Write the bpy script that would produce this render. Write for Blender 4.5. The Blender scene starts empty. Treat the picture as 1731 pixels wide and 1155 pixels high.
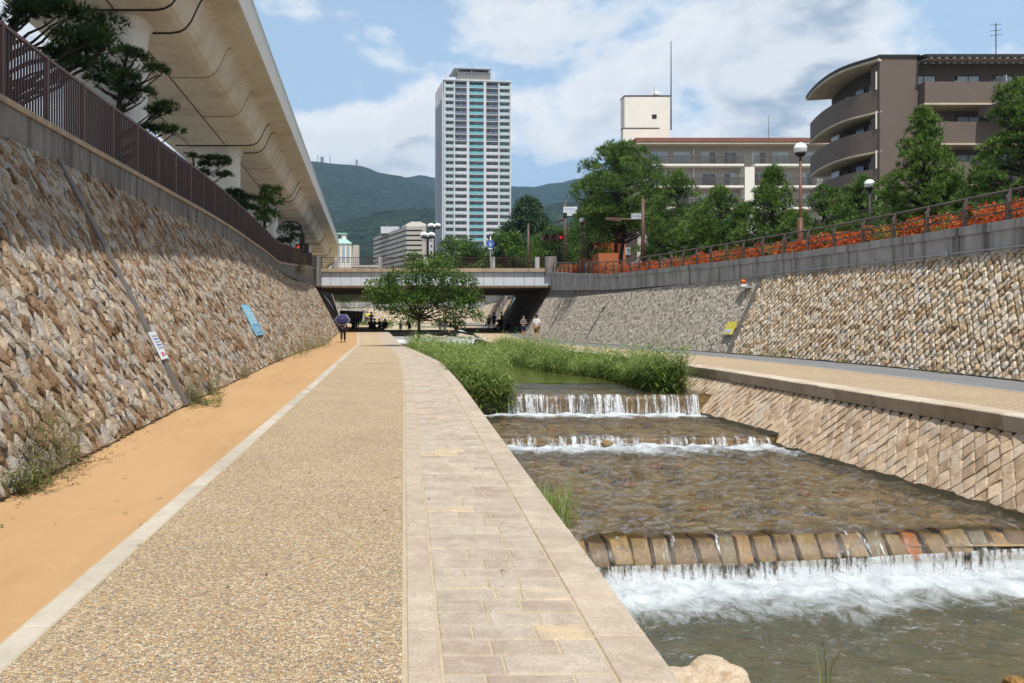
import bpy, bmesh, math, random
import numpy as np
from mathutils import Vector, Matrix, noise as mnoise
R = math.radians
SC = bpy.context.scene
COL = SC.collection
random.seed(7); np.random.seed(7)
# ------------------------------------------------------------------ camera
F, CX, CY, CAM = 1500.0, 683.0, 538.0, 1.6          # focal length and principal point in photo pixels
cd = bpy.data.cameras.new('camera'); cam = bpy.data.objects.new('camera', cd); COL.objects.link(cam)
cam.location = (0, 0, CAM); cam.rotation_euler = (R(90), 0, 0)
cd.sensor_fit = 'HORIZONTAL'; cd.sensor_width = 36; cd.lens = 36 * F / 1731
cd.shift_x = (865.5 - CX) / 1731; cd.shift_y = -(577.5 - CY) / 1731
cd.clip_start = 0.1; cd.clip_end = 12000
SC.camera = cam
# ------------------------------------------------------------------ world, sun, exposure
SUN = Vector((0.055, -0.46, 0.886)).normalized()
elev = math.asin(SUN.z); azim = math.atan2(SUN.x, SUN.y)
W = bpy.data.worlds.new('World'); SC.world = W; W.use_nodes = True
def nd(nt, typ, ins=None, **at):
    n = nt.nodes.new('ShaderNode' + typ)
    for k, v in at.items(): setattr(n, k, v)
    for k, v in (ins or {}).items():
        if isinstance(v, bpy.types.NodeSocket): nt.links.new(v, n.inputs[k])
        else: n.inputs[k].default_value = v
    return n
def ramp(nt, fac, stops, interp='LINEAR'):
    r = nd(nt, 'ValToRGB', {'Fac': fac}); e = r.color_ramp.elements; r.color_ramp.interpolation = interp
    while len(e) < len(stops): e.new(0.5)
    for el, (p, c) in zip(e, stops):
        el.position = p; el.color = (*c, 1) if len(c) == 3 else c
    return r.outputs[0]
def rampf(nt, fac, a, b, lo=0.0, hi=1.0):
    return nd(nt, 'MapRange', {0: fac, 1: a, 2: b, 3: lo, 4: hi}, clamp=True).outputs[0]
def mixc(nt, fac, a, b, mode='MIX'):
    m = nd(nt, 'Mix', data_type='RGBA', blend_type=mode)
    for i, v in ((0, fac), (6, a), (7, b)):
        if isinstance(v, bpy.types.NodeSocket): nt.links.new(v, m.inputs[i])
        else: m.inputs[i].default_value = v if i == 0 else ((*v, 1) if len(v) == 3 else v)
    return m.outputs[2]
def mth(nt, op, a, b=0.0, c=0.0):
    return nd(nt, 'Math', {0: a, 1: b, 2: c}, operation=op).outputs[0]
nt = W.node_tree; nt.nodes.clear()
sky = nd(nt, 'TexSky', sky_type='NISHITA', sun_disc=False, sun_elevation=elev, sun_rotation=azim,
         air_density=1.0, dust_density=1.6, ozone_density=1.0)
tc = nd(nt, 'TexCoord'); sp = nd(nt, 'SeparateXYZ', {0: tc.outputs['Generated']})
def cloudnoise(up, sc, det=8.0, off=(0, 0, 0)):
    v = nd(nt, 'CombineXYZ', {0: sp.outputs[0], 1: sp.outputs[1], 2: mth(nt, 'ADD', sp.outputs[2], up)}).outputs[0]
    mp = nd(nt, 'Mapping', {'Vector': v, 'Location': off, 'Scale': (sc, sc, sc * 1.9)})
    return nd(nt, 'TexNoise', {'Vector': mp.outputs[0], 'Scale': 1.0, 'Detail': det, 'Roughness': 0.56, 'Distortion': 0.15}).outputs[0]
OFF = (4.9, 1.35, 0.62)
c1 = cloudnoise(0.0, 4.4, 9.0, OFF); c2 = cloudnoise(0.035, 4.4, 5.0, OFF)      # c2: the same clouds a little higher up
cmask = rampf(nt, c1, 0.438, 0.515)
core = rampf(nt, c1, 0.48, 0.60)
under = rampf(nt, mth(nt, 'SUBTRACT', c2, c1), -0.04, 0.05)                       # more cloud overhead: a grey underside
ccol = mixc(nt, mth(nt, 'MULTIPLY', mth(nt, 'ADD', mth(nt, 'MULTIPLY', under, .75), .25), core), (10.4, 10.3, 10.2), (3.9, 4.6, 5.7))
high = rampf(nt, sp.outputs[2], 0.22, 0.75, 1.0, 0.12)  # pale haze and bright clouds fade overhead to weaken ambient fill
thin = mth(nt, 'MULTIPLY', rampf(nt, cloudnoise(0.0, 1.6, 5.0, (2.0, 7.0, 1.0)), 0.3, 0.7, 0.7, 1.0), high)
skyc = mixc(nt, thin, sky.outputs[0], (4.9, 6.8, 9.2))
ccol = mixc(nt, high, (4.3, 5.0, 6.1), ccol)          # overhead clouds greyed, like undersides, to lower the fill light
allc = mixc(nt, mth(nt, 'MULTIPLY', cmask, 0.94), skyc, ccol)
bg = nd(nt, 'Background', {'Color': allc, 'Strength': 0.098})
nt.links.new(bg.outputs[0], nd(nt, 'OutputWorld').inputs[0])
sl = bpy.data.lights.new('sun', 'SUN'); sl.energy = 5.0; sl.angle = R(0.53); sl.color = (1.0, 0.955, 0.88)
so = bpy.data.objects.new('sun', sl); COL.objects.link(so); so.rotation_euler = SUN.to_track_quat('Z', 'Y').to_euler()
so.location = (0, 0, 60)
SC.view_settings.view_transform = 'Standard'; SC.view_settings.look = 'None'
SC.view_settings.exposure = 0.14; SC.view_settings.gamma = 1.0; SC.view_settings.use_curve_mapping = False
SC.render.engine = 'CYCLES'
SC.cycles.use_denoising = True
try: SC.cycles.denoiser = 'OPENIMAGEDENOISE'
except Exception: pass
SC.cycles.max_bounces = 6; SC.cycles.transparent_max_bounces = 12; SC.cycles.diffuse_bounces = 3
SC.cycles.volume_bounces = 0; SC.cycles.caustics_reflective = False; SC.cycles.caustics_refractive = False
SC.cycles.sample_clamp_indirect = 6.0
# ------------------------------------------------------------------ object helpers
def tag(o, label=None, cat=None, group=None, kind=None):
    for k, v in (('label', label), ('category', cat), ('group', group), ('kind', kind)):
        if v: o[k] = v
    return o
def thing(name, label=None, cat=None, loc=(0, 0, 0), rz=0.0, group=None, kind=None):
    o = bpy.data.objects.new(name, None); COL.objects.link(o); o.empty_display_size = 0.3
    o.location = loc; o.rotation_euler = (0, 0, rz)
    return tag(o, label, cat, group, kind)
def link(name, me, mat, parent=None, local=False):
    if mat and not me.materials: me.materials.append(mat)
    o = bpy.data.objects.new(name, me); COL.objects.link(o)
    if parent:
        o.parent = parent
        if not local:
            m = Matrix.Translation(parent.location) @ Matrix.Rotation(parent.rotation_euler.z, 4, 'Z')
            if parent.parent: m = Matrix.Identity(4)
            o.matrix_parent_inverse = m.inverted()
    return o
def np_mesh(name, v, f, tint=None, smooth=False):
    v = np.asarray(v, dtype=np.float32).reshape(-1, 3); f = np.asarray(f, dtype=np.int32); k = f.shape[1]
    me = bpy.data.meshes.new(name)
    me.vertices.add(len(v)); me.vertices.foreach_set('co', v.ravel())
    me.loops.add(f.size); me.loops.foreach_set('vertex_index', f.ravel())
    me.polygons.add(len(f)); me.polygons.foreach_set('loop_start', np.arange(0, f.size, k, dtype=np.int32))
    if smooth: me.polygons.foreach_set('use_smooth', np.ones(len(f), dtype=bool))
    if tint is not None:
        a = me.attributes.new('tint', 'FLOAT', 'POINT'); a.data.foreach_set('value', np.asarray(tint, dtype=np.float32))
    me.update(calc_edges=True)
    return me
class MB:
    def __init__(s): s.v = []; s.f = []; s.t = []; s.tint = None
    def add(s, vs, fs, t=0.5):
        b = len(s.v); s.v += [tuple(p) for p in vs]; s.f += [tuple(i + b for i in q) for q in fs]; s.t += [t] * len(vs)
        return s
    def hexa(s, p, t=0.5):      # 8 points: bottom ring 4, top ring 4
        return s.add(p, [(3, 2, 1, 0), (4, 5, 6, 7), (0, 1, 5, 4), (1, 2, 6, 5), (2, 3, 7, 6), (3, 0, 4, 7)], t)
    def box(s, c, d, rz=0.0, t=0.5):
        x, y, z = d[0] / 2, d[1] / 2, d[2] / 2; co, si = math.cos(rz), math.sin(rz); p = []
        for k in (-z, z):
            for a, b in ((-x, -y), (x, -y), (x, y), (-x, y)):
                p.append((c[0] + a * co - b * si, c[1] + a * si + b * co, c[2] + k))
        return s.hexa(p, t)
    def span(s, x0, x1, y0, y1, z0, z1, t=0.5):
        return s.box(((x0 + x1) / 2, (y0 + y1) / 2, (z0 + z1) / 2), (x1 - x0, y1 - y0, z1 - z0), 0, t)
    def tube(s, pts, rad, n=8, cap=True, t=0.5):
        pts = [Vector(p) for p in pts]; m = len(pts)
        if not hasattr(rad, '__len__'): rad = [rad] * m
        vs = []; fs = []; ref = None
        for i, p in enumerate(pts):
            d = (pts[min(i + 1, m - 1)] - pts[max(i - 1, 0)]).normalized()
            if ref is None: ref = Vector((0, 0, 1)) if abs(d.z) < 0.9 else Vector((1, 0, 0))
            a = d.cross(ref).normalized(); b = d.cross(a).normalized(); ref = -b if abs(d.dot(b)) < .99 else ref
            ref = a.cross(d)
            for k in range(n):
                q = 2 * math.pi * k / n; vs.append(p + (a * math.cos(q) + b * math.sin(q)) * rad[i])
        for i in range(m - 1):
            for k in range(n):
                fs.append((i * n + k, i * n + (k + 1) % n, (i + 1) * n + (k + 1) % n, (i + 1) * n + k))
        if cap: fs += [tuple(range(n - 1, -1, -1)), tuple((m - 1) * n + k for k in range(n))]
        return s.add(vs, fs, t)
    def lathe(s, c, prof, n=16, t=0.5):
        vs = []; fs = []
        for r, z in prof:
            for k in range(n):
                q = 2 * math.pi * k / n; vs.append((c[0] + r * math.cos(q), c[1] + r * math.sin(q), c[2] + z))
        for i in range(len(prof) - 1):
            for k in range(n): fs.append((i * n + k, i * n + (k + 1) % n, (i + 1) * n + (k + 1) % n, (i + 1) * n + k))
        fs += [tuple(range(n - 1, -1, -1)), tuple((len(prof) - 1) * n + k for k in range(n))]
        return s.add(vs, fs, t)
    def sphere(s, c, r, n=12, sq=1.0, t=0.5):
        return s.lathe(c, [(max(.004, r * math.sin(math.pi * i / n)), -r * sq * math.cos(math.pi * i / n)) for i in range(n + 1)], n + 4, t)
    def sweep(s, prof, path, closed=True, t=0.5):   # prof: list of points per path position
        n = len(prof(path[0])); vs = []; fs = []
        for q in path: vs += prof(q)
        for i in range(len(path) - 1):
            for k in range(n if closed else n - 1):
                fs.append((i * n + k, i * n + (k + 1) % n, (i + 1) * n + (k + 1) % n, (i + 1) * n + k))
        if closed: fs += [tuple(range(n - 1, -1, -1)), tuple((len(path) - 1) * n + k for k in range(n))]
        return s.add(vs, fs, t)
    def mesh(s, name, smooth=False, recalc=False):
        me = bpy.data.meshes.new(name); me.from_pydata(s.v, [], s.f)
        a = me.attributes.new('tint', 'FLOAT', 'POINT'); a.data.foreach_set('value', s.t)
        if recalc:
            bm = bmesh.new(); bm.from_mesh(me); bmesh.ops.recalc_face_normals(bm, faces=bm.faces); bm.to_mesh(me); bm.free()
        if smooth: me.polygons.foreach_set('use_smooth', [True] * len(me.polygons))
        me.update(); return me
    def build(s, name, mat, parent=None, smooth=False, local=False, recalc=True):
        return link(name, s.mesh(name, smooth, recalc), mat, parent, local)
def copy_obj(o, parent=None, loc=None):
    c = o.copy(); COL.objects.link(c)
    if parent is not None: c.parent = parent
    if loc is not None: c.location = loc
    return c
def copy_tree(o, parent=None):
    c = o.copy(); COL.objects.link(c)
    if parent is not None: c.parent = parent
    for ch in list(o.children): copy_tree(ch, c)
    return c
# ------------------------------------------------------------------ materials
def newmat(name):
    m = bpy.data.materials.new(name); m.use_nodes = True; nt = m.node_tree; nt.nodes.clear()
    out = nd(nt, 'OutputMaterial'); return m, nt, out
def principled(nt, out, col, rough=0.8, bump=None, spec=0.3, metal=0.0, extra=None):
    d = {'Base Color': col if isinstance(col, bpy.types.NodeSocket) else (*col, 1), 'Roughness': rough, 'Metallic': metal, 'Specular IOR Level': spec}
    if bump is not None: d['Normal'] = bump
    d.update(extra or {})
    p = nd(nt, 'BsdfPrincipled', d); nt.links.new(p.outputs[0], out.inputs[0]); return p
def pos(nt): return nd(nt, 'NewGeometry').outputs['Position']
def noise(nt, vec, sc, det=4.0, rough=0.55, dist=0.0):
    return nd(nt, 'TexNoise', {'Vector': vec, 'Scale': sc, 'Detail': det, 'Roughness': rough, 'Distortion': dist}).outputs[0]
def scaled(nt, vec, s): return nd(nt, 'Mapping', {'Vector': vec, 'Scale': s}).outputs[0]
def bumpn(nt, h, strength=0.5, dist=0.02): return nd(nt, 'Bump', {'Height': h, 'Strength': strength, 'Distance': dist}).outputs[0]
def attr(nt, name='tint'): return nd(nt, 'Attribute', attribute_name=name).outputs['Fac']
def plain(name, c1, c2=None, sc=4.0, rough=0.7, bump=0.2, bd=0.01, spec=0.3, metal=0.0, fine=60.0, objc=False):
    m, nt, out = newmat(name); p = nd(nt, 'TexCoord').outputs['Object'] if objc else pos(nt)
    c2 = c2 or tuple(x * 0.72 for x in c1)
    n1 = noise(nt, p, sc, 6.0, 0.6); n2 = noise(nt, p, fine, 3.0)
    c = mixc(nt, rampf(nt, n1, 0.3, 0.7), c1, c2)
    c = mixc(nt, 0.35, c, mixc(nt, rampf(nt, n2, 0.3, 0.7), (0.7, 0.7, 0.7), (1.25, 1.25, 1.25)), 'MULTIPLY')
    h = mth(nt, 'ADD', n1, mth(nt, 'MULTIPLY', n2, 0.4))
    principled(nt, out, c, rough, bumpn(nt, h, bump, bd) if bump else None, spec, metal)
    return m
def stone_mat(name, stops, nsc=9.0, bump=0.9, bd=0.03, rough=0.9, dark=(0.5, 0.45, 0.4), spec=0.2, rust=None, fine=45.0):
    m, nt, out = newmat(name); p = pos(nt); t = attr(nt)
    n1 = noise(nt, p, nsc, 7.0, 0.65, 0.4); n2 = noise(nt, p, fine, 5.0, 0.65); n3 = noise(nt, p, 0.7, 4.0, 0.6)
    base = ramp(nt, mth(nt, 'ADD', t, mth(nt, 'MULTIPLY', mth(nt, 'SUBTRACT', n1, 0.5), 0.5)), stops)
    c = mixc(nt, rampf(nt, n1, 0.28, 0.62), dark, (1, 1, 1)); c = mixc(nt, 0.75, base, c, 'MULTIPLY')
    c = mixc(nt, 0.6, c, mixc(nt, rampf(nt, n2, 0.3, 0.7), (0.6, 0.6, 0.6), (1.3, 1.3, 1.3)), 'MULTIPLY')
    if rust: c = mixc(nt, rampf(nt, n3, 0.52, 0.72, 0, 0.5), c, rust)
    h = mth(nt, 'ADD', n1, mth(nt, 'MULTIPLY', n2, 0.45))
    principled(nt, out, c, rough, bumpn(nt, h, bump, bd), spec)
    return m
def concrete_mat(name, c1, c2, streak=(0.08, 0.075, 0.07), amt=0.8, rough=0.88, sz=0.22, sx=3.0):
    m, nt, out = newmat(name); p = pos(nt)
    n1 = noise(nt, p, 1.3, 6.0, 0.6); n2 = noise(nt, p, 30.0, 4.0)
    st = noise(nt, scaled(nt, p, (sx, sx, sz)), 1.0, 6.0, 0.68)
    c = mixc(nt, rampf(nt, n1, 0.3, 0.7), c1, c2)
    c = mixc(nt, rampf(nt, st, 0.47, 0.68, 0, amt), c, streak)
    c = mixc(nt, 0.4, c, mixc(nt, rampf(nt, n2, 0.3, 0.7), (0.75, 0.75, 0.75), (1.2, 1.2, 1.2)), 'MULTIPLY')
    principled(nt, out, c, rough, bumpn(nt, mth(nt, 'ADD', n2, n1), 0.3, 0.01), 0.2)
    return m
def leaf_mat(name, stops, trans=0.35, rough=0.55, spec=0.25):
    m, nt, out = newmat(name); t = attr(nt)
    c = ramp(nt, t, stops)
    a = nd(nt, 'BsdfPrincipled', {'Base Color': c, 'Roughness': rough, 'Specular IOR Level': spec})
    b = nd(nt, 'BsdfTranslucent', {'Color': mixc(nt, 0.5, c, (0.9, 1.0, 0.35), 'MULTIPLY')})
    b2 = nd(nt, 'BsdfTranslucent', {'Color': c})
    mx = nd(nt, 'MixShader', {0: trans, 1: a.outputs[0], 2: b2.outputs[0]}); nt.links.new(mx.outputs[0], out.inputs[0])
    nt.nodes.remove(b)
    return m
M = {}
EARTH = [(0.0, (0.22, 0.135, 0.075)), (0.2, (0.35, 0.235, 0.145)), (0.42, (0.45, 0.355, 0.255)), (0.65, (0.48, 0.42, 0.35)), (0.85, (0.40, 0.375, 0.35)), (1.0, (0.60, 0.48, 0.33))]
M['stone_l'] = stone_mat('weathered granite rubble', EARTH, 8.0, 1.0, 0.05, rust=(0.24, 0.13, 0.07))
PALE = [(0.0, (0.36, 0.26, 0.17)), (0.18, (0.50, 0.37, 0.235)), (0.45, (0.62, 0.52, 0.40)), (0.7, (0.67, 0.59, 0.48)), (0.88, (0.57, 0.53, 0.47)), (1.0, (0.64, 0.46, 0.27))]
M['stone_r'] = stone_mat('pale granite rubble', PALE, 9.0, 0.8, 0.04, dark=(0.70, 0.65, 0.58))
GREYS = [(0.0, (0.42, 0.375, 0.315)), (0.5, (0.47, 0.42, 0.355)), (1.0, (0.51, 0.46, 0.395))]
M['stone_g'] = stone_mat('grey split stone', GREYS, 10.0, 0.9, 0.04, dark=(0.62, 0.6, 0.58))
RIV = [(0.0, (0.42, 0.31, 0.21)), (0.3, (0.55, 0.42, 0.29)), (0.6, (0.63, 0.50, 0.36)), (0.85, (0.56, 0.48, 0.39)), (1.0, (0.66, 0.53, 0.36))]
M['stone_c'] = stone_mat('cut granite of the channel wall', RIV, 7.0, 0.45, 0.02, dark=(0.6, 0.52, 0.46), rust=(0.30, 0.21, 0.16))
PAV = [(0.0, (0.39, 0.325, 0.265)), (0.25, (0.42, 0.36, 0.295)), (0.5, (0.44, 0.385, 0.32)), (0.75, (0.47, 0.41, 0.335)), (0.9, (0.48, 0.415, 0.33)), (1.0, (0.52, 0.42, 0.29))]
M['paver'] = stone_mat('granite paver', PAV, 6.0, 0.5, 0.006, dark=(0.66, 0.6, 0.55), fine=85.0)
M['edge'] = stone_mat('granite edge stone', [(0, (.43, .365, .295)), (1, (.49, .42, .335))], 5.0, .5, .006, dark=(0.68, 0.63, 0.58), fine=85.0)
KRB = [(0.0, (0.43, 0.385, 0.32)), (1.0, (0.52, 0.47, 0.395))]
M['kerb'] = stone_mat('pale kerb stone', KRB, 3.0, 0.25, 0.006, dark=(0.75, 0.73, 0.7), fine=160.0)
WET = [(0.0, (0.13, 0.08, 0.025)), (0.2, (0.24, 0.15, 0.045)), (0.42, (0.22, 0.165, 0.07)), (0.58, (0.15, 0.14, 0.105)), (0.76, (0.27, 0.18, 0.065)), (0.9, (0.33, 0.17, 0.035)), (1.0, (0.40, 0.13, 0.02))]
M['wet'] = stone_mat('wet weir stone', WET, 10.0, 0.7, 0.03, rough=0.38, dark=(0.45, 0.38, 0.3), spec=0.35)
M['mortar'] = plain('dark joint earth', (0.06, 0.043, 0.03), (0.035, 0.026, 0.02), 6.0, 0.95, 0.5, 0.02)
M['mortar_g'] = plain('grey joint mortar', (0.17, 0.155, 0.135), None, 6.0, 0.95, 0.5, 0.02)
M['mortar_p'] = plain('sandy joint mortar', (0.46, 0.385, 0.27), (0.38, 0.31, 0.21), 8.0, 0.95, 0.4, 0.006)
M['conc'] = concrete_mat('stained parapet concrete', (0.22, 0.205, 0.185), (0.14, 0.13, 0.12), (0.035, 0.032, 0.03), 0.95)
M['conc_r'] = concrete_mat('grey streaked concrete', (0.42, 0.41, 0.40), (0.29, 0.285, 0.28), (0.06, 0.056, 0.052), 0.85)
M['conc_d'] = plain('drain concrete', (0.17, 0.15, 0.135), None, 3.0)
M['coping'] = concrete_mat('tan coping block', (0.40, 0.31, 0.21), (0.31, 0.24, 0.17), (0.13, 0.10, 0.07), 0.6)
M['viaduct'] = concrete_mat('cream viaduct paint', (0.72, 0.66, 0.565), (0.65, 0.595, 0.50), (0.38, 0.26, 0.15), 0.45, 0.7, 0.5, 0.5)
M['viaduct_side'] = concrete_mat('pale viaduct parapet', (0.74, 0.71, 0.65), (0.68, 0.65, 0.60), (0.45, 0.42, 0.38), 0.35, 0.75)
M['pier'] = concrete_mat('white pier concrete', (0.72, 0.70, 0.66), (0.66, 0.63, 0.58), (0.42, 0.33, 0.24), 0.3, 0.75)
M['rust'] = plain('rusty seam', (0.21, 0.105, 0.045), (0.12, 0.07, 0.04), 3.0)
M['blackpipe'] = plain('black pipe', (0.035, 0.027, 0.022), None, 3.0, 0.5)
M['brownmetal'] = plain('brown painted metal', (0.060, 0.024, 0.020), (0.048, 0.02, 0.017), 2.0, 0.45, 0.05, 0.002)
M['brownmetal2'] = plain('lighter brown painted metal', (0.12, 0.062, 0.048), None, 2.0, 0.45, 0.05, 0.002)
M['railbrown'] = plain('dark brown handrail metal', (0.10, 0.075, 0.065), None, 2.0, 0.4, 0.05, 0.002)
M['polebrown'] = plain('red brown lamp post paint', (0.15, 0.06, 0.038), None, 2.0, 0.5, 0.05, 0.002)
M['darkmetal'] = plain('dark metal', (0.03, 0.025, 0.022), None, 2.0, 0.5, 0.05, 0.002)
M['greymetal'] = plain('galvanised metal', (0.45, 0.47, 0.49), None, 2.0, 0.4, 0.05, 0.002, metal=0.3)
M['white'] = plain('white paint', (0.78, 0.77, 0.75), (0.70, 0.69, 0.67), 1.0, 0.6, 0.05, 0.003)
M['panelwhite'] = plain('pale blue white panel', (0.52, 0.55, 0.585), (0.46, 0.49, 0.525), 1.0, 0.4, 0.05, 0.003)
M['seam'] = plain('dark seam', (0.08, 0.08, 0.085), None)
def orange_lane():
    m, nt, out = newmat('orange resin lane'); p = pos(nt)
    n1 = noise(nt, p, 0.55, 6.0, 0.6); n2 = noise(nt, p, 130.0, 4.0, 0.7); n3 = noise(nt, p, 14.0, 3.0)
    c = mixc(nt, rampf(nt, n1, 0.3, 0.72), (0.465, 0.29, 0.145), (0.42, 0.26, 0.13))
    c = mixc(nt, rampf(nt, n2, 0.62, 0.74, 0, 0.45), c, (0.22, 0.13, 0.07))
    c = mixc(nt, rampf(nt, n3, 0.66, 0.8, 0, 0.3), c, (0.30, 0.2, 0.11))
    n4 = noise(nt, scaled(nt, p, (2.2, .35, 1)), 1.0, 5.0, .65); n5 = noise(nt, p, 3.2, 6.0, .7, 1.5)
    c = mixc(nt, rampf(nt, n4, .50, .66, 0, .42), c, (.34, .215, .11))
    c = mixc(nt, rampf(nt, n5, .57, .72, 0, .30), c, (.60, .42, .24))
    principled(nt, out, c, 0.9, bumpn(nt, n2, 0.35, 0.004), 0.2); return m
def gravel():
    m, nt, out = newmat('exposed pebble surface'); p = pos(nt)
    wv = nd(nt, 'VectorMath', {0: p, 1: nd(nt, 'TexNoise', {'Vector': p, 'Scale': 40.0}).outputs['Color']}, operation='ADD').outputs[0]
    v = nd(nt, 'TexVoronoi', {'Vector': p, 'Scale': 80.0, 'Randomness': 1.0}, feature='F1')
    e = nd(nt, 'TexVoronoi', {'Vector': p, 'Scale': 80.0, 'Randomness': 1.0}, feature='DISTANCE_TO_EDGE')
    cr = nd(nt, 'SeparateColor', {0: v.outputs['Color']})
    stops = [(0.0, (0.18, 0.165, 0.155)), (0.15, (0.34, 0.30, 0.25)), (0.35, (0.47, 0.29, 0.14)), (0.55, (0.54, 0.43, 0.29)), (0.75, (0.62, 0.47, 0.27)), (0.92, (0.74, 0.66, 0.53)), (1.0, (0.36, 0.18, 0.08))]
    c = ramp(nt, cr.outputs[0], stops)
    n1 = noise(nt, p, 0.8, 5.0, 0.6)
    c = mixc(nt, rampf(nt, e.outputs['Distance'], 0.0, 0.06), (0.33, 0.25, 0.15), c)
    c = mixc(nt, 0.6, c, mixc(nt, rampf(nt, n1, 0.3, 0.7), (0.88, 0.86, 0.82), (1.12, 1.1, 1.06)), 'MULTIPLY')
    h = mth(nt, 'POWER', rampf(nt, e.outputs['Distance'], 0.0, 0.25), 0.5)
    principled(nt, out, c, 0.75, bumpn(nt, h, 0.85, 0.008), 0.3); return m
M['orange'] = orange_lane(); M['gravel'] = gravel()
M['asphalt'] = plain('grey asphalt', (0.20, 0.20, 0.205), (0.16, 0.16, 0.165), 0.8, 0.9, 0.4, 0.006, fine=120.0)
M['road'] = plain('street asphalt', (0.07, 0.07, 0.07), None, 0.5, 0.9, 0.3)
M['soil'] = plain('bank soil', (0.13, 0.10, 0.065), (0.08, 0.07, 0.04), 3.0, 0.95, 0.6, 0.04)
# ------------------------------------------------------------------ the lie of the land (x and z as functions of distance y)
def curve(*pts, w=5.0):
    xs = np.array([p[0] for p in pts], float); ys = np.array([p[1] for p in pts], float)
    k = np.linspace(-w, w, 11)
    return lambda y: float(np.interp(y + k, xs, ys).mean())
zg = curve((-40, -.56), (0, 0), (28, .40), (54, -.02), (70, .46), (95, .62), (160, .9))
xk = curve((-40, -1.92), (20, -1.90), (29, -1.98), (54, -2.86), (71, -3.76), (95, -5.0), (120, -6.4), w=3)
xg = curve((-40, .01), (20, .01), (29, -.18), (54, -1.2), (71, -2.03), (95, -3.2), (120, -4.6), w=3)
xo = curve((-40, 1.19), (18, 1.17), (25.5, 1.04), (29.6, .72), (54, -.2), (71, -1.2), (95, -2.4), (120, -3.8), w=2)
xw = curve((-40, -3.1), (0, -3.2), (7, -3.28), (13, -3.48), (27, -3.68), (54, -4.75), (75, -5.3), (95, -6.5), (120, -8.2), w=3)
ZLT = 4.07
zlc = curve((-40, 4.62), (40, 4.6), (46, 4.5), (55, 4.95), (62, 5.25), (70, 5.6), (130, 6.0), w=2)
xr = curve((-40, 10.5), (12, 8.42), (17.25, 8.06), (22.6, 7.8), (33, 7.3), (48, 5.3), (70, 5.7), (100, 6.3), (150, 3.0), w=2)
zr = curve((-40, .2), (0, .22), (12, .26), (22.6, .33), (33, .29), (60, .06), (70, .36), (95, .55), (160, .8), w=4)
xq = curve((-40, 12.4), (5, 12.6), (18, 12.7), (27, 12.6), (33, 12.0), (50, 10.9), (63, 9.9), (70, 9.55), (95, 10.0), (150, 12.0), w=3)
zrb = curve((-40, 3.13), (36, 3.15), (52, 3.28), (70, 3.8), (95, 3.9), (150, 4.0), w=3)
zrc = curve((-40, 3.84), (30, 3.86), (36, 3.92), (52, 4.18), (62, 4.75), (70, 5.24), (150, 5.4), w=2)
def xlt(y): return xw(y) - 0.52 * (ZLT - zg(y))
def xrt(y): return xq(y) + (0.44 if y < 60 else 0.44 + min(1, (y - 60) / 10) * .12) * (zrb(y) - zr(y))
def in_view(p, m=30):
    if p[1] < 0.5: return False
    x = CX + F * p[0] / p[1]; y = CY - F * (p[2] - CAM) / p[1]
    return -m < x < 1731 + m and -m < y < 1155 + m
def fr(a, b, st):
    n = max(1, int(round((b - a) / st))); return [a + (b - a) * i / n for i in range(n + 1)]
# ------------------------------------------------------------------ ground, paths
def sheet(name, xa, xb, za, zb, ys, mat, dz=0.0, nx=1, kind='structure', parent=None):
    m = MB(); vs = []; fs = []
    for y in ys:
        for i in range(nx + 1):
            t = i / nx; vs.append((xa(y) + (xb(y) - xa(y)) * t, y, za(y) + (zb(y) - za(y)) * t + dz))
    for j in range(len(ys) - 1):
        for i in range(nx):
            a = j * (nx + 1) + i; fs.append((a, a + 1, a + nx + 2, a + nx + 1))
    m.add(vs, fs); o = m.build(name, mat, parent, recalc=False)
    if parent is None: o['kind'] = kind
    return o
YP = fr(-6, 118, 1.0)
sheet('orange_lane', lambda y: xw(y) - .25, lambda y: xk(y) + .02, zg, zg, YP, M['orange'], 0.0)
sheet('gravel_path', lambda y: xk(y) + .10, lambda y: xg(y) + .03, zg, zg, YP, M['gravel'], 0.002)
strip_root = sheet('paved_strip', lambda y: xg(y) - .02, lambda y: xo(y) - .02, zg, zg, YP, M['mortar_p'], 0.0035)
kerb_root = sheet('kerb', lambda y: xk(y) - .005, lambda y: xk(y) + .155, zg, zg, YP, M['mortar_p'], 0.0028)
def block(x0, x1, x2, x3, y0, y1, z0, z1, top, h, ch=0.006):
    """paving block: near edge x0..x1 at y0, far edge x2..x3 at y1, chamfered top"""
    b = [(x0, y0, z0 + top - h), (x1, y0, z0 + top - h), (x3, y1, z1 + top - h), (x2, y1, z1 + top - h)]
    c = [(x0, y0, z0 + top - ch), (x1, y0, z0 + top - ch), (x3, y1, z1 + top - ch), (x2, y1, z1 + top - ch)]
    d = [(x0 + ch, y0 + ch, z0 + top), (x1 - ch, y0 + ch, z0 + top), (x3 - ch, y1 - ch, z1 + top), (x2 + ch, y1 - ch, z1 + top)]
    fs = [(8, 9, 10, 11)]
    for o in (0, 4):
        for k in range(4): fs.append((o + k, o + (k + 1) % 4, o + 4 + (k + 1) % 4, o + 4 + k))
    return b + c + d, fs
def put_blocks(cells, root, name, mat, limit=300):
    """cells: (dist, verts, faces, tint); the nearest are objects, the rest one joined part"""
    cells.sort(key=lambda c: c[0]); st = MB()
    for i, (d, v, f, t) in enumerate(cells):
        if i < limit: MB().add(v, f, t).build(name, mat, root, recalc=False)
        else: st.add(v, f, t)
    if st.v: tag(st.build(name + 's_beyond', mat, root, recalc=False), kind='stuff')
rg = random.Random(3)
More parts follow.
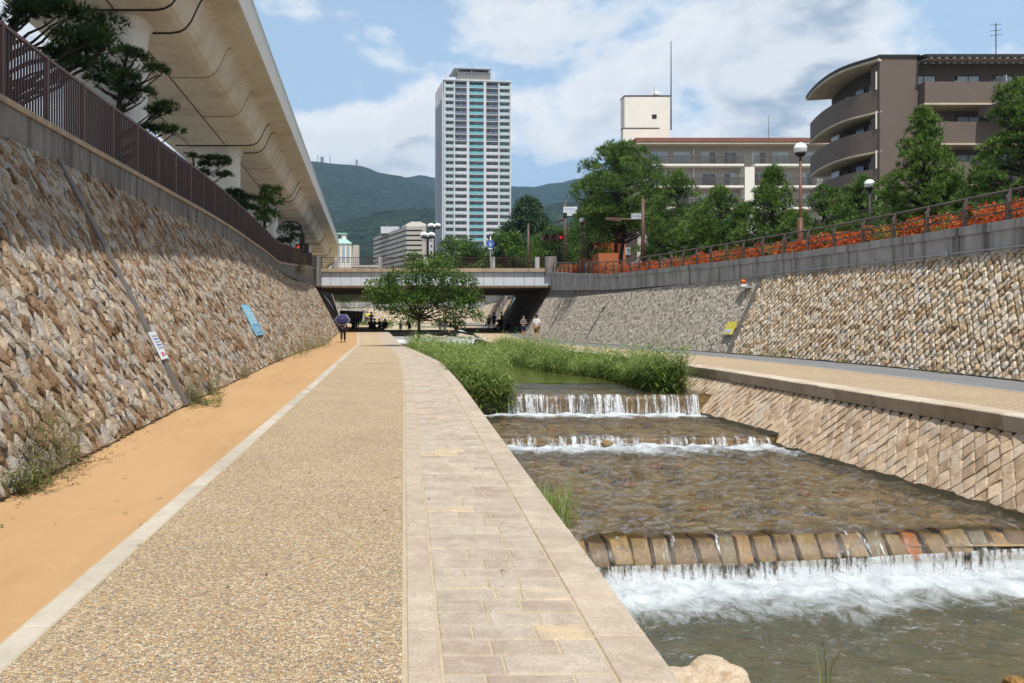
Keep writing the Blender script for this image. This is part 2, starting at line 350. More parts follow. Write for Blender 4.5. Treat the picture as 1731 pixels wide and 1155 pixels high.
def row_blocks(xa, xb, y0, y1, step, gap=0.005, jit=0.15, top=0.008):
    out = []; y = y0
    while y < y1:
        L = step * rg.uniform(1 - jit, 1 + jit); a, b = y + gap, y + L - gap; t = top + rg.uniform(-.0015, .0015)
        v, f = block(xa(a) + gap, xb(a) - gap, xa(b) + gap, xb(b) - gap, a, b, zg(a), zg(b), t, 0.06)
        out.append((abs(a - 1), v, f, rg.random())); y += L
    return out
put_blocks(row_blocks(lambda y: xk(y), lambda y: xk(y) + .15, 1.5, 110, .6, top=.006), kerb_root, 'kerb_stone', M['kerb'])
put_blocks(row_blocks(lambda y: xg(y), lambda y: xg(y) + .155, 1.5, 110, .45, top=.010), strip_root, 'border_stone', M['edge'])
cells = []; y = 2.0
while y < 108:
    L = rg.choice((.17, .19, .21, .23)); a, b = y + .006, y + L - .006
    n = rg.choice((2, 3, 3)); cuts = [0] + sorted(min(.85, max(.15, (k + 1) / n + rg.uniform(-.14, .14))) for k in range(n - 1)) + [1]
    for k in range(n):
        A = lambda q, s: (xg(q) + .16) + ((xo(q) - .27) - (xg(q) + .16)) * s
        v, f = block(A(a, cuts[k]) + .004, A(a, cuts[k + 1]) - .004, A(b, cuts[k]) + .004, A(b, cuts[k + 1]) - .004, a, b, zg(a), zg(b), .008 + rg.uniform(-.002, .002), .06)
        tt = rg.random(); tt = tt if (tt < .88 or rg.random() < .45) else tt - .3
        cells.append((y, v, f, tt))
    y += L
put_blocks(cells, strip_root, 'paver', M['paver'])
EDGE = row_blocks(lambda y: xo(y) - .265, lambda y: xo(y), 1.5, 110, .55, top=.012)
put_blocks(EDGE, strip_root, 'edge_stone', M['edge'])
# left bank wall below the paved strip
m = MB(); m.sweep(lambda y: [(xo(y) - .03, y, zg(y) - .03), (xo(y) + .45, y, -1.9), (xo(y) - 1.2, y, -1.9), (xo(y) - 1.2, y, zg(y) - .03)], YP)
bank = m.build('river_bank_wall', M['stone_c'], recalc=True); tag(bank, 'low stone bank wall below the left paved walkway edge', 'wall')
def weir1(x): return 10.15 + .105 * (x - 1.6)
# right walkway: gravel, kerb line, asphalt
YR = fr(4, 150, 1.0)
sheet('right_gravel_path', lambda y: xr(y) + .30, lambda y: xr(y) + (xq(y) - xr(y)) * .62, zr, zr, YR, M['gravel'], 0.0)
sheet('right_asphalt_lane', lambda y: xr(y) + (xq(y) - xr(y)) * .60, lambda y: xq(y) + .2, zr, zr, YR, M['asphalt'], -0.004)
rk = sheet('right_kerb', lambda y: xr(y) + (xq(y) - xr(y)) * .60, lambda y: xr(y) + (xq(y) - xr(y)) * .60 + .1, zr, zr, YR, M['kerb'], 0.006)
# ------------------------------------------------------------------ stone walls
def clip_poly(poly, U, V):
    for ax, val, sgn in ((0, 0, 1), (0, U, -1), (1, 0, 1), (1, V, -1)):
        out = []
        for i in range(len(poly)):
            a, b = poly[i], poly[(i + 1) % len(poly)]
            da, db = (a[ax] - val) * sgn, (b[ax] - val) * sgn
            if da >= 0: out.append(a)
            if (da >= 0) != (db >= 0):
                t = da / (da - db); out.append((a[0] + (b[0] - a[0]) * t, a[1] + (b[1] - a[1]) * t))
        poly = out
        if len(poly) < 3: return []
    return poly
def lattice(U, V, wu, wv, jit, seed, skew=0.0):
    r = random.Random(seed); P = {}
    def pt(i, j):
        if (i, j) not in P:
            P[i, j] = ((i - j) * wu / 2 + r.uniform(-jit, jit) * wu, (i + j) * wv / 2 + r.uniform(-jit, jit) * wv)
        return P[i, j]
    n = int(U / wu + V / wv) + 4; res = []
    for s in range(-2, int(2 * V / wv) + 2):
        for d in range(-2, int(2 * U / wu) + 2):
            if (s + d) % 2: continue
            i, j = (s + d) // 2, (s - d) // 2
            p = clip_poly([pt(i, j), pt(i + 1, j), pt(i + 1, j + 1), pt(i, j + 1)], U, V)
            if len(p) >= 3:
                A = abs(sum(p[k][0] * p[(k + 1) % len(p)][1] - p[(k + 1) % len(p)][0] * p[k][1] for k in range(len(p)))) / 2
                if A > wu * wv * .06: res.append((p, A))
    return res
def stone_wall(root, name, surf, U, V, wu, wv, jit, gap, depth, mat, seed, limit=300, rough=0.5, tintf=None, chop=1.0):
    """surf(u, v) -> (point, normal); every lattice cell becomes a stone"""
    r = random.Random(seed + 1); big = []; st = MB(); cells = []
    for poly, A in lattice(U, V, wu, wv, jit, seed):
        cu = sum(p[0] for p in poly) / len(poly); cv = sum(p[1] for p in poly) / len(poly)
        c, n = surf(cu, cv); vis = in_view(c, 10) and c.y > 1
        cells.append((A / max(c.y, 1) ** 2 * max(.05, abs((Vector((0, 0, CAM)) - c).normalized().dot(n))) if vis else 0, poly, cu, cv, c, n))
    cells.sort(key=lambda q: -q[0])
    for idx, (s, poly, cu, cv, c, n) in enumerate(cells):
        part = idx < limit and s > 0
        rad = math.sqrt((poly[0][0] - cu) ** 2 + (poly[0][1] - cv) ** 2) + .01
        if part:
            q = []
            for k in range(len(poly)):
                a, b = poly[k], poly[(k + 1) % len(poly)]
                f = r.uniform(.10, .2) * chop; q += [(a[0] + (b[0] - a[0]) * f, a[1] + (b[1] - a[1]) * f), (b[0] + (a[0] - b[0]) * f, b[1] + (a[1] - b[1]) * f)]
                if False: q.append(((a[0] + b[0]) / 2 + r.uniform(-.035, .035) * wu, (a[1] + b[1]) / 2 + r.uniform(-.035, .035) * wv))
            poly = q
        else:           # knock the corners off
            q = []
            for k in range(len(poly)):
                a, b = poly[k], poly[(k + 1) % len(poly)]; f = r.uniform(.14, .26) * chop
                q += [(a[0] + (b[0] - a[0]) * f, a[1] + (b[1] - a[1]) * f), (b[0] + (a[0] - b[0]) * f, b[1] + (a[1] - b[1]) * f)]
            poly = q
        m = len(poly); d = depth * r.uniform(.55, 1.15); tilt = (r.uniform(-1, 1) * rough * .2, r.uniform(-.9, .5) * rough * .2)
        def at(u, v, h): p, nn = surf(u, v); return p + nn * h
        def ring(s, h, j):
            o = []
            for (a, b) in poly:
                du, dv = a - cu, b - cv; L = math.hypot(du, dv) + 1e-6; k = max(.2, (L - gap) / L) * s
                o.append(at(cu + du * k, cv + dv * k, h + tilt[0] * du + tilt[1] * dv + r.uniform(-j, j)))
            return o
        vs = ring(1.0, -.06, 0); fs = []
        vs += ring(.96 if part else .92, d * (.6 if part else .95), depth * .14 * rough)
        if part:
            vs += ring(.70, d, depth * .22 * rough)
        vs.append(at(cu, cv, d * 1.03 + r.uniform(-1, 1) * depth * .15 * rough))
        nr = 3 if part else 2
        for o in range(nr - 1):
            for k in range(m): fs.append((o * m + k, o * m + (k + 1) % m, (o + 1) * m + (k + 1) % m, (o + 1) * m + k))
        for k in range(m): fs.append(((nr - 1) * m + k, (nr - 1) * m + (k + 1) % m, nr * m))
        t = r.random() if tintf is None else tintf(cu, cv, r)
        if part: MB().add(vs, fs, t).build(name, mat, root, recalc=True)
        else: st.add(vs, fs, t)
    if st.v: tag(st.build(name + 's_beyond', mat, root, recalc=True), kind='stuff')
def bilinear(base, top, y0, back=0.0):
    """surface between two curves base(y), top(y): v is the distance up the slope"""
    def f(u, v):
        y = y0 + u; b = Vector(base(y)); t = Vector(top(y)); up = (t - b); L = up.length; up /= L
        al = Vector(base(y + .5)) - b; al.normalize()
        n = al.cross(up); n.normalize()
        return b + up * v, n
    return f
def frac_surf(base, top, y0, V):
    g = bilinear(base, top, y0)
    def f(u, v):
        y = y0 + u; return g(u, v / V * (Vector(top(y)) - Vector(base(y))).length)
    return f
def facing(s, toward):
    def f(u, v):
        p, n = s(u, v)
        return p, (n if n.dot(toward) > 0 else -n)
    return f
def wall_back(root, base, top, ys, mat, off, name='backing'):
    m = MB(); s = []
    for y in ys: s += [Vector(base(y)) + off - Vector((0, 0, .25)), Vector(top(y)) + off]
    m.add(s, [(2 * i, 2 * i + 2, 2 * i + 3, 2 * i + 1) for i in range(len(ys) - 1)])
    return m.build(name, mat, root, recalc=False)
Lb = lambda y: (xw(y), y, zg(y)); Lt = lambda y: (xlt(y), y, ZLT)
Rb = lambda y: (xq(y), y, zr(y)); Rt = lambda y: (xrt(y), y, zrb(y))
# left wall: two stretches with a drain chute between, a third smoother stretch next to the bridge
VL = 4.35
lw = thing('retaining_wall', 'tall sloping rubble stone wall left of the orange lane, near stretch', 'wall', (-4.2, 10, 0))
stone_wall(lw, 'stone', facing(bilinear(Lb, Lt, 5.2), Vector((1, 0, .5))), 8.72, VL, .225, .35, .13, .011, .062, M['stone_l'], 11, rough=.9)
wall_back(lw, Lb, Lt, fr(3, 14.0, 1), M['mortar'], Vector((-.02, 0, -.01)))
lw2 = thing('retaining_wall', 'tall sloping rubble stone wall left of the lane, beyond the narrow drain chute', 'wall', (-4.4, 30, 0))
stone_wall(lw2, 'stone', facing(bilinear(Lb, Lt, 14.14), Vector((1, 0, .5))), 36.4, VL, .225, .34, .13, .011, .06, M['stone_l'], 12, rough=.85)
wall_back(lw2, Lb, Lt, fr(14.0, 50.6, 1), M['mortar'], Vector((-.02, 0, -.01)))
lw3 = thing('retaining_wall', 'sloping stone wall stretch on the left next to the bridge', 'wall', (-5.2, 60, 0))
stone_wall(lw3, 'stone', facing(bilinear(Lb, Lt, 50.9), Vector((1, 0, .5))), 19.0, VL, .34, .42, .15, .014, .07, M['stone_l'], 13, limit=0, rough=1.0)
wall_back(lw3, Lb, Lt, fr(50.5, 70.5, 1), M['mortar'], Vector((-.02, 0, -.01)))
# the chutes between them
def chute(base, top, y0, y1, label, off, h=.06):
    m = MB(); b0, b1, t0, t1 = (Vector(base(y0)), Vector(base(y1)), Vector(top(y0)), Vector(top(y1)))
    n = Vector(off); o = n * h
    m.hexa([b0 - n * .1, b1 - n * .1, t1 - n * .1, t0 - n * .1, b0 + o, b1 + o, t1 + o, t0 + o])
    return tag(m.build('drain_chute', M['conc_d']), label, 'drain')
chute(Lb, Lt, 13.93, 14.13, 'narrow dark concrete strip running down the left stone wall behind the white notice', (.887, 0, .46), .085)
chute(Lb, Lt, 50.56, 50.80, 'dark concrete strip down the left wall short of the bridge', (.887, 0, .46))
chute(Rb, Rt, 32.75, 33.05, 'dark drain strip dividing the grey wall from the pale stone wall', (-.92, 0, .4), .04)
# left parapet: concrete band, coping blocks
pl = thing('parapet_wall', 'dark stained concrete parapet with tan coping above the left stone wall', 'wall', (-6, 20, 4.07))
for a in fr(2, 68, 3.0):
    b = min(a + 2.985, 69.6); ys = fr(a, b, .75); m = MB()
    m.sweep(lambda y: [(xlt(y) + .05, y, ZLT - .02), (xlt(y) + .05, y, zlc(y) - .1), (xlt(y) - .35, y, zlc(y) - .1), (xlt(y) - .35, y, ZLT - .02)], ys)
    m.build('concrete_panel', M['conc'], pl)
    for k in range(3):
        c0, c1 = a + k * 1.0 + .006, min(a + k * 1.0 + .99, 69.6)
        if c1 - c0 < .2: continue
        m = MB(); m.sweep(lambda y: [(xlt(y) + .085, y, zlc(y) - .098), (xlt(y) + .085, y, zlc(y) - .02), (xlt(y) + .07, y, zlc(y)), (xlt(y) - .38, y, zlc(y)), (xlt(y) - .38, y, zlc(y) - .098)], [c0, c1])
        m.build('coping_block', M['coping'], pl)
# right wall
rw = thing('retaining_wall', 'pale rubble stone wall sloping up behind the right asphalt lane', 'wall', (13, 22, .2))
stone_wall(rw, 'stone', facing(bilinear(Rb, Rt, 13.0), Vector((-1, 0, .5))), 19.7, 3.15, .25, .31, .10, .016, .055, M['stone_r'], 21, rough=1.0)
wall_back(rw, Rb, Rt, fr(4, 32.9, 1), M['mortar'], Vector((.03, 0, -.01)))
gw = thing('retaining_wall', 'smooth grey split stone wall on the right between bridge and drain strip', 'wall', (11.5, 50, .2))
def grey_t(u, v, r): return r.random()
stone_wall(gw, 'stone', facing(bilinear(Rb, Rt, 33.1), Vector((-1, 0, .5))), 36.8, 3.2, .25, .34, .14, .008, .028, M['stone_g'], 22, rough=1.0)
wall_back(gw, Rb, Rt, fr(32.9, 70.2, 1), M['mortar_g'], Vector((.03, 0, -.01)))
m = MB(); s = []
for y in (52.0, 52.06): s.append(y)
chute(Rb, Rt, 60.0, 60.07, 'thin dark joint down the grey right wall near the bridge', (-.92, 0, .4), .055)
pr = thing('parapet_wall', 'grey streaked concrete parapet with a flat cap above the right stone wall', 'wall', (14, 25, 3.2))
for a in fr(5, 67, 2.4):
    b = min(a + 2.385, 69.7); ys = fr(a, b, .8); m = MB()
    m.sweep(lambda y: [(xrt(y) - .06, y, zrb(y) - .03), (xrt(y) - .06, y, zrc(y) - .22), (xrt(y) + .35, y, zrc(y) - .22), (xrt(y) + .35, y, zrb(y) - .03)], ys)
    m.build('concrete_panel', M['conc_r'], pr)
m = MB(); m.sweep(lambda y: [(xrt(y) - .10, y, zrc(y) - .218), (xrt(y) - .10, y, zrc(y)), (xrt(y) + .4, y, zrc(y)), (xrt(y) + .4, y, zrc(y) - .218)], fr(5, 69.7, .8))
m.build('parapet_cap', M['conc_r'], pr)
# channel wall on the right bank of the stream with its cap stones
def wl(y): return -1.5 if y < 10.6 else (-1.05 if y < 17.5 else (-.85 if y < 21.6 else -.4))
cof = curve((-40, .8), (11, .82), (17, .95), (21.6, 1.12), (30, 1.0), (50, .6), w=1)
Cb = lambda y: (xr(y) - cof(y), y, -1.25 if y < 30 else -.9); Ct = lambda y: (xr(y) - .04, y, zr(y) - .23)
M['cap'] = stone_mat('pale cap stone', [(0, (.46, .38, .29)), (.5, (.54, .46, .36)), (1, (.58, .51, .42))], 3.0, .3, .01, dark=(.7, .64, .58))
cw = thing('channel_wall', 'diagonally laid cut stone wall along the right edge of the stream', 'wall', (8, 15, -1.2))
stone_wall(cw, 'stone', facing(frac_surf(Cb, Ct, 8.0, 1.6), Vector((-1, 0, .5))), 30, 1.6, .25, .34, .05, .0025, .012, M['stone_c'], 31, rough=.6, chop=.18)
wall_back(cw, Cb, Ct, fr(5, 70, 1), M['mortar'], Vector((.02, 0, 0)))
cells = []; y = 7.0
while y < 100:
    L = rg.uniform(.5, .7); a, b = y + .004, y + L - .004
    X = lambda q: xr(q) - .055
    t = rg.uniform(-.006, .006); h = .24
    p = [(X(a), a, zr(a) - .225), (xr(a) + .32, a, zr(a) - .225), (xr(b) + .32, b, zr(b) - .225), (X(b), b, zr(b) - .225)]
    q = [(X(a) - .035, a, zr(a) - .01 + t), (xr(a) + .32, a, zr(a) + .012), (xr(b) + .32, b, zr(b) + .012), (X(b) - .035, b, zr(b) - .01 + t)]
    q2 = [(X(a) - .022, a + .004, zr(a) + .006 + t), (xr(a) + .315, a, zr(a) + .016), (xr(b) + .315, b, zr(b) + .016), (X(b) - .022, b - .004, zr(b) + .006 + t)]
    fs = [(3, 2, 1, 0), (8, 9, 10, 11)]
    for o in (0, 4):
        for k in range(4): fs.append((o + k, o + (k + 1) % 4, o + 4 + (k + 1) % 4, o + 4 + k))
    cells.append((y, p + q + q2, fs, rg.random())); y += L
put_blocks(cells, cw, 'cap_stone', M['cap'])
M['algae'] = plain('dark wet algae line', (.035, .03, .015), (.06, .05, .02), 6.0, .5, .4, .02)
m = MB(); s = facing(bilinear(Cb, Ct, 0), Vector((-1, 0, .5))); vs = []; yy = fr(8, 21.4, .1)
for y in yy:
    zt_ = -.93 if y > weir1(7.4) and y < 17.6 else (-1.4 if y < 17 else -.745); b, n_ = s(y, 0); up = (s(y, 1)[0] - b); k0 = (zt_ - .12 - b.z) / up.z; k1 = (zt_ + .05 + .03 * mnoise.noise(Vector((y * 2.5, 0, 0))) + .02 * mnoise.noise(Vector((y * 9, 0, 0))) - b.z) / up.z
    vs += [b + up * k0 + n_ * .036, b + up * k1 + n_ * .036]
m.add(vs, [(2 * i, 2 * i + 2, 2 * i + 3, 2 * i + 1) for i in range(len(yy) - 1)]); m.build('algae_line', M['algae'], cw, recalc=False)
# ------------------------------------------------------------------ the stream
def bed_mat():
    m, nt, out = newmat('stream bed'); p = pos(nt)
    v = nd(nt, 'TexVoronoi', {'Vector': scaled(nt, p, (1, .8, 1)), 'Scale': 6.0}, feature='F1')
    cr = nd(nt, 'SeparateColor', {0: v.outputs['Color']})
    c = ramp(nt, cr.outputs[0], [(0, (0.19, 0.145, 0.075)), (.3, (0.30, 0.22, 0.11)), (.6, (0.25, 0.215, 0.13)), (.85, (0.38, 0.24, 0.10)), (1, (0.29, 0.27, 0.20))])
    n1 = noise(nt, p, 2.0, 6.0)
    c = mixc(nt, 0.8, c, mixc(nt, rampf(nt, n1, .3, .7), (.5, .5, .45), (1.3, 1.25, 1.1)), 'MULTIPLY')
    principled(nt, out, c, 0.8, bumpn(nt, mth(nt, 'ADD', v.outputs['Distance'], n1), .8, .05)); return m
M['bed'] = bed_mat()
def water_mat(name, tintc, deep, rip=7.0, bs=0.5, bd=0.05, stretch=(1.0, 1.8, 1.0), murk=0.25, foamy=True, fine=28.0):
    m, nt, out = newmat(name); p = pos(nt); ps = scaled(nt, p, stretch)
    n1 = noise(nt, ps, rip, 3.0, 0.5, 0.6); n2 = noise(nt, ps, fine, 2.0, 0.5, 0.3); n0 = noise(nt, ps, rip * .35, 2.0)
    h = mth(nt, 'ADD', mth(nt, 'ADD', n1, mth(nt, 'MULTIPLY', n2, .22)), mth(nt, 'MULTIPLY', n0, 1.2))
    bp = bumpn(nt, h, bs, bd)
    fr_ = nd(nt, 'Fresnel', {'IOR': 1.33, 'Normal': bp}).outputs[0]
    tr = nd(nt, 'BsdfTransparent', {'Color': (*tintc, 1)}); df = nd(nt, 'BsdfDiffuse', {'Color': (*deep, 1), 'Normal': bp})
    body = nd(nt, 'MixShader', {0: murk, 1: tr.outputs[0], 2: df.outputs[0]})
    gl = nd(nt, 'BsdfGlossy', {'Color': (1, 1, 1, 1), 'Roughness': 0.07, 'Normal': bp})
    sh = nd(nt, 'MixShader', {0: mth(nt, 'MULTIPLY_ADD', fr_, .96, .04), 1: body.outputs[0], 2: gl.outputs[0]}).outputs[0]
    if foamy:
        fa = attr(nt, 'foam'); q = scaled(nt, p, (1.0, .62, 1.0))
        fn = noise(nt, q, 4.5, 7.0, .62, 1.0); fn2 = noise(nt, q, 40.0, 4.0, .6)
        k = mth(nt, 'ADD', fa, mth(nt, 'MULTIPLY', mth(nt, 'SUBTRACT', mth(nt, 'ADD', mth(nt, 'MULTIPLY', fn, .8), mth(nt, 'MULTIPLY', fn2, .2)), .5), 1.5))
        mask = rampf(nt, k, .34, 1.05, 0, .93)
        fb = bumpn(nt, mth(nt, 'ADD', fn, mth(nt, 'MULTIPLY', fn2, .3)), .3, .04)
        fd = nd(nt, 'BsdfPrincipled', {'Base Color': (0.56, 0.615, 0.65, 1), 'Roughness': .5, 'Normal': fb})
        mk2 = mth(nt, 'MULTIPLY', mask, nd(nt, 'Math', {0: fa, 1: .02}, operation='GREATER_THAN').outputs[0])
        sh = nd(nt, 'MixShader', {0: mk2, 1: sh, 2: fd.outputs[0]}).outputs[0]
    nt.links.new(sh, out.inputs[0]); return m
M['w_near'] = water_mat('near pool water', (.68, .65, .42), (.105, .105, .052), 4.2, .9, .07, (1, 1.6, 1), .5)
M['w_mid'] = water_mat('shallow rippling water', (.95, .88, .68), (.17, .14, .075), 4.5, 1.0, .17, (1, 1.8, 1), .15)
M['w_up'] = water_mat('shallow upper water', (.80, .70, .50), (.08, .065, .035), 6.0, .6, .05, (1, 2.0, 1), .3)
M['w_pond'] = water_mat('calm green pond water', (.45, .5, .2), (.105, .115, .028), 3.0, .10, .02, (1, 1.5, 1), .8, False)
WZ = {'near': -1.40, 'mid': -.93, 'two': -.745, 'up': -.262}
def pool(name, y0f, y1f, z, mat, foamf, res=.07, amp=.02, x0=lambda y: xo(y) - .05, x1=lambda y: xr(y) - .15, sc=1.6, hump=None):
    nx = int(7.6 / res); ny = max(4, int((y1f(5) - y0f(5)) / res)); V = np.zeros((ny + 1, nx + 1, 3)); fo = np.zeros((ny + 1, nx + 1))
    for j in range(ny + 1):
        for i in range(nx + 1):
            s = j / ny; xt = i / nx; yy = y0f(5) + (y1f(5) - y0f(5)) * s; x = x0(yy) + (x1(yy) - x0(yy)) * xt
            y = y0f(x) + (y1f(x) - y0f(x)) * s
            f = foamf(x, y); h = amp * mnoise.fractal(Vector((x * sc, y * sc * 1.6, z * 9)), 1.0, 2.0, 3)
            h += f * (.035 * mnoise.noise(Vector((x * 7, y * 9, 3.0))) + .03)
            if hump: h += hump(x, y)
            V[j, i] = (x, y, z + h); fo[j, i] = f
    idx = np.arange((ny + 1) * (nx + 1)).reshape(ny + 1, nx + 1)
    fc = np.stack([idx[:-1, :-1], idx[:-1, 1:], idx[1:, 1:], idx[1:, :-1]], -1).reshape(-1, 4)
    me = np_mesh(name, V.reshape(-1, 3), fc, None, True)
    a = me.attributes.new('foam', 'FLOAT', 'POINT'); a.data.foreach_set('value', fo.ravel().astype(np.float32))
    o = link(name, me, mat); o['kind'] = 'structure'; return o
def band(d, full, length, wob):     # foam: full strength at the foot, fading over length
    return max(0.0, min(1.0, 1.0 - (d - full) / length + wob))
def foam_near(x, y):
    d = (weir1(x) - .30) - y; w = .35 * mnoise.fractal(Vector((x * .8, y * .9, 1.0)), 1.0, 2.0, 3)
    return band(d, .55, 1.2 - .06 * (x - 2), w) * .92
def foam_mid(x, y):
    d = 17.42 - y; w = .25 * mnoise.fractal(Vector((x * 1.2, y * 1.2, 5.0)), 1.0, 2.0, 3)
    base = band(d, .12, 1.5, w) * .86
    e = y - weir1(x)
    return base
def foam_two(x, y):
    d = 21.42 - y; w = .2 * mnoise.fractal(Vector((x * 1.0, y * 1.0, 8.0)), 1.0, 2.0, 3)
    return band(d, .28, .55, w)
pool('near_pool_water', lambda x: 2.5, lambda x: weir1(x) - .18, WZ['near'], M['w_near'], foam_near, .06, .05, sc=2.0)
pool('lower_stream_water', lambda x: weir1(x) - .01, lambda x: 17.5, WZ['mid'], M['w_mid'], foam_mid, .055, .075, sc=2.6)
pool('middle_stream_water', lambda x: 17.62, lambda x: 21.5, WZ['two'], M['w_mid'], foam_two, .06, .05, sc=2.4)
pool('upper_stream_water', lambda x: 21.62, lambda x: 25.4, WZ['up'], M['w_up'], lambda x, y: 0.0, .1, .022)
sheet('pond_water', lambda y: xo(y) - .05, lambda y: xr(y) - .1, lambda y: WZ['up'] + .004, lambda y: WZ['up'] + .004, fr(25.3, 62, 2), M['w_pond'])
sheet('stream_bed', lambda y: xo(y) - .4, lambda y: xr(y) + .3, lambda y: -1.75, lambda y: -1.75, fr(0, 10.5, .5), M['bed'])
sheet('stream_bed', lambda y: xo(y) - .4, lambda y: xr(y) + .3, lambda y: -1.10, lambda y: -1.10, fr(10.5, 17.5, .5), M['bed'])
sheet('stream_bed', lambda y: xo(y) - .4, lambda y: xr(y) + .3, lambda y: -.90, lambda y: -.90, fr(17.5, 21.6, .5), M['bed'])
sheet('stream_bed', lambda y: xo(y) - .4, lambda y: xr(y) + .3, lambda y: -.46, lambda y: -.46, fr(21.6, 62, 1), M['bed'])
sheet('upper_stream_bed', lambda y: xo(y) - .4, lambda y: xr(y) + .3, lambda y: .12, lambda y: .12, fr(61.5, 125, 2), M['conc_r'])
# boulders under the shallow water
def boulder(c, r, sq, seed, mat, name='rock', n=2, parent=None):
    bm = bmesh.new(); bmesh.ops.create_icosphere(bm, subdivisions=n, radius=1)
    for v in bm.verts:
        k = 1 + .42 * mnoise.noise(v.co * 1.3 + Vector((seed, 0, 0))) + .12 * mnoise.noise(v.co * 3.5 + Vector((0, seed, 0))) + (.05 * mnoise.noise(v.co * 9 + Vector((0, seed, 0))) if n > 2 else 0)
        v.co = Vector((v.co.x * r * k, v.co.y * r * k * .85, v.co.z * r * sq * k)) + Vector(c)
    me = bpy.data.meshes.new(name); bm.to_mesh(me); bm.free()
    a = me.attributes.new('tint', 'FLOAT', 'POINT'); a.data.foreach_set('value', [random.Random(seed).random()] * len(me.vertices))
    return link(name, me, mat, parent)
st = MB(); r = random.Random(5)
for k in range(260):
    y = r.uniform(9.0, 21); x = r.uniform(1.5, 8.2); zb = -1.7 if y < 10.3 else (-1.10 if y < 17.5 else -.9); rr = r.uniform(.05, .17)
    if abs(y - weir1(x)) < .55: continue
    st.sphere((x, y, zb + rr * .1), rr, 5, r.uniform(.4, .8), r.random())
tag(st.build('bed_cobbles', M['wet']), 'rounded brown cobbles lying under the shallow stream water', 'cobbles', kind='stuff')
# weir 1: a row of separate wet stones
w1 = thing('weir', 'near weir of a single row of wet brown cut stones across the stream', 'weir', (5, 10.3, -1.4))
m = MB(); m.sweep(lambda x: [(x, weir1(x) + .03, -1.9), (x, weir1(x) + .03, -1.02), (x, weir1(x) + .42, -.99), (x, weir1(x) + .42, -1.9)], fr(1.2, 8.9, .5)); m.build('weir_body', M['wet'], w1)
x = 1.25; k = 0
while x < 8.9:
    wd = r.uniform(.19, .32); g = .012; a, b = x + g, x + wd - g; zt = -.955 + r.uniform(-.02, .012); zb = -1.24 + r.uniform(-.05, .04)
    fy = r.uniform(-.03, .03); sl_ = r.uniform(-.03, .03); sh_ = -.06 - .012 * k
    sh_ = r.uniform(-.05, .01)
    ta, tb = Vector((a, weir1(a) + .02 + fy, zt)), Vector((b, weir1(b) + .02 + fy, zt + sl_)); ba, bb = Vector((a - sh_, weir1(a) - .20 + fy, zb)), Vector((b - sh_, weir1(b) - .20 + fy, zb))
    ka, kb = ta + Vector((0, .38, -.03)), tb + Vector((0, .38, -.03))
    ins = .03; cx_ = (ta + tb + ba + bb) / 4; out_ = Vector((0, -.045, .02)); f1 = [p + (cx_ - p) * .16 + out_ * r.uniform(.7, 1.2) for p in (ba, bb, tb, ta)]
    ring0 = [ba, bb, tb, ta]; back = [ba + Vector((0, .3, 0)), bb + Vector((0, .3, 0)), kb, ka]
    fs = [(8, 9, 10, 11)] + [(o + q, o + (q + 1) % 4, o + 4 + (q + 1) % 4, o + 4 + q) for o in (0, 4) for q in range(4)] + [(3, 2, 1, 0)]
    MB().add(back + ring0 + f1, fs, min(1, max(0, r.random()))).build('weir_stone', M['wet'], w1); x += wd; k += 1
x = 1.3
while x < 8.6:
    wd = r.uniform(.14, .34); rr_ = r.uniform(.09, .15)
    MB().box((x + wd / 2, weir1(x) - .07 + r.uniform(-.02, .02), -1.36 + r.uniform(-.02, .02)), (wd - .01, .28, .2), r.uniform(-.05, .05), r.random() * .6).build('footing_stone', M['wet'], w1); x += wd
def fall_mat(name, lo, hi, sx=16.0, sz=1.3, murk=(.05, .05, .045), body=.35):
    m, nt, out = newmat(name); p = pos(nt)
    n1 = noise(nt, scaled(nt, p, (sx, 1.5, sz)), 1.0, 5.0, .62, .35); n2 = noise(nt, scaled(nt, p, (55, 6, 14)), 1.0, 4.0, .65, .8)
    n3 = noise(nt, scaled(nt, p, (2.6, 1, .6)), 1.0, 2.0)
    k = mth(nt, 'ADD', mth(nt, 'ADD', mth(nt, 'MULTIPLY', n1, .62), mth(nt, 'MULTIPLY', n2, .38)), mth(nt, 'MULTIPLY', mth(nt, 'SUBTRACT', n3, .5), .25))
    k = mth(nt, 'ADD', k, mth(nt, 'MULTIPLY', mth(nt, 'SUBTRACT', attr(nt, 'foam'), .5), .28))
    mask = rampf(nt, k, lo, hi); bp = bumpn(nt, k, .8, .05)
    wh = nd(nt, 'BsdfPrincipled', {'Base Color': (.62, .65, .68, 1), 'Roughness': .25, 'Normal': bp, 'Specular IOR Level': .6})
    tr = nd(nt, 'BsdfTransparent', {'Color': (.93, .91, .86, 1)}); gl = nd(nt, 'BsdfGlossy', {'Roughness': .1, 'Normal': bp})
    w = nd(nt, 'MixShader', {0: .07, 1: tr.outputs[0], 2: gl.outputs[0]})
    s = nd(nt, 'MixShader', {0: mask, 1: w.outputs[0], 2: wh.outputs[0]}); nt.links.new(s.outputs[0], out.inputs[0]); return m
M['fall'] = fall_mat('falling water', .485, .60); M['fall_thin'] = fall_mat('thin broken water film', .575, .66, 12.0, 2.4)
M['fall_foot'] = fall_mat('white splashing water', .40, .54, 14.0, 2.5)
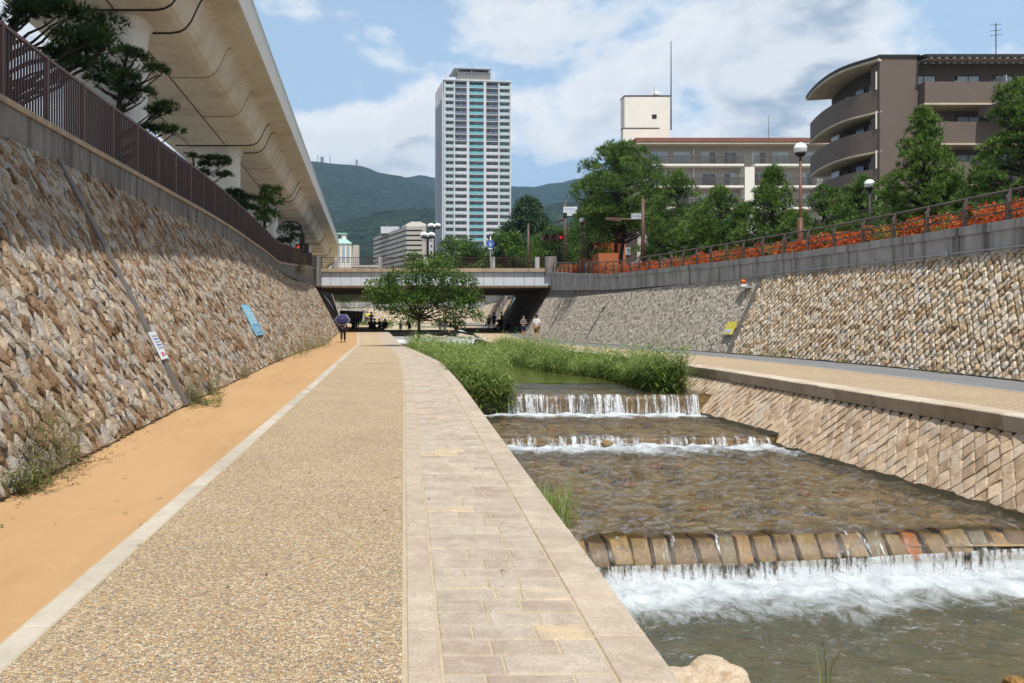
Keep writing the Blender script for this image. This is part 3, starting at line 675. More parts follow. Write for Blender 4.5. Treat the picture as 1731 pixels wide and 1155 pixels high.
def curtain(name, x0, x1, prof, mat, label, res=.035, wob=.02, seed=0.0, fl=None):
    xs = fr(x0, x1, res); V = []; fo = []; n = len(prof(x0))
    for x in xs:
        for k, (y, z) in enumerate(prof(x)):
            t = k / (n - 1); d = wob * mnoise.noise(Vector((x * 9, t * 2, seed))) * (.2 + t) + wob * .6 * mnoise.noise(Vector((x * 30, t * 3, seed)))
            V.append((x, y - abs(d) - .004, z + d * .3)); fo.append(t if fl is None else fl(x, t))
    m_ = len(xs); fs = [(i * n + k, (i + 1) * n + k, (i + 1) * n + k + 1, i * n + k + 1) for i in range(m_ - 1) for k in range(n - 1)]
    me = np_mesh(name, V, fs, None, True); a = me.attributes.new('foam', 'FLOAT', 'POINT'); a.data.foreach_set('value', fo)
    return tag(link(name, me, mat), label, 'waterfall', kind='stuff')
def arc(y0, z0, z1, out, n=8):
    return [(y0 + .10, z0)] + [(y0 - out * math.sqrt(t), z0 - .01 - (z0 - z1) * t) for t in [k / (n - 1) for k in range(n)]]
curtain('waterfall', 1.3, 8.5, lambda x: [(weir1(x) + .3, -.915), (weir1(x) - .02, -.93), (weir1(x) - .13, -1.05), (weir1(x) - .25, -1.18), (weir1(x) - .27, -1.25)], M['fall_thin'], 'thin glittering film of water running over the near weir stones', seed=2.0, fl=lambda x, t: .5)
curtain('waterfall', 1.3, 8.6, lambda x: [(weir1(x) - .245 - .03 * t, -1.19 - .24 * t + (.10 * max(0, (x - 4.6) / 4)) * (1 - t)) for t in (0, .2, .4, .6, .8, 1)], M['fall_foot'], 'white water spilling from the foot of the near weir', wob=.05, seed=3.0, fl=lambda x, t: .30 + .6 * t)
curtain('waterfall', 1.3, 7.25, lambda x: arc(17.6, WZ['two'], WZ['mid'] - .03, .10), M['fall'], 'low white waterfall over the middle weir', seed=4.0, wob=.03, fl=lambda x, t: .38 + .3 * t)
curtain('waterfall', 2.52, 7.14, lambda x: arc(21.6, WZ['up'], WZ['two'] - .03, .16, 10), M['fall'], 'tall white curtain waterfall over the upper weir', seed=5.0, wob=.03, fl=lambda x, t: .42 + .2 * t)
def plain_weir(y, x0, x1, zt, zb, label):
    w = thing('weir', label, 'weir', ((x0 + x1) / 2, y, zb)); x = x0; r = random.Random(int(y))
    while x < x1:
        wd = min(r.uniform(.35, .6), x1 - x)
        MB().span(x + .006, x + wd - .006, y + .01, y + .4 + r.uniform(0, .05), zb - .3, zt - .02 - r.uniform(0, .015), r.random() * .8).build('weir_stone', M['wet'], w); x += wd
lb = MB(); lb.add([(.6, 21.45, -1.6), (2.56, 21.63, -1.6), (2.56, 22.6, -1.6), (.6, 22.6, -1.6), (.6, 21.6, .1), (2.5, 21.66, -.31), (2.5, 22.6, -.31), (.6, 22.6, .1)], [(0, 1, 5, 4), (1, 2, 6, 5), (4, 5, 6, 7)]); tag(lb.build('earth_bank', M['soil']), 'dark earth bank under the reeds beside the upper fall', 'bank', kind='structure')
plain_weir(17.6, 1.2, 8.1, WZ['two'], WZ['mid'], 'low middle weir step of dark wet stone')
plain_weir(21.6, 2.43, 7.6, WZ['up'], WZ['two'], 'higher upper weir step of dark wet stone by the reeds')
# froth thrown up at the foot of each fall
st = MB(); r = random.Random(8)
for (yf, z, n, h, x0, x1) in ((lambda x: weir1(x) - .30, WZ['near'], 160, .10, 1.6, 8.4), (lambda x: 17.42, WZ['mid'], 110, .07, 1.5, 7.9), (lambda x: 21.38, WZ['two'], 60, .035, 2.6, 7.5)):
    for k in range(n):
        x = r.uniform(x0, x1); d = abs(r.gauss(0, .16)); rr = r.uniform(.004, .012)
        st.sphere((x, yf(x) - d + .06, z + h * r.random() * max(0, 1 - d * 2) + .01), rr, 3, r.uniform(.6, 1.0))
M['froth'] = plain('froth', (.86, .88, .90), (.78, .81, .84), 20, .4, .2, .01)
tag(st.build('spray_drops', M['froth'], smooth=True), 'white froth drops splashing below the weirs', 'spray', kind='stuff')
tag(boulder((2.42, 7.0, -1.32), .35, .55, 3.3, M['stone_r'], n=4), 'pale boulder at the water below the walkway corner', 'rock')
tag(boulder((4.98, 7.15, -1.42), .16, .8, 9.1, M['wet'], n=3), 'small wet brown rock at the right edge of the near pool', 'rock')
# ------------------------------------------------------------------ street level ground, far banks, hills
zsl = curve((-60, 4.3), (46, 4.3), (70, 5.2), (100, 5.4), (160, 6.0), w=3)
zsr = curve((-60, 3.7), (35, 3.75), (52, 4.0), (70, 5.0), (100, 5.2), (160, 6.0), w=3)
M['street'] = plain('street ground', (0.20, 0.19, 0.175), (0.15, 0.145, 0.13), 0.4, 0.95, 0.3)
M['verge'] = plain('planted verge', (0.10, 0.085, 0.05), (0.06, 0.07, 0.03), 1.2, 0.95, 0.6, .05)
sheet('left_street', lambda y: -900, lambda y: xlt(y) - .3, zsl, zsl, fr(-60, 112, 4), M['street'], 0, 1)
sheet('right_street', lambda y: xrt(y) + .34, lambda y: 900, zsr, zsr, fr(-60, 150, 4), M['street'], 0, 1)
sheet('right_verge', lambda y: xrt(y) + .36, lambda y: xrt(y) + 7.5, zsr, zsr, fr(4, 69, 3), M['verge'], .01, 1)
def hz(y): return 6.0 + max(0, y - 150) * .028
sheet('far_ground', lambda y: -3500, lambda y: 3500, hz, hz, [150, 300, 600, 1200, 2500, 5000, 9000], M['verge'], 0, 1)
# river floor and far banks beyond the bridge
sheet('far_river_terrace', lambda y: -70, lambda y: 14, lambda y: .30 + (y - 95) * .008, lambda y: .30 + (y - 95) * .008, fr(95, 151, 4), plain('dry terrace', (.50, .42, .30), (.40, .36, .22), .5, .95), 0, 1)
F2b = lambda x: (x, 149.4, .7); F2t = lambda x: (x, 150.6, 3.5)
fw = thing('retaining_wall', 'far beige stone wall crossing the view beyond the bridge', 'wall', (-10, 150, .7))
def far_surf(u, v):
    b, t = Vector(F2b(-32 + u)), Vector(F2t(-32 + u)); up = (t - b).normalized(); return b + up * v, Vector((0, -.92, .39))
stone_wall(fw, 'stone', far_surf, 46, 3.0, .55, .55, .12, .02, .06, M['stone_r'], 41, limit=0)
MB().add([F2b(-70), F2b(14), F2t(14), F2t(-70)], [(0, 1, 2, 3)]).build('backing', M['mortar_g'], fw)
MB().span(-70, 14, 150.4, 150.9, 3.4, 4.3).build('concrete_cap', M['conc_r'], fw)
MB().span(-70, 14, 150.7, 151.2, 4.0, 6.0).build('upper_bank', M['verge'], fw)
# banks left and right after the bridge
lf = thing('retaining_wall', 'sloping left river wall seen beneath the bridge', 'wall', (-8, 100, .5))
wall_back(lf, Lb, lambda y: (xlt(y), y, zlc(y)), fr(95.5, 112, 4), M['stone_l'], Vector((0, 0, 0)), 'wall_face')
MB().add([(xw(112), 112, 0), (-60, 113, 0), (-60, 113, 6.2), (xlt(112), 112, 6.2)], [(3, 2, 1, 0)]).build('end_face', M['conc_r'], lf)
rf_ = thing('retaining_wall', 'sloping right river wall with steps seen beyond the bridge', 'wall', (11, 110, .5))
stone_wall(rf_, 'stone', facing(bilinear(Rb, Rt, 95.5), Vector((-1, 0, .5))), 54, 3.6, .55, .55, .12, .02, .06, M['stone_r'], 43, limit=0)
wall_back(rf_, Rb, Rt, fr(95.5, 150, 4), M['mortar_g'], Vector((.03, 0, 0)))
m = MB(); m.sweep(lambda y: [(xrt(y) - .06, y, zrb(y) - .03), (xrt(y) - .06, y, zrc(y)), (xrt(y) + .35, y, zrc(y)), (xrt(y) + .35, y, zrb(y) - .03)], fr(95.5, 150, 4)); m.build('concrete_cap', M['conc_r'], rf_)
# culvert mouth in the far wall
cv_ = thing('culvert', 'dark culvert mouth with a concrete lintel in the far wall', 'culvert', (-8.4, 146, .8))
MB().add([(-9.9, 146, .85), (-7.2, 146, .85), (-6.6, 146, 2.7), (-10.6, 146, 2.9), (-9.9, 149, .85), (-7.2, 149, .85), (-6.6, 149, 2.7), (-10.6, 149, 2.9)], [(4, 5, 6, 7), (0, 4, 7, 3), (1, 5, 6, 2), (3, 7, 6, 2), (0, 1, 5, 4)]).build('mouth', M['darkmetal'], cv_)
MB().hexa([(-10.9, 145.6, 2.9), (-6.3, 145.6, 2.7), (-6.3, 149.5, 2.7), (-10.9, 149.5, 2.9), (-10.9, 145.6, 3.15), (-6.3, 145.6, 2.95), (-6.3, 149.5, 2.95), (-10.9, 149.5, 3.15)]).build('lintel', M['conc_r'], cv_)
for x in (-10.75, -6.55): MB().hexa([(x - .12 + .5 * (1 if x < -8 else -.45), 145.7, .8), (x + .12 + .5 * (1 if x < -8 else -.45), 145.7, .8), (x + .12 + .5 * (1 if x < -8 else -.45), 149, .8), (x - .12 + .5 * (1 if x < -8 else -.45), 149, .8), (x - .12, 145.7, 2.7), (x + .12, 145.7, 2.7), (x + .12, 149, 2.7), (x - .12, 149, 2.7)]).build('jamb', M['conc_r'], cv_)
# stair rail on the right wall past the bridge
sr = thing('stair_rail', 'thin steep handrail climbing the right wall beyond the bridge', 'handrail', (10, 100, .5))
pts = [Vector((10.0, 102, .8)), Vector((11.9, 102, 4.2))]
for d in (0, 1.2):
    MB().tube([pts[0] + Vector((0, d, .75)), pts[1] + Vector((0, d, .75))], .035, 6).build('rail', M['railbrown'], sr)
    for k in range(5):
        q = pts[0].lerp(pts[1], k / 4) + Vector((0, d, 0)); MB().tube([q - Vector((0, 0, .3)), q + Vector((0, 0, .75))], .03, 6).build('post', M['railbrown'], sr)
for k in range(14):
    q = pts[0].lerp(pts[1], k / 13); MB().span(q.x - .25, q.x + .1, 102, 103.2, q.z - .4, q.z - .02).build('step', M['conc_r'], sr)
# hills
def hill_mat(name, a, b, c):
    m, nt, out = newmat(name); p = pos(nt)
    v = nd(nt, 'TexVoronoi', {'Vector': p, 'Scale': .085}, feature='F1'); cr = nd(nt, 'SeparateColor', {0: v.outputs['Color']})
    n1 = noise(nt, p, .004, 6.0, .6); n2 = noise(nt, p, .06, 4.0)
    col = mixc(nt, rampf(nt, n1, .3, .7), a, b); col = mixc(nt, rampf(nt, cr.outputs[0], .2, .8, 0, .85), col, c)
    h = mth(nt, 'ADD', mth(nt, 'MULTIPLY', v.outputs['Distance'], -1.0), n2)
    principled(nt, out, col, .9, bumpn(nt, h, 1.0, 22.0), .1); return m
M['hill'] = hill_mat('wooded hillside', (.014, .032, .016), (.034, .060, .024), (.005, .012, .008))
def hill(name, ridge, Y, depth, z0, seed, amp, nx=230, ny=46, x0=-2600, x1=2600):
    xs = np.linspace(x0, x1, nx); V = np.zeros((ny + 1, nx, 3))
    rx = [(p[0] - CX) / F * Y for p in ridge]; rz_ = [CAM + (CY - p[1]) / F * Y for p in ridge]
    for i, x in enumerate(xs):
        zr_ = np.interp(x, rx, rz_)
        for j in range(ny + 1):
            t = j / ny; s = min(1, t / .8); prof = s * s * (3 - 2 * s) * .55 + s * .45
            if t > .8: prof = 1 - (t - .8) * 1.2
            y = Y - depth * (1 - t / .8)
            g = mnoise.fractal(Vector((x * .0022, y * .0022, seed)), 1.0, 2.0, 4) * amp * s * (1.05 - s) * 4 * .6
            g += mnoise.fractal(Vector((x * .02, y * .02, seed)), .8, 2.0, 3) * 5.5
            V[j, i] = (x, y, z0 + (zr_ - z0) * prof + g)
    idx = np.arange((ny + 1) * nx).reshape(ny + 1, nx)
    fc = np.stack([idx[:-1, :-1], idx[:-1, 1:], idx[1:, 1:], idx[1:, :-1]], -1).reshape(-1, 4)
    o = link(name, np_mesh(name, V.reshape(-1, 3), fc, None, True), M['hill']); o['kind'] = 'structure'; return o
hill('far_hill', [(-900, 330), (300, 290), (440, 268), (525, 274), (560, 278), (600, 280), (612, 282), (640, 293), (680, 302), (760, 330), (840, 345), (2200, 360)], 2700, 1300, 60, 1.3, 60)
hill('far_hill', [(-900, 400), (500, 340), (640, 310), (690, 300), (710, 296), (735, 300), (780, 312), (862, 314), (900, 315), (940, 309), (985, 301), (1010, 303), (1080, 312), (1300, 330), (2300, 330)], 3300, 1200, 90, 4.1, 50)
hill('near_hill', [(-900, 470), (480, 430), (575, 386), (620, 370), (665, 362), (700, 356), (760, 356), (865, 362), (905, 352), (930, 345), (960, 342), (1050, 345), (2300, 400)], 1500, 700, 40, 7.7, 26)
# masts on the ridge
for i, (x, y0, y1, w) in enumerate(((537, 277, 262, 1.6), (544.5, 278, 265, 5.0), (558, 279, 264, 1.6), (603, 283, 270, 3.5))):
    b = Vector(((x - CX) / F * 2700, 2700, CAM + (CY - y0) / F * 2700 - 6)); h = (y0 - y1) / F * 2700 + 6
    t = thing('radio_mast', ['slender radio mast leftmost on the far ridge', 'broad lattice radio mast second on the far ridge', 'slender radio mast third from left on the far ridge', 'short radio mast standing alone right of the others on the ridge'][i], 'mast', b, group='masts on the ridge')
    MB().tube([b, b + Vector((0, 0, h))], [w * .7, w * .35], 6).build('mast', M['conc_r'], t)
    for k in (.55, .75, .92): MB().box(b + Vector((0, 0, h * k)), (w * 2.4, w * 2.4, 1.6)).build('platform', M['conc_r'], t)
# ------------------------------------------------------------------ bridge
BY0, BY1 = 70.0, 95.0
br = thing('bridge', 'low road bridge with white panelled side and brown railings across the river', 'bridge', (2.5, 70, .5))
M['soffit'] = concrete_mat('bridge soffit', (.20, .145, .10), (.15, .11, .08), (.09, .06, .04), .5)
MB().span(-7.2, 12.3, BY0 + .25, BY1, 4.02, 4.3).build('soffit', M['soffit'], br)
MB().span(-7.2, 12.3, BY0 + .1, BY1 - .1, 4.302, 5.3).build('deck', M['road'], br)
gx = fr(-6.6, 11.9, .80)
for i in range(len(gx) - 1): MB().span(gx[i] + .012, gx[i + 1] - .012, BY0, BY0 + .09, 4.17, 5.22).build('side_panel', M['panelwhite'], br)
MB().span(-6.9, 12.2, BY0 - .02, BY0 + .16, 4.02, 4.165).build('girder_flange', M['soffit'], br)
MB().span(-6.75, 12.1, BY0 - .22, BY0 + .5, 5.24, 5.52).build('edge_coping', M['coping'], br)
MB().span(-6.75, 12.1, BY1 - .5, BY1 + .2, 5.24, 5.9).build('far_parapet', M['coping'], br)
for (a, b) in ((-7.3, -6.5), (11.1, 11.98)): MB().span(a, b, BY0 - .35, BY0 + .5, 4.1 if a < 0 else 5.0, 6.45).build('end_pillar', M['conc'], br)
bp_x = [-5.3, -1.85, 1.7, 7.0, 10.5]
for x in bp_x: MB().span(x - .16, x + .16, BY0 - .12, BY0 + .25, 5.522, 6.42).build('concrete_post', M['conc_r'], br)
segs = [(-6.5, -5.46), (-5.14, -2.01), (-1.69, 1.54), (1.86, 6.84), (7.16, 10.34), (10.66, 11.1)]
bar = MB().box((0, 0, .43), (.022, .022, .78)).mesh('bar')
for i, (a, b) in enumerate(segs):
    for z, h in ((6.40, .05), (5.60, .04)): MB().span(a, b, BY0 - .01, BY0 + .05, z - h, z).build('rail', M['brownmetal'], br)
    if i < 2:
        for z in (5.8, 6.0, 6.2): MB().span(a, b, BY0, BY0 + .03, z - .02, z).build('cross_bar', M['brownmetal'], br)
    for x in fr(a + .1, b - .1, .17 if i < 2 else .125):
        o = link('bar', bar, M['brownmetal'], br); o.location = (x, BY0 + .02, 5.57)
    pass
for (a, b) in ((-5, 0), (0.2, 5.2), (5.4, 10.5)):
    MB().span(a, b, BY1 - .1, BY1 - .04, 6.65, 6.72).build('far_rail', M['brownmetal'], br)
    for x in fr(a, b, .5): o = link('bar', bar, M['brownmetal'], br); o.location = (x, BY1 - .07, 5.87)
# abutments: the sloping walls carry on under the deck
ab = thing('abutment', 'dark sloping concrete abutment under the right end of the bridge', 'abutment', (10, 82, .5))
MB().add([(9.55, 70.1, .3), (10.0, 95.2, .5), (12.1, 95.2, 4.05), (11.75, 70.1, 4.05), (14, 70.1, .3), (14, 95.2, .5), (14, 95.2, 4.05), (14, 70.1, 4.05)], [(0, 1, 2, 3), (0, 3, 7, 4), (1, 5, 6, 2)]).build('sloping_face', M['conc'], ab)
al_ = thing('abutment', 'dark sloping concrete abutment under the left end of the bridge', 'abutment', (-5, 82, .5))
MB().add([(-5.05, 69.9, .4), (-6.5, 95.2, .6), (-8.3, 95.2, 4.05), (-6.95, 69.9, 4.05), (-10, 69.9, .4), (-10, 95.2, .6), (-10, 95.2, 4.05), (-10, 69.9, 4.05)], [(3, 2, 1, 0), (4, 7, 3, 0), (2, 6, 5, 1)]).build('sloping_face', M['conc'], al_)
MB().tube([(-5.5, 76, .8), (-7.2, 76, 3.9)], .09, 8).build('drain_pipe', M['greymetal'], al_)
# stepping stones and slabs in the stream near the bridge
r = random.Random(17); k = 0
for (x0, x1, y0, y1, n) in ((-1.0, 4.8, 64, 80, 26),):
    for i in range(n):
        x, y = r.uniform(x0, x1), r.uniform(y0, y1); o = boulder((x, y, .18), r.uniform(.25, .6), .35, i * 1.7, M['stone_g'], 'stream_rock', 1)
        tag(o, 'flat grey rock among the stepping rocks in the stream near the bridge', 'rock', 'grey rocks in the stream by the bridge')
# ------------------------------------------------------------------ elevated road
def vx(y): return -3.77 - .0413 * y - (.0012 * (y - 110) ** 2 if y > 110 else 0)
WD = 6.9
half = [(0, 12.0), (0, 10.92), (-.06, 10.88), (-.84, 10.78), (-.98, 10.70), (-1.12, 10.42), (-1.28, 10.08), (-1.42, 9.90), (-1.6, 9.80), (-1.85, 9.76)]
prof = half + [(-WD - a, b) for a, b in reversed(half)] + [(-WD + .25, 12.0), (-WD + .25, 11.25), (-.25, 11.25), (-.25, 12.0)]
vd = thing('elevated_road', 'cream concrete elevated road with rounded girder running overhead on the left', 'viaduct', (-8, 24.6, 4.4))
YV = fr(-30, 110, 5) + fr(114, 240, 6)
body = [p for p in prof if not (p[0] > -.05 and 10.9 < p[1] < 12.1)]
m = MB(); m.sweep(lambda y: [(vx(y) + a, y, b) for a, b in [(-.26, 11.24), (-.02, 10.93)] + half[2:] + [(-WD - a, b) for a, b in reversed(half)] + [(-WD + .25, 12.0), (-WD + .25, 11.25)]], YV)
m.build('girder', M['viaduct'], vd)
m = MB(); m.sweep(lambda y: [(vx(y), y, 10.9), (vx(y), y, 12.0), (vx(y) - .24, y, 12.0), (vx(y) - .24, y, 10.9)], YV); m.build('parapet', M['viaduct_side'], vd)
m = MB(); m.sweep(lambda y: [(vx(y) + .012, y, 11.93), (vx(y) + .012, y, 12.05), (vx(y) - .27, y, 12.05), (vx(y) - .27, y, 11.93)], YV); m.build('parapet_cap', M['greymetal'], vd)
under = half[3:] + [(-5.3, 9.76)]
def joint(y, rad, mat, name, prf=None, jog=0.0):
    pts = [(vx(y) + a, y, b - rad * .6) for a, b in (prf or under)]
    MB().tube(pts, rad, 6).build(name, mat, vd)
for py in (6.2, 24.6, 43.0, 61.4, 79.8, 98.2, 116.6):
    joint(py - 1.15, .032, M['blackpipe'], 'drain_pipe'); joint(py + .75, .032, M['blackpipe'], 'drain_pipe')
    for d in (5.2, 11.0): joint(py + .3 + d, .014, M['rust'], 'girder_joint', half[3:] + [(-2.9, 9.76)])
for s, w in ((-2.9, .045), (-4.6, .035)):
    m = MB(); m.sweep(lambda y: [(vx(y) + s, y, 9.775), (vx(y) + s, y, 9.745), (vx(y) + s - w, y, 9.745), (vx(y) + s - w, y, 9.775)], fr(-20, 110, 5)); m.build('seam', M['rust'], vd)
m = MB()
for y in fr(8, 100, .55): m.box((vx(y) - .9, y, 10.755), (.05, .035, .03))
tag(m.build('bolts', M['rust'], vd), kind='stuff')
for py in (6.2, 24.6, 43.0, 61.4, 79.8, 98.2, 116.6):
    cx_ = vx(py) - 3.45; m = MB(); n = 20; hw, hd = 1.0, .9
    def rr(z, k): return [(cx_ + hw * k * (abs(math.cos(q)) ** .45) * (1 if math.cos(q) > 0 else -1), py + hd * (abs(math.sin(q)) ** .45) * (1 if math.sin(q) > 0 else -1), z) for q in [2 * math.pi * (i + .5) / n for i in range(n)]]
    zs = [(3.8, 1), (9.2, 1), (9.5, 1.03), (9.65, 1.08), (9.755, 1.18)]
    vs = []; fs = []
    for z, k in zs: vs += rr(z, k)
    for i in range(len(zs) - 1):
        for k in range(n): fs.append((i * n + k, i * n + (k + 1) % n, (i + 1) * n + (k + 1) % n, (i + 1) * n + k))
    m.add(vs, fs); m.build('pier', M['pier'], vd)
# ------------------------------------------------------------------ left fence
SP = 1.62
lf2 = thing('fence', 'long brown vertical bar fence on the left parapet beneath the elevated road', 'fence', (-5.8, 20, 4.6))
fx = lambda y: xlt(y) - .14
ys = [14.0 + SP * k for k in range(-7, 35)]; ys = [y for y in ys if y < 69.6]
post = MB().box((0, 0, .56), (.055, .055, 1.16)).mesh('post')
for y in ys: o = link('post', post, M['brownmetal2'], lf2); o.location = (fx(y), y, zlc(y))
bars = []
bar = MB().box((0, 0, .56), (.024, .03, .98)).mesh('bar')
for i in range(len(ys) - 1):
    a, b = ys[i] + .03, ys[i + 1] - .03
    for dz, h in ((1.12, .05), (.10, .04)):
        m = MB(); m.hexa([(fx(a) - .025, a, zlc(a) + dz - h), (fx(a) + .025, a, zlc(a) + dz - h), (fx(b) + .025, b, zlc(b) + dz - h), (fx(b) - .025, b, zlc(b) + dz - h), (fx(a) - .025, a, zlc(a) + dz), (fx(a) + .025, a, zlc(a) + dz), (fx(b) + .025, b, zlc(b) + dz), (fx(b) - .025, b, zlc(b) + dz)])
        m.build('rail', M['brownmetal2'] if dz > 1 else M['brownmetal'], lf2)
    bars += fr(a + .08, b - .08, .112)
bars = sorted(q for q in bars if q > 9.5)
for y in bars[:300]: o = link('bar', bar, M['brownmetal'], lf2); o.location = (fx(y), y, zlc(y))
m = MB()
for y in bars[300:]: m.box((fx(y), y, zlc(y) + .56), (.024, .03, .98))
tag(m.build('bars_beyond', M['brownmetal'], lf2), kind='stuff')
# ------------------------------------------------------------------ right handrail
rl = thing('handrail', 'brown metal handrail with bent posts along the right parapet', 'railing', (14.3, 25, 3.9))
hx = lambda y: xrt(y) + .12
m = MB()
prof_p = [(-.05, 0), (-.05, .55), (.01, .66), (.06, .72), (.10, .70), (.045, .60), (.03, .5), (.05, 0)]
pv = [(a, -.03, b) for a, b in prof_p] + [(a, .03, b) for a, b in prof_p]
n = len(prof_p); pf = [tuple(range(n - 1, -1, -1)), tuple(range(n, 2 * n))] + [(k, (k + 1) % n, n + (k + 1) % n, n + k) for k in range(n)]
pm = MB().add(pv, pf).mesh('post', recalc=True)
yy = [22.17 + 1.57 * k for k in range(-6, 31)]
for y in yy: o = link('post', pm, M['railbrown'], rl); o.location = (hx(y), y, zrc(y))
for dz, off, rad in ((.72, .09, .036), (.42, 0, .018), (.24, 0, .018)):
    for i in range(len(yy) - 1):
        a, b = yy[i], yy[i + 1]
        MB().tube([(hx(a) + off, a, zrc(a) + dz), (hx(b) + off, b, zrc(b) + dz)], rad, 8).build('rail', M['railbrown'], rl, smooth=True)
# conduit on the right parapet
cd_ = thing('conduit', 'thin grey conduit with a junction box along the right parapet', 'conduit', (14, 25, 3.3))
m = MB(); m.tube([(xrt(y) - .09, y, zrb(y) + .08) for y in fr(10, 34, 1.5)], .016, 6); m.build('pipe', M['greymetal'], cd_)
MB().box((xrt(22.6) - .1, 22.6, zrb(22.6) + .09), (.09, .2, .15)).build('junction_box', M['greymetal'], cd_)
# ------------------------------------------------------------------ notices on the walls
def on_left(y, v): return facing(bilinear(Lb, Lt, 0), Vector((1, 0, .5)))(y, v)
def on_right(y, v): return facing(bilinear(Rb, Rt, 0), Vector((-1, 0, .5)))(y, v)
def board(surf, y0, y1, v0, v1, h, mats, label, name, marks):
    p, nn = surf((y0 + y1) / 2, (v0 + v1) / 2); t = thing(name, label, 'sign', p)
    def pt(s, q, k): a, n_ = surf(y0 + (y1 - y0) * s, v0 + (v1 - v0) * q); return a + n_ * (h + k)
    def slab(s0, s1, q0, q1, k0, k1, mat, nm):
        m = MB(); m.hexa([pt(s0, q0, k0), pt(s1, q0, k0), pt(s1, q1, k0), pt(s0, q1, k0), pt(s0, q0, k1), pt(s1, q0, k1), pt(s1, q1, k1), pt(s0, q1, k1)]); return m.build(nm, mat, t)
    slab(0, 1, 0, 1, -.03, 0, mats[0], 'board')
    for (s0, s1, q0, q1, mi, nm) in marks: slab(s0, s1, q0, q1, .001, .004, mats[mi], nm)
    for s in (.1, .9):
        for q in (.1, .9): slab(s - .02, s + .02, q - .02, q + .02, -.15, -.03, M['greymetal'], 'bracket')
M['signblue'] = plain('light blue board', (.17, .42, .55), (.22, .50, .62), 3.0, .5, 0)
M['signblue2'] = plain('mid blue print', (.10, .33, .50), None, 3.0, .5, 0)
M['signwhite'] = plain('white board', (.72, .74, .76), None, 3.0, .5, 0)
M['red'] = plain('red print', (.55, .05, .06), None, 3.0, .5, 0); M['blueprint'] = plain('blue print', (.06, .14, .5), None, 3.0, .5, 0)
M['yellow'] = plain('yellow board', (.72, .62, .06), None, 3.0, .5, 0); M['greyprint'] = plain('grey print', (.25, .27, .3), None, 3.0, .5, 0)
board(on_left, 23.8, 25.1, .85, 1.78, .10, [M['signblue'], M['signblue2'], M['signwhite']], 'large light blue notice board fixed on the left stone wall', 'notice_board',
      [(.08, .92, .06, .34, 1, 'lower_panel')] + [(.15, .85, .40 + .08 * k, .425 + .08 * k, 2, 'text_line') for k in range(6)] + [(.15, .8, .12 + .06 * k, .135 + .06 * k, 2, 'text_line') for k in range(3)])
board(on_left, 13.85, 14.20, .80, 1.28, .11, [M['signwhite'], M['red'], M['blueprint'], M['greyprint']], 'small white notice with red marks on the drain chute of the left wall', 'notice_board',
      [(.15, .45, .1, .25, 1, 'red_mark'), (.65, .85, .12, .22, 1, 'red_mark')] + [(.12, .88, .38 + .11 * k, .42 + .11 * k, 2 if k % 2 else 3, 'text_line') for k in range(5)])
board(on_right, 33.0, 33.75, .70, 1.22, .16, [M['yellow'], M['signwhite'], M['greyprint']], 'small yellow and white notice low on the right grey wall', 'notice_board',
      [(.1, .9, .1, .42, 1, 'white_panel')] + [(.2, .8, .15 + .08 * k, .17 + .08 * k, 2, 'text_line') for k in range(3)])
# beacon
p, nn = on_right(33.5, 2.75); bc = thing('warning_beacon', 'small orange warning beacon on a grey shelf at the top of the grey wall', 'beacon', p)
MB().box(p + nn * .18 + Vector((0, .1, -.12)), (.3, .6, .04)).build('shelf', M['greymetal'], bc)
MB().box(p + nn * .2 + Vector((0, .3, -.03)), (.2, .2, .08)).build('base', M['white'], bc)
M['beacon'] = plain('orange beacon plastic', (.62, .13, .03), None, 3.0, .3, 0)
MB().lathe(p + nn * .2 + Vector((0, .3, .03)), [(.10, 0), (.10, .10), (.07, .15), (.02, .17)], 12).build('lens', M['beacon'], bc, smooth=True)
# ------------------------------------------------------------------ buildings
def glass_mat(name, c, rough=.12):
    m, nt, out = newmat(name); principled(nt, out, c, rough, None, .8); return m
M['glass_d'] = glass_mat('dark window glass', (.035, .045, .055)); M['glass_l'] = glass_mat('curtained window glass', (.30, .36, .38))
M['teal'] = glass_mat('teal balcony glass', (.13, .38, .41), .2); M['smoke'] = glass_mat('grey blue balcony glass', (.11, .13, .18), .25)
M['paleglass'] = glass_mat('pale green balcony glass', (.40, .50, .49), .2)
M['twr'] = plain('white tower facade', (.56, .575, .60), (.50, .515, .54), .3, .6, .02, .01, fine=2.0)
M['twr_in'] = plain('tower recess wall', (.50, .51, .53), None, .3, .7, .02, .01, fine=2.0)
M['beige'] = plain('grey beige render', (.40, .36, .315), (.36, .325, .285), .6, .85, .1)
M['cream'] = plain('cream render', (.74, .70, .62), (.68, .64, .56), .5, .8, .1)
M['redroof'] = plain('red brown roof edge', (.24, .10, .075), None, .8, .7, .1)
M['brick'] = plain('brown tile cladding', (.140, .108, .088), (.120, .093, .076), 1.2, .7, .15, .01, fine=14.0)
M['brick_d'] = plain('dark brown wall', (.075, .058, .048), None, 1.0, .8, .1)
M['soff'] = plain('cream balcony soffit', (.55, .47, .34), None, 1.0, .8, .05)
M['roofd'] = plain('dark roof metal', (.03, .028, .028), None, 1.0, .5, .05)
M['concb'] = plain('pale brown building', (.47, .42, .37), (.43, .385, .34), .2, .85, .05, fine=2.0)
M['obrick'] = plain('orange brick', (.40, .125, .045), (.34, .10, .04), 1.0, .85, .2, .02)
M['mint'] = plain('mint roof', (.36, .60, .50), None, .5, .7, .05); M['grilled'] = plain('railing grey', (.10, .09, .085), None, 1, .5, 0)
def placer(loc, rz):
    return Matrix.Translation(loc) @ Matrix.Rotation(rz, 4, 'Z')
def place(o, root):      # children modelled in the thing's own axes
    o.parent = root; return o
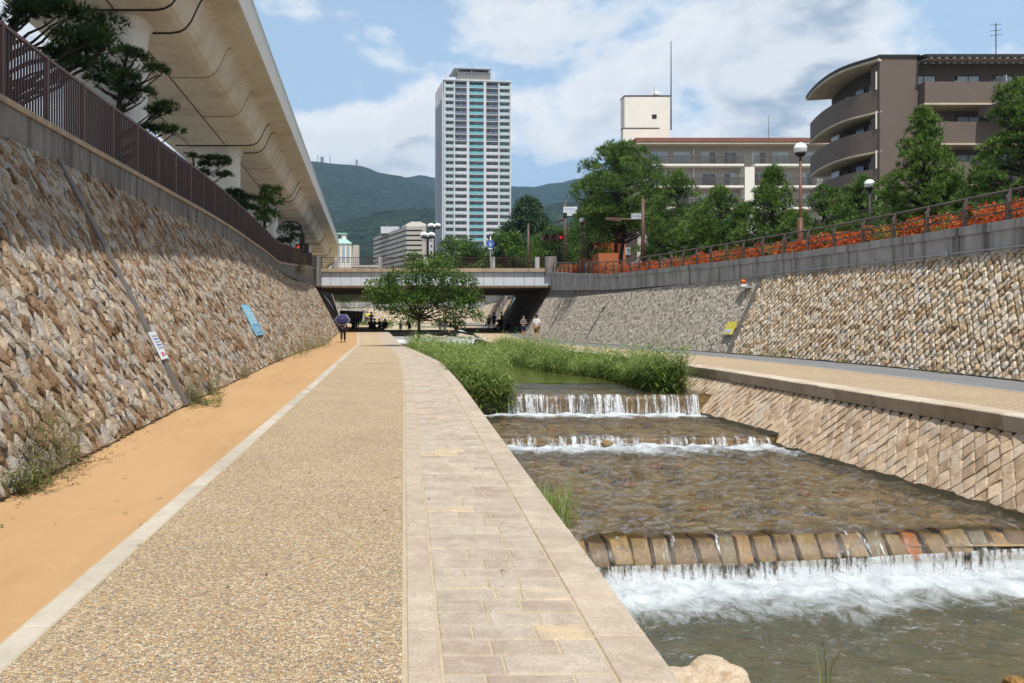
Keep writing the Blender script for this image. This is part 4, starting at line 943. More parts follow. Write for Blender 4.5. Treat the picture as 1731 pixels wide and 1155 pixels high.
# the tower: local x along the front, y into the building, z up
TD = 380.0; tb = Vector(((752 - CX) / F * TD, TD, 9.0))
tw = thing('apartment_tower', 'very tall white residential tower with teal glass balconies', 'tower', tb, R(6.5))
TH = CAM + (CY - 136) / F * TD - 9.0; NF = 33; fh = TH / NF; TW = 28.6; TDP = 22.0
MB().span(0.2, TW - .2, 1.9, TDP, 0, TH - .6).build('core', M['twr_in'], tw, local=True)
bays = [(.0, 4.1), (4.1, 10.0), (10.0, 17.4), (17.4, 23.6), (23.6, 28.6)]
slab = MB().span(-.3, TW + .3, -.2, 2.0, -.13, .13).mesh('floor_slab'); sideslab = MB().span(-.35, 2, 2.0, TDP, -.22, .22).mesh('floor_slab')
for k in range(NF + 1):
    o = link('floor_slab', slab, M['twr'], tw, True); o.location.z = min(k * fh, TH - .22)
for x in (0, 4.1, 10.0, 17.4, 23.6, 28.6):
    w = .55 if x in (10.0, 17.4) else .3
    MB().span(x - w, x + w, -.35 if w > .5 else -.12, 2.0, 0, TH + .2).build('pier', M['twr'], tw, local=True)
pan = {}
for i, (a, b) in enumerate(bays):
    for nm, h, dep in (('glass', 1.25, .06), ('solid', 1.25, .12)): pan[i, nm] = MB().span(a + .4, b - .4, 0, dep, .25, h).mesh('balcony_panel')
    pan[i, 'win'] = MB().span(a + .9, (a + b) / 2 - .15, 1.86, 1.92, .25, 2.35).span((a + b) / 2 + .45, b - 1.0, 1.86, 1.92, .25, 2.2).mesh('window')
    pan[i, 'winf'] = MB().span(a + .5, b - .5, 1.89, 1.93, .2, 2.5).mesh('window_surround')
r = random.Random(4)
for k in range(NF):
    for i in range(5):
        up = k >= NF - 9
        if i == 2: mt, nm = M['teal'], 'glass'
        elif i in (1, 3): mt, nm = (M['smoke'], 'glass') if up else (M['twr'], 'solid')
        else: mt, nm = M['paleglass'], 'glass'
        me = pan[i, nm]
        me = me if me.materials and me.materials[0] == mt else me.copy()
        if not me.materials: me.materials.append(mt)
        elif me.materials[0] != mt: me.materials[0] = mt
        pan[i, nm] = me
        o = link('balcony_panel', me, None, tw, True); o.location.z = k * fh
        o = link('window', pan[i, 'win'], M['glass_d'], tw, True); o.location.z = k * fh
        if i == 2 and False: pass
# left side of the tower: slim windows between white fins
for y in (2.4, 7.0, 12.0, 17.0, 21.6): MB().span(-.9, .5, y - .5, y + .5, 0, TH).build('side_fin', M['twr'], tw, local=True)
sw = MB().span(-.05, .3, 3.2, 6.2, .8, 2.4).span(-.05, .3, 13.2, 16.2, .8, 2.4).span(-.05, .3, 8.2, 10.8, .8, 2.4).mesh('side_window')
for k in range(NF): o = link('side_window', sw, M['glass_d'], tw, True); o.location.z = k * fh
MB().span(-.5, TW + .5, -.5, TDP, TH - .02, TH + .5).build('roof_slab', M['twr'], tw, local=True)
MB().span(7, 20.5, 3, 14, TH + .5, TH + 4.8).build('plant_room', M['concb'], tw, local=True)
m = MB()
for x in fr(6, 21, 1.5): m.span(x - .08, x + .08, 2, 2.2, TH + .5, TH + 4.2)
m.span(5.8, 21.2, 1.9, 2.2, TH + 4.1, TH + 4.3).span(4.2, 20.6, 1, 15, TH + 5.6, TH + 5.9)
for x in (5.5, 12, 19.5): m.span(x - .15, x + .15, 1.5, 1.8, TH + 4.2, TH + 5.7)
m.build('roof_frame', M['greymetal'], tw, local=True)
# pale brown block left of the tower, long gallery side receding to the left
bd = 430.0; c0 = Vector(((688 - CX) / F * bd, bd, 18))
pb = thing('apartment_block', 'pale brown apartment block with stacked galleries left of the tower', 'building', c0, 0)
PT = CAM + (CY - 381) / F * bd - 18; n = 12; fh = PT / n
def corner(u): return (-u * .285, u)       # gallery side runs back and to the left
L = 62
A, B, C_ = (0, 0), (-17.6, 62), (9.2, 1.0)
MB().add([(0, 0, -8), (9.2, .5, -8), (9.2, 40, -8), (-17.6, 62, -8), (0, 0, PT - .6), (9.2, .5, PT - .6), (9.2, 40, PT - .6), (-17.6, 62, PT - .6)], [(0, 1, 5, 4), (1, 2, 6, 5), (2, 3, 7, 6), (3, 0, 4, 7), (4, 5, 6, 7)]).build('wall', M['brick_d'], pb, local=True)
gal = MB().add([(-.35, -.5, .0), (7.2, -.5, .0), (7.2, 0.2, .0), (0, 0, .0), (-.35, -.5, 1.55), (7.2, -.5, 1.55), (7.2, .2, 1.55), (0, 0, 1.55)], [(0, 1, 5, 4), (4, 5, 6, 7), (3, 2, 1, 0), (1, 2, 6, 5)]).add([(-.4, -.5, 0), (-18.4, 61.5, 0), (-17.6, 62, 0), (.3, 0, 0), (-.4, -.5, 1.55), (-18.4, 61.5, 1.55), (-17.6, 62, 1.55), (.3, 0, 1.55)], [(1, 0, 4, 5), (4, 7, 6, 5), (0, 1, 2, 3)]).mesh('gallery', recalc=True)
for k in range(n): o = link('gallery', gal, M['concb'], pb, True); o.location.z = k * fh + .2
MB().span(7.25, 9.4, -.4, 3, -8, PT - .5).build('end_pier', M['concb'], pb, local=True)
gw_ = MB(); 
for k in range(17):
    u = 2 + k * 3.5; gw_.add([(-u * .285 - .06, u, 1.6), (-(u + 1.1) * .285 - .06, u + 1.1, 1.6), (-(u + 1.1) * .285 - .06, u + 1.1, fh), (-u * .285 - .06, u, fh)], [(0, 1, 2, 3)])
gwm = gw_.mesh('gallery_screen')
for k in range(n): o = link('gallery_screen', gwm, M['concb'], pb, True); o.location.z = k * fh + .2
MB().add([(-.3, -.4, PT - .6), (9.3, -.4, PT - .6), (9.3, 12, PT - .6), (-2.7, 12, PT - .6), (-.3, -.4, PT + .6), (2.2, -.4, PT + 1.7), (6.5, -.4, PT + 1.7), (9.3, -.4, PT + .4), (9.3, 12, PT + .4), (6.5, 12, PT + 1.7), (0, 12, PT + 1.7), (-2.7, 12, PT + .6)], [(0, 1, 7, 6, 5, 4), (1, 2, 8, 7), (4, 5, 10, 11), (5, 6, 9, 10), (6, 7, 8, 9), (0, 4, 11, 3)]).build('curved_roof', M['cream'], pb, local=True)
MB().span(-13.5, -4, 30, 44, PT - 1, PT + 2.5).build('roof_house', M['twr'], pb, local=True)
# mint roofed hall
gd = 300.0; g0 = Vector(((553 - CX) / F * gd, gd, 12))
mh = thing('clock_hall', 'cream hall with a mint green hipped roof left behind the bridge', 'building', g0)
zt = CAM + (CY - 412) / F * gd - 12
MB().span(0, 8.2, 0, 9, -4, zt).build('wall', M['cream'], mh, local=True)
MB().span(8.21, 10.6, 2, 9, -4, zt - .3).build('side_wing', M['concb'], mh, local=True)
MB().add([(-.4, -.4, zt), (8.6, -.4, zt), (8.6, 9.4, zt), (-.4, 9.4, zt), (1.6, 2, zt + 1.7), (6.4, 2, zt + 1.7), (6.4, 7, zt + 1.7), (1.6, 7, zt + 1.7)], [(0, 1, 5, 4), (1, 2, 6, 5), (2, 3, 7, 6), (3, 0, 4, 7), (4, 5, 6, 7)]).build('roof', M['mint'], mh, local=True)
MB().span(1.8, 6.2, 2.3, 6.6, zt + 1.7, zt + 3.4).build('lantern', M['cream'], mh, local=True)
MB().span(1.4, 6.6, 1.9, 7, zt + 3.4, zt + 3.8).build('lantern_roof', M['mint'], mh, local=True)
MB().span(3.2, 4.8, 2.2, 2.4, zt + 1.9, zt + 3.1).build('lantern_window', M['glass_d'], mh, local=True)
for x in (.6, 1.8, 3.4, 5.0, 6.6): MB().span(x, x + 1.0, -.06, .1, zt - 6.5, zt - .8).build('window', M['glass_l'], mh, local=True)
for x in (1.65, 3.1, 4.75, 6.3): MB().span(x - .12, x + .12, -.25, .1, -4, zt - .3).build('pilaster', M['cream'], mh, local=True)
# beige apartment building with a white stair tower
ad = 120.0; sx = ad / F
def ax(x): return (x - CX) * sx
def az(y): return CAM + (CY - y) * sx
ba = thing('apartment_block', 'grey beige apartment building with balconies and a red brown roof edge', 'building', (ax(1075), ad, 4.5))
x0, x1 = ax(1078), ax(1420)
MB().span(x0, x1, ad, ad + 14, 4, az(248)).build('wall', M['beige'], ba)
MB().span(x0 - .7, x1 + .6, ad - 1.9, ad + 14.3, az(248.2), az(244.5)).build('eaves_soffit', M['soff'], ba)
MB().span(x0 - .8, x1 + .6, ad - 2.0, ad + 14.4, az(244.4), az(238)).build('roof_edge', M['redroof'], ba)
MB().span(ax(1251), ax(1267), ad - 1.72, ad + 1, 4, az(286)).build('stair_pier', M['cream'], ba)
MB().span(ax(1172) - .06, ax(1172) + .06, ad - .2, ad - .05, 4, az(250)).build('downpipe', M['white'], ba)
for k in range(6):
    zf = az(284) - k * 36.0 * sx
    for (a, b, solid) in ((1098, 1250, 0), (1268, 1412, 0)):
        A_, B_ = ax(a), ax(b); z = zf
        MB().span(A_, B_, ad - 1.6, ad - .003, z, z + .28).build('balcony_slab', M['cream'], ba)
        bal = MB().span(A_, B_, ad - 1.6, ad - 1.55, z + 1.28, z + 1.36).build('balcony_rail', M['grilled'], ba)
        m = MB()
        for x in fr(A_ + .02, B_ - .02, .16): m.span(x - .045, x + .045, ad - 1.59, ad - 1.56, z + .28, z + 1.28)
        m.build('balusters', M['grilled'], bal)
        for fx_ in ((.02, .19), (.27, .44), (.58, .74), (.82, .97)):
            wa, wb = A_ + (B_ - A_) * fx_[0], A_ + (B_ - A_) * fx_[1]
            if k == 0 or True:
                w_ = MB().span(wa, wb, ad - .07, ad + .05, z + .30, z + 2.15).build('window', M['white'], ba)
                mid = (wa + wb) / 2
                MB().span(wa + .07, mid - .03, ad - .09, ad - .02, z + .36, z + 2.09).build('pane', M['glass_l'] if r.random() < .65 else M['glass_d'], w_)
                MB().span(mid + .03, wb - .07, ad - .09, ad - .02, z + .36, z + 2.09).build('pane', M['glass_l'] if r.random() < .4 else M['glass_d'], w_)
        if r.random() < .6:
            q = A_ + (B_ - A_) * r.uniform(.1, .8); MB().span(q, q + .8, ad - 1.3, ad - 1.0, z + .3, z + 1.2).build('balcony_unit', M['white'], ba)
MB().span(ax(1062), ax(1140), ad + 2, ad + 4.2, az(246), az(157)).build('stair_tower', M['cream'], ba)
MB().span(ax(1061.4), ax(1140.6), ad + 1.95, ad + 4.25, az(157), az(155)).build('stair_tower_coping', M['brick_d'], ba)
MB().span(ax(1056), ax(1117), ad + .8, ad + 1.99, az(246), az(215.5)).build('tower_annex', M['cream'], ba)
MB().span(ax(1055.4), ax(1117.5), ad + .75, ad + 1.99, az(215.5), az(214)).build('annex_coping', M['brick_d'], ba)
MB().span(ax(1109), ax(1117), ad + 1.95, ad + 2.3, az(195), az(188)).build('vent_opening', M['darkmetal'], ba)
for xx, y0_, y1_, rd in ((1141.5, 215, 62, .10), (1113, 157, 138, .03), (1309, 240, 190, .04)): MB().tube([(ax(xx), ad + 1.9, az(y0_)), (ax(xx), ad + 1.9, az(y1_))], [rd, rd * .5], 6).build('antenna_mast', M['darkmetal'], ba)
MB().tube([(ax(1127), ad + 5, az(157)), (ax(1127), ad + 5, az(146))], .05, 6).sphere((ax(1127), ad + 5, az(144)), .45, 8, 1.0).build('dish_antenna', M['white'], ba)
for xx in (1161, 1327): MB().lathe((ax(xx), ad + 6, az(240)), [(.7, 0), (.7, .55), (.9, .6), (.3, .95), (.3, 1.2)], 10).build('roof_vent', M['white'], ba)
# brown curved apartment building
cb = thing('apartment_block', 'dark brown tiled apartment building with curved balconies at the right', 'building', (36, 65, 4))
D = 65.0; s = D / F
def kx(x): return (x - CX) * s
def kz(y): return CAM + (CY - y) * s
zt = kz(97)
MB().span(kx(1487), kx(1552), 65, 66.25, 3.5, zt).build('corner_pier', M['brick'], cb)
MB().span(kx(1487) - .1, kx(1552) + .1, 64.9, 66.3, zt + .001, zt + .18).build('pier_coping', M['roofd'], cb)
arcp = [(34.95, 64.99), (34.0, 67.2), (33.75, 69.2), (33.95, 71.6), (34.4, 74.0), (35.1, 76.7)]
def arcpts(off, n=24):
    P = [Vector((a, b, 0)) for a, b in arcp]; out = []
    for i in range(n + 1):
        t = i / n * (len(P) - 1); k = min(int(t), len(P) - 2); f = t - k
        p0, p1, p2, p3 = P[max(k - 1, 0)], P[k], P[k + 1], P[min(k + 2, len(P) - 1)]
        q = .5 * ((2 * p1) + (p2 - p0) * f + (2 * p0 - 5 * p1 + 4 * p2 - p3) * f * f + (3 * p1 - p0 - 3 * p2 + p3) * f ** 3); out.append(q)
    res = []
    for i in range(n + 1):
        d = (out[min(i + 1, n)] - out[max(i - 1, 0)]).normalized(); res.append(out[i] + Vector((d.y, -d.x, 0)) * off)
    return res
def arcwall(z0, z1, o0, o1, mat, nm):
    a, b = arcpts(o0), arcpts(o1); vs = []; fs = []
    for p, q in zip(a, b): vs += [(p.x, p.y, z0), (p.x, p.y, z1), (q.x, q.y, z1), (q.x, q.y, z0)]
    for i in range(len(a) - 1):
        for k in range(4): fs.append((i * 4 + k, i * 4 + (k + 1) % 4, (i + 1) * 4 + (k + 1) % 4, (i + 1) * 4 + k))
    fs += [(0, 1, 2, 3), (len(vs) - 1, len(vs) - 2, len(vs) - 3, len(vs) - 4)]
    return MB().add(vs, fs).build(nm, mat, cb)
FHB = 67 * s
for k in range(5):
    zt_ = kz(150) - k * FHB
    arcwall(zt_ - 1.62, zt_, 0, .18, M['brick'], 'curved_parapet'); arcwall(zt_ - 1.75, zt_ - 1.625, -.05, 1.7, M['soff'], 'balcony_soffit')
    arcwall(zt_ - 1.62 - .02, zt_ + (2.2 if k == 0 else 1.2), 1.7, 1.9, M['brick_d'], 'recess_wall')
    pp = arcpts(1.62)
    for i0 in (2, 7, 13, 18):
        a, b = pp[i0], pp[i0 + 3]; d = (b - a).normalized(); nn = Vector((-d.y, d.x, 0)) * .05
        MB().add([(a + nn) + Vector((0, 0, zt_ - 1.5)), (b + nn) + Vector((0, 0, zt_ - 1.5)), (b + nn) + Vector((0, 0, zt_ + .85)), (a + nn) + Vector((0, 0, zt_ + .85)), a + Vector((0, 0, zt_ - 1.5)), b + Vector((0, 0, zt_ - 1.5)), b + Vector((0, 0, zt_ + .85)), a + Vector((0, 0, zt_ + .85))], [(0, 1, 2, 3), (7, 6, 5, 4), (3, 2, 6, 7), (0, 3, 7, 4), (1, 5, 6, 2)]).build('window', M['glass_d'], cb)
    if k in (1, 2):
        q = arcpts(.9)[15]; MB().box((q.x, q.y, zt_ + .35), (.08, 1.5, .9), R(-5)).build('partition', M['panelwhite'], cb)
    MB().tube([(34.75, 65.3, zt_), (34.75, 65.3, zt_ + 1.32)], .06, 8).build('downpipe', M['cream'], cb)
arcwall(zt - .30, zt - .12, -.30, 2.2, M['soff'], 'canopy'); arcwall(zt - .118, zt + .10, -.36, 2.3, M['roofd'], 'canopy_edge')
MB().add([(36.75, 66.35, 3.5), (37.6, 66.35, 3.5), (38.6, 78, 3.5), (37.3, 77.2, 3.5), (36.75, 66.35, zt - .2), (37.6, 66.35, zt - .2), (38.6, 78, zt - .2), (37.3, 77.2, zt - .2)], [(0, 1, 5, 4), (1, 2, 6, 5), (2, 3, 7, 6), (4, 5, 6, 7)]).build('side_core', M['brick_d'], cb)
X0, X1 = kx(1552) + .02, kx(1900)
MB().span(X0, X1, 66.3, 74, 3.5, kz(104) + .25).build('front_wall', M['brick'], cb)
for k in range(5):
    z = kz(143) - k * FHB
    MB().span(X0 + .01, X1, 64.2, 64.4, z - 1.55, z).build('balcony_parapet', M['brick'], cb)
    MB().span(X0 + .01, X0 + .2, 64.41, 66.29, z - 1.55, z).build('balcony_end', M['brick'], cb)
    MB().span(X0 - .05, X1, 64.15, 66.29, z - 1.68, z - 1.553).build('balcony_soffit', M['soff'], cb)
    for (wa, wb) in ((1556, 1598), (1634, 1674), (1700, 1731), (1760, 1800)):
        A_, B_ = kx(wa), kx(wb)
        w_ = MB().span(A_, B_, 66.22, 66.35, z - 1.4, z + .98).build('window', M['roofd'], cb); mid = (A_ + B_) / 2
        for (pa, pb_) in ((A_ + .07, mid - .04), (mid + .04, B_ - .07)): MB().span(pa, pb_, 66.19, 66.30, z - 1.33, z + .91).build('pane', M['glass_l'] if k < 1 else M['glass_d'], w_)
    MB().span(kx(1693), kx(1693) + .05, 64.5, 66.2, z - 1.5, z + .6).build('partition', M['panelwhite'], cb)
MB().span(kx(1626), kx(1626) + .35, 65.9, 66.2, kz(144), kz(144) + .55).build('air_unit', M['white'], cb)
z = kz(104)
MB().add([(X0 - .1, 63.9, z), (X1, 63.9, z), (X1, 66.6, z + .35), (X0 - .1, 66.6, z + .35), (X0 - .1, 63.9, z + .22), (X1, 63.9, z + .22), (X1, 66.6, z + .6), (X0 - .1, 66.6, z + .6)], [(4, 5, 6, 7), (0, 1, 5, 4), (3, 7, 6, 2), (0, 4, 7, 3)]).build('pergola_beam', M['roofd'], cb)
for x in fr(X0 + .3, X1, .55): MB().add([(x, 63.95, z - .08), (x + .16, 63.95, z - .08), (x + .16, 66.3, z + .2), (x, 66.3, z + .2), (x, 63.95, z + .02), (x + .16, 63.95, z + .02), (x + .16, 66.3, z + .3), (x, 66.3, z + .3)], [(0, 1, 5, 4), (3, 2, 1, 0), (0, 4, 7, 3), (1, 2, 6, 5)]).build('pergola_slat', M['cream'], cb)
MB().span(kx(1640), kx(1800), 60.5, 64.1, kz(190) - .55, kz(190) + .0).build('lower_canopy', M['brick'], cb)
MB().add([(kx(1700), 68, kz(108)), (kx(1900), 68, kz(108)), (kx(1900), 74, kz(60)), (kx(1735), 74, kz(60))], [(0, 1, 2, 3)]).build('stepped_roof', M['roofd'], cb)
MB().tube([(kx(1722), 67.5, kz(112)), (kx(1722), 67.5, kz(20))], .035, 6).build('aerial_mast', M['darkmetal'], cb)
for q in (24, 34, 42): MB().tube([(kx(1712), 67.5, kz(q)), (kx(1732), 67.5, kz(q - 2))], .02, 5).build('aerial_arm', M['darkmetal'], cb)
# orange brick house behind the pines
od = 70.0; ox = lambda x: (x - CX) * od / F; oz = lambda y: CAM + (CY - y) * od / F
oh = thing('brick_house', 'orange brick house half hidden behind the pines right of the bridge', 'building', (ox(1030), od, 4.8))
MB().span(ox(1047), ox(1055), od - .5, od + .6, 4.5, oz(368)).build('chimney_wall', M['obrick'], oh)
MB().span(ox(1012), ox(1046.9), od, od + 8, 4.5, oz(428)).build('low_wall', M['obrick'], oh)
MB().span(ox(1055.1), ox(1078), od + .2, od + 8, 4.5, oz(375)).build('wall', M['brick_d'], oh)
MB().span(ox(1012), ox(1078), od + 3, od + 8.02, oz(428), oz(405)).build('upper_wall', M['obrick'], oh)
for xx in (1057.5, 1062.5): MB().span(ox(xx), ox(xx + 3.6), od + .1, od + .25, oz(431), oz(418)).build('window', M['glass_l'], oh)
MB().span(ox(1079), ox(1094), od + 1, od + 6, 4.5, oz(420)).build('side_wall', M['cream'], oh)
# a row of low houses and blocks far behind the bridge so that the street has an end
hs = [(596, 640, 452, 160, 'twr_in', 'low pale building with a balustrade seen through the bridge railing', 'town_house'), (470, 560, 440, 210, 'cream', 'cream house behind the left pines', 'town_house'), (1100, 1190, 425, 150, 'twr', 'white house in the gap between the right pines', 'town_house'), (725, 742, 400, 460, 'twr', 'slim white block next to the tower foot', 'town_house')]
for (a, b, yt, dd, mt, lb, nm) in hs:
    A_, B_ = (a - CX) / F * dd, (b - CX) / F * dd; z = CAM + (CY - yt) / F * dd; z0 = hz(dd) - 3
    t = thing(nm, lb, 'building', (A_, dd, z0)); MB().span(A_, B_, dd, dd + 10, z0, z).build('wall', M[mt], t); MB().span(A_ - .2, B_ + .2, dd - .2, dd + 10.2, z, z + .35).build('roof', M['concb'], t)
    nwin = max(2, int((B_ - A_) / 2.2))
    for i in range(nwin):
        for q in range(max(1, int((z - z0 - 2) / 3))):
            xx = A_ + (i + .5) * (B_ - A_) / nwin; zz_ = z - 1.9 - q * 3
            w_ = MB().span(xx - .5, xx + .5, dd - .06, dd + .1, zz_ - .7, zz_ + .6).build('window', M['white'], t); MB().span(xx - .42, xx + .42, dd - .08, dd, zz_ - .62, zz_ + .52).build('pane', M['glass_d'], w_)
# ------------------------------------------------------------------ vegetation
G = lambda *c: [(i / (len(c) - 1), k) for i, k in enumerate(c)]
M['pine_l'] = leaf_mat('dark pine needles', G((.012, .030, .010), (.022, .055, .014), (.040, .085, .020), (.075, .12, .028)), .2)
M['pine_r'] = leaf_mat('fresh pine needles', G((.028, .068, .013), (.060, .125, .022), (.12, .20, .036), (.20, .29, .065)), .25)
M['cedar'] = leaf_mat('blue green cedar foliage', G((.020, .045, .022), (.035, .075, .034), (.06, .105, .05), (.09, .14, .07)), .2)
M['leaf'] = leaf_mat('tree leaves', G((.020, .055, .010), (.046, .105, .015), (.088, .165, .025), (.15, .235, .045)), .35)
M['leaf2'] = leaf_mat('bright tree leaves', G((.035, .080, .012), (.060, .125, .018), (.10, .17, .03), (.15, .22, .05)), .35)
M['hedge'] = leaf_mat('red hedge leaves', G((.36, .035, .012), (.54, .09, .024), (.60, .15, .04), (.44, .045, .02), (.62, .22, .07), (.12, .19, .04)), .35)
M['reed'] = leaf_mat('reed blades', G((.075, .135, .026), (.14, .22, .04), (.21, .30, .07), (.30, .37, .12), (.42, .38, .18)), .4)
M['dry'] = leaf_mat('dry weeds', G((.10, .13, .04), (.16, .19, .06), (.30, .24, .10), (.36, .26, .12)), .3)
M['bark'] = plain('dark bark', (.055, .042, .035), (.03, .024, .02), 6.0, .95, .7, .03)
M['stem'] = plain('weed stem', (.20, .17, .08), (.16, .11, .06), 6.0, .9, 0)
M['bark2'] = plain('brown bark', (.10, .065, .045), (.06, .042, .03), 6.0, .95, .7, .03)
rs = np.random.RandomState(9)
def unit(v): return v / (np.linalg.norm(v, axis=1, keepdims=True) + 1e-9)
def pads_points(pads, dens, low=-.35):
    P, Nn, T = [], [], []
    for (c, rx, ry, rz, tn) in pads:
        n = max(6, int(dens * rx * ry)); d = unit(rs.normal(size=(n, 3))); d[:, 2] = np.where(d[:, 2] < low, -d[:, 2] * .6, d[:, 2])
        k = rs.uniform(.62, 1.05, (n, 1)); P.append(np.array(c) + d * k * np.array([rx, ry, rz])); Nn.append(d); T.append(np.clip(tn + rs.normal(0, .24, n) + .12 * d[:, 2] * 0, 0, 1))
    return np.vstack(P), np.vstack(Nn), np.concatenate(T)
def needles(pads, dens, L=.17, w=.026, k=8, up=.8):
    P, N_, T = pads_points(pads, dens); n = len(P)
    ax = unit(N_ * .7 + np.array([0, 0, up]) + rs.normal(0, .25, (n, 3)))
    ax = np.repeat(ax, k, 0); p = np.repeat(P, k, 0); t = np.repeat(T, k)
    d = unit(ax + rs.normal(0, .55, (n * k, 3))); sd = unit(np.cross(d, rs.normal(size=(n * k, 3)))) * w * .5; ln = L * rs.uniform(.7, 1.15, (n * k, 1))
    V = np.stack([p - sd, p + sd, p + d * ln], 1).reshape(-1, 3); Fc = np.arange(len(V)).reshape(-1, 3)
    return V, Fc, np.repeat(t, 3)
def leaves(pads, dens, L=.12, w=.06, droop=.3, low=-.75):
    P, N_, T = pads_points(pads, dens, low); n = len(P)
    d = unit(N_ * .6 + rs.normal(0, .6, (n, 3)) - np.array([0, 0, droop])); b = unit(np.cross(d, rs.normal(0, 1, (n, 3)) * .55 + np.array([0, 0, 1.0])))
    ln = L * rs.uniform(.6, 1.3, (n, 1)); wd = w * rs.uniform(.7, 1.2, (n, 1)) * .5
    V = np.stack([P, P + d * ln * .5 + b * wd, P + d * ln, P + d * ln * .5 - b * wd], 1).reshape(-1, 3)
    return V, np.arange(len(V)).reshape(-1, 4), np.repeat(T, 4)
def crown(root, vft, mat, name='crown'):
    return link(name, np_mesh(name, *vft), mat, root)
def limb(m, a, b, ra, rb, sag, rr, n=5):
    a, b = Vector(a), Vector(b); L = (b - a).length
    pts = [a.lerp(b, i / n) + Vector((rr.uniform(-1, 1), rr.uniform(-1, 1), rr.uniform(-1, 1))) * L * .045 * (0 < i < n) + Vector((0, 0, sag * math.sin(math.pi * i / n))) for i in range(n + 1)]
    m.tube(pts, [ra + (rb - ra) * i / n for i in range(n + 1)], 6)
def pine(loc, pads, label, group, mat, dens=95, trunk_r=.13, L=.17, w=.026, bend=(0, 0), seed=1, k=8):
    """pads: ellipsoids of needles relative to the base"""
    rr = random.Random(seed); t = thing('pine_tree', label, 'tree', loc, group=group); loc = Vector(loc)
    top = max(pads, key=lambda p: p[0][2])[0]; m = MB()
    tr = [loc + Vector((top[0] * s ** 1.4 + bend[0] * math.sin(math.pi * s), top[1] * s + bend[1] * math.sin(math.pi * s), (top[2]) * s)) + Vector((rr.uniform(-.07, .07), rr.uniform(-.07, .07), 0)) * (s > 0) for s in [i / 7 for i in range(8)]]
    tr[0] -= Vector((0, 0, .2)); m.tube(tr, [trunk_r * (1 - .75 * i / 7) for i in range(8)], 8)
    for (c, rx, ry, rz, tn) in pads:
        e = loc + Vector(c); h = max(.25, (c[2] - .45 * math.hypot(c[0] - tr[3].x + loc.x, c[1]) - .2) / max(.5, top[2])); h = min(.93, h); i = min(6, int(h * 7)); a = tr[i].lerp(tr[i + 1], h * 7 - i)
        limb(m, a, e - Vector((0, 0, rz * .4)), trunk_r * .24, trunk_r * .08, -.04, rr, 4)
    m.build('trunk', M['bark'], t, smooth=True)
    crown(t, needles([(tuple(loc + Vector(c)), a, b, d, tn) for c, a, b, d, tn in pads], dens, L, w, k), mat)
    return t
def dense_pads(h0, h1, rmax, seed, lean=(0, 0), pads=46, prof=None, pr=(.38, .75), flat=.85):
    rr = random.Random(seed); out = []
    prof = prof or (lambda s: (.55 + .6 * math.sin(min(1, s * 1.25) * math.pi * .75)) * (1 - s ** 3 * .85))
    for i in range(pads):
        s = (i + rr.random()) / pads; R0 = rmax * prof(s) * .80; q = rr.uniform(0, 6.283); k = math.sqrt(rr.uniform(.05, 1)); pr_ = rr.uniform(*pr) * (1 - .35 * s)
        out.append(((R0 * k * math.cos(q) + lean[0] * s, R0 * k * math.sin(q) + lean[1] * s, h0 + (h1 - h0) * s - pr_ * .3), pr_, pr_, pr_ * flat * rr.uniform(.8, 1.3), rr.uniform(.25, .75)))
    out.append(((lean[0], lean[1], h1 - .2), .25, .25, .35, .6)); return out
# right hand pines
def rp(x, ytop, D, rmax, label, h0=1.0, pads=46, seed=1, pr=(.38, .75), lean=(0, 0), mat='pine_r', prof=None, dens=95, L=.17):
    dens *= 2.2; rmax *= 1.18; pads = int(pads * 2.7); pr = (pr[0] * .72, pr[1] * .80); L *= 1.15
    X = (x - CX) / F * D; z0 = zsr(D); zt = CAM + (CY - ytop) / F * D
    return pine((X, D, z0), dense_pads(h0, zt - z0, rmax, seed, lean, pads, prof, pr), label, 'pines on the right bank', M[mat], dens, .14, L, .03, (0, 0), seed)
cone = lambda s: (.35 + .9 * math.sin(min(1, s * 1.6 + .12) * math.pi * .62)) * (1 - s ** 1.6 * .93)
rp(1050, 243, 58, 2.9, 'tallest broad pine with a rounded crown left of the beige building', 3.0, 95, 2, (.5, 1.0), prof=lambda s: (.75 + .45 * math.sin(s * math.pi)) * (1 - s ** 4 * .6), dens=80, L=.22)
rp(1000, 338, 73, 2.0, 'pine with dark lower branches behind the globe lamp near the bridge', 1.6, 46, 3, (.45, .8), dens=80, L=.2)
rp(1143, 292, 52, 2.1, 'pine between the tall rounded pine and the utility pole', .9, 56, 4, (.45, .85), dens=85)
rp(1112, 350, 55, 1.5, 'low bushy pine beneath the tallest pine', .4, 36, 44, (.45, .8), dens=80)
rp(1213, 318, 46, 1.7, 'rounded pine below the beige building balconies', .5, 46, 5, (.4, .75))
rp(1305, 286, 42, 1.75, 'pointed pine with a thin leader left of the tall lamp post', .5, 56, 6, (.36, .7), prof=cone)
rp(1255, 345, 44, 1.3, 'low pine filling the gap beside the pointed pine', .4, 30, 7, (.36, .62))
rp(1395, 318, 39, 1.4, 'low spreading pine right of the tall lamp post', .4, 36, 8, (.36, .6))
rp(1455, 300, 40, 1.5, 'low pine surrounding the white globe lamp at right', .4, 38, 9, (.36, .62))
rp(1562, 185, 33, 1.65, 'slender pine with a tall leader before the dark brown building', .6, 62, 10, (.30, .62), prof=cone, dens=120)
rp(1610, 300, 32, 1.2, 'small pine at the foot of the slender pine by the handrail', .3, 28, 11, (.3, .55), dens=120)
rp(1722, 140, 28.5, 1.75, 'rightmost pine with open branches cut by the picture edge', .6, 60, 12, (.28, .6), prof=lambda s: (1.05 - .75 * s), dens=130)
rp(1510, 310, 36, 1.0, 'small dark pine beside the brown building corner', .3, 22, 13, (.3, .55), dens=110)
rp(1175, 352, 49, 1.5, 'low pine right of the brown utility pole', .3, 30, 14, (.4, .7))
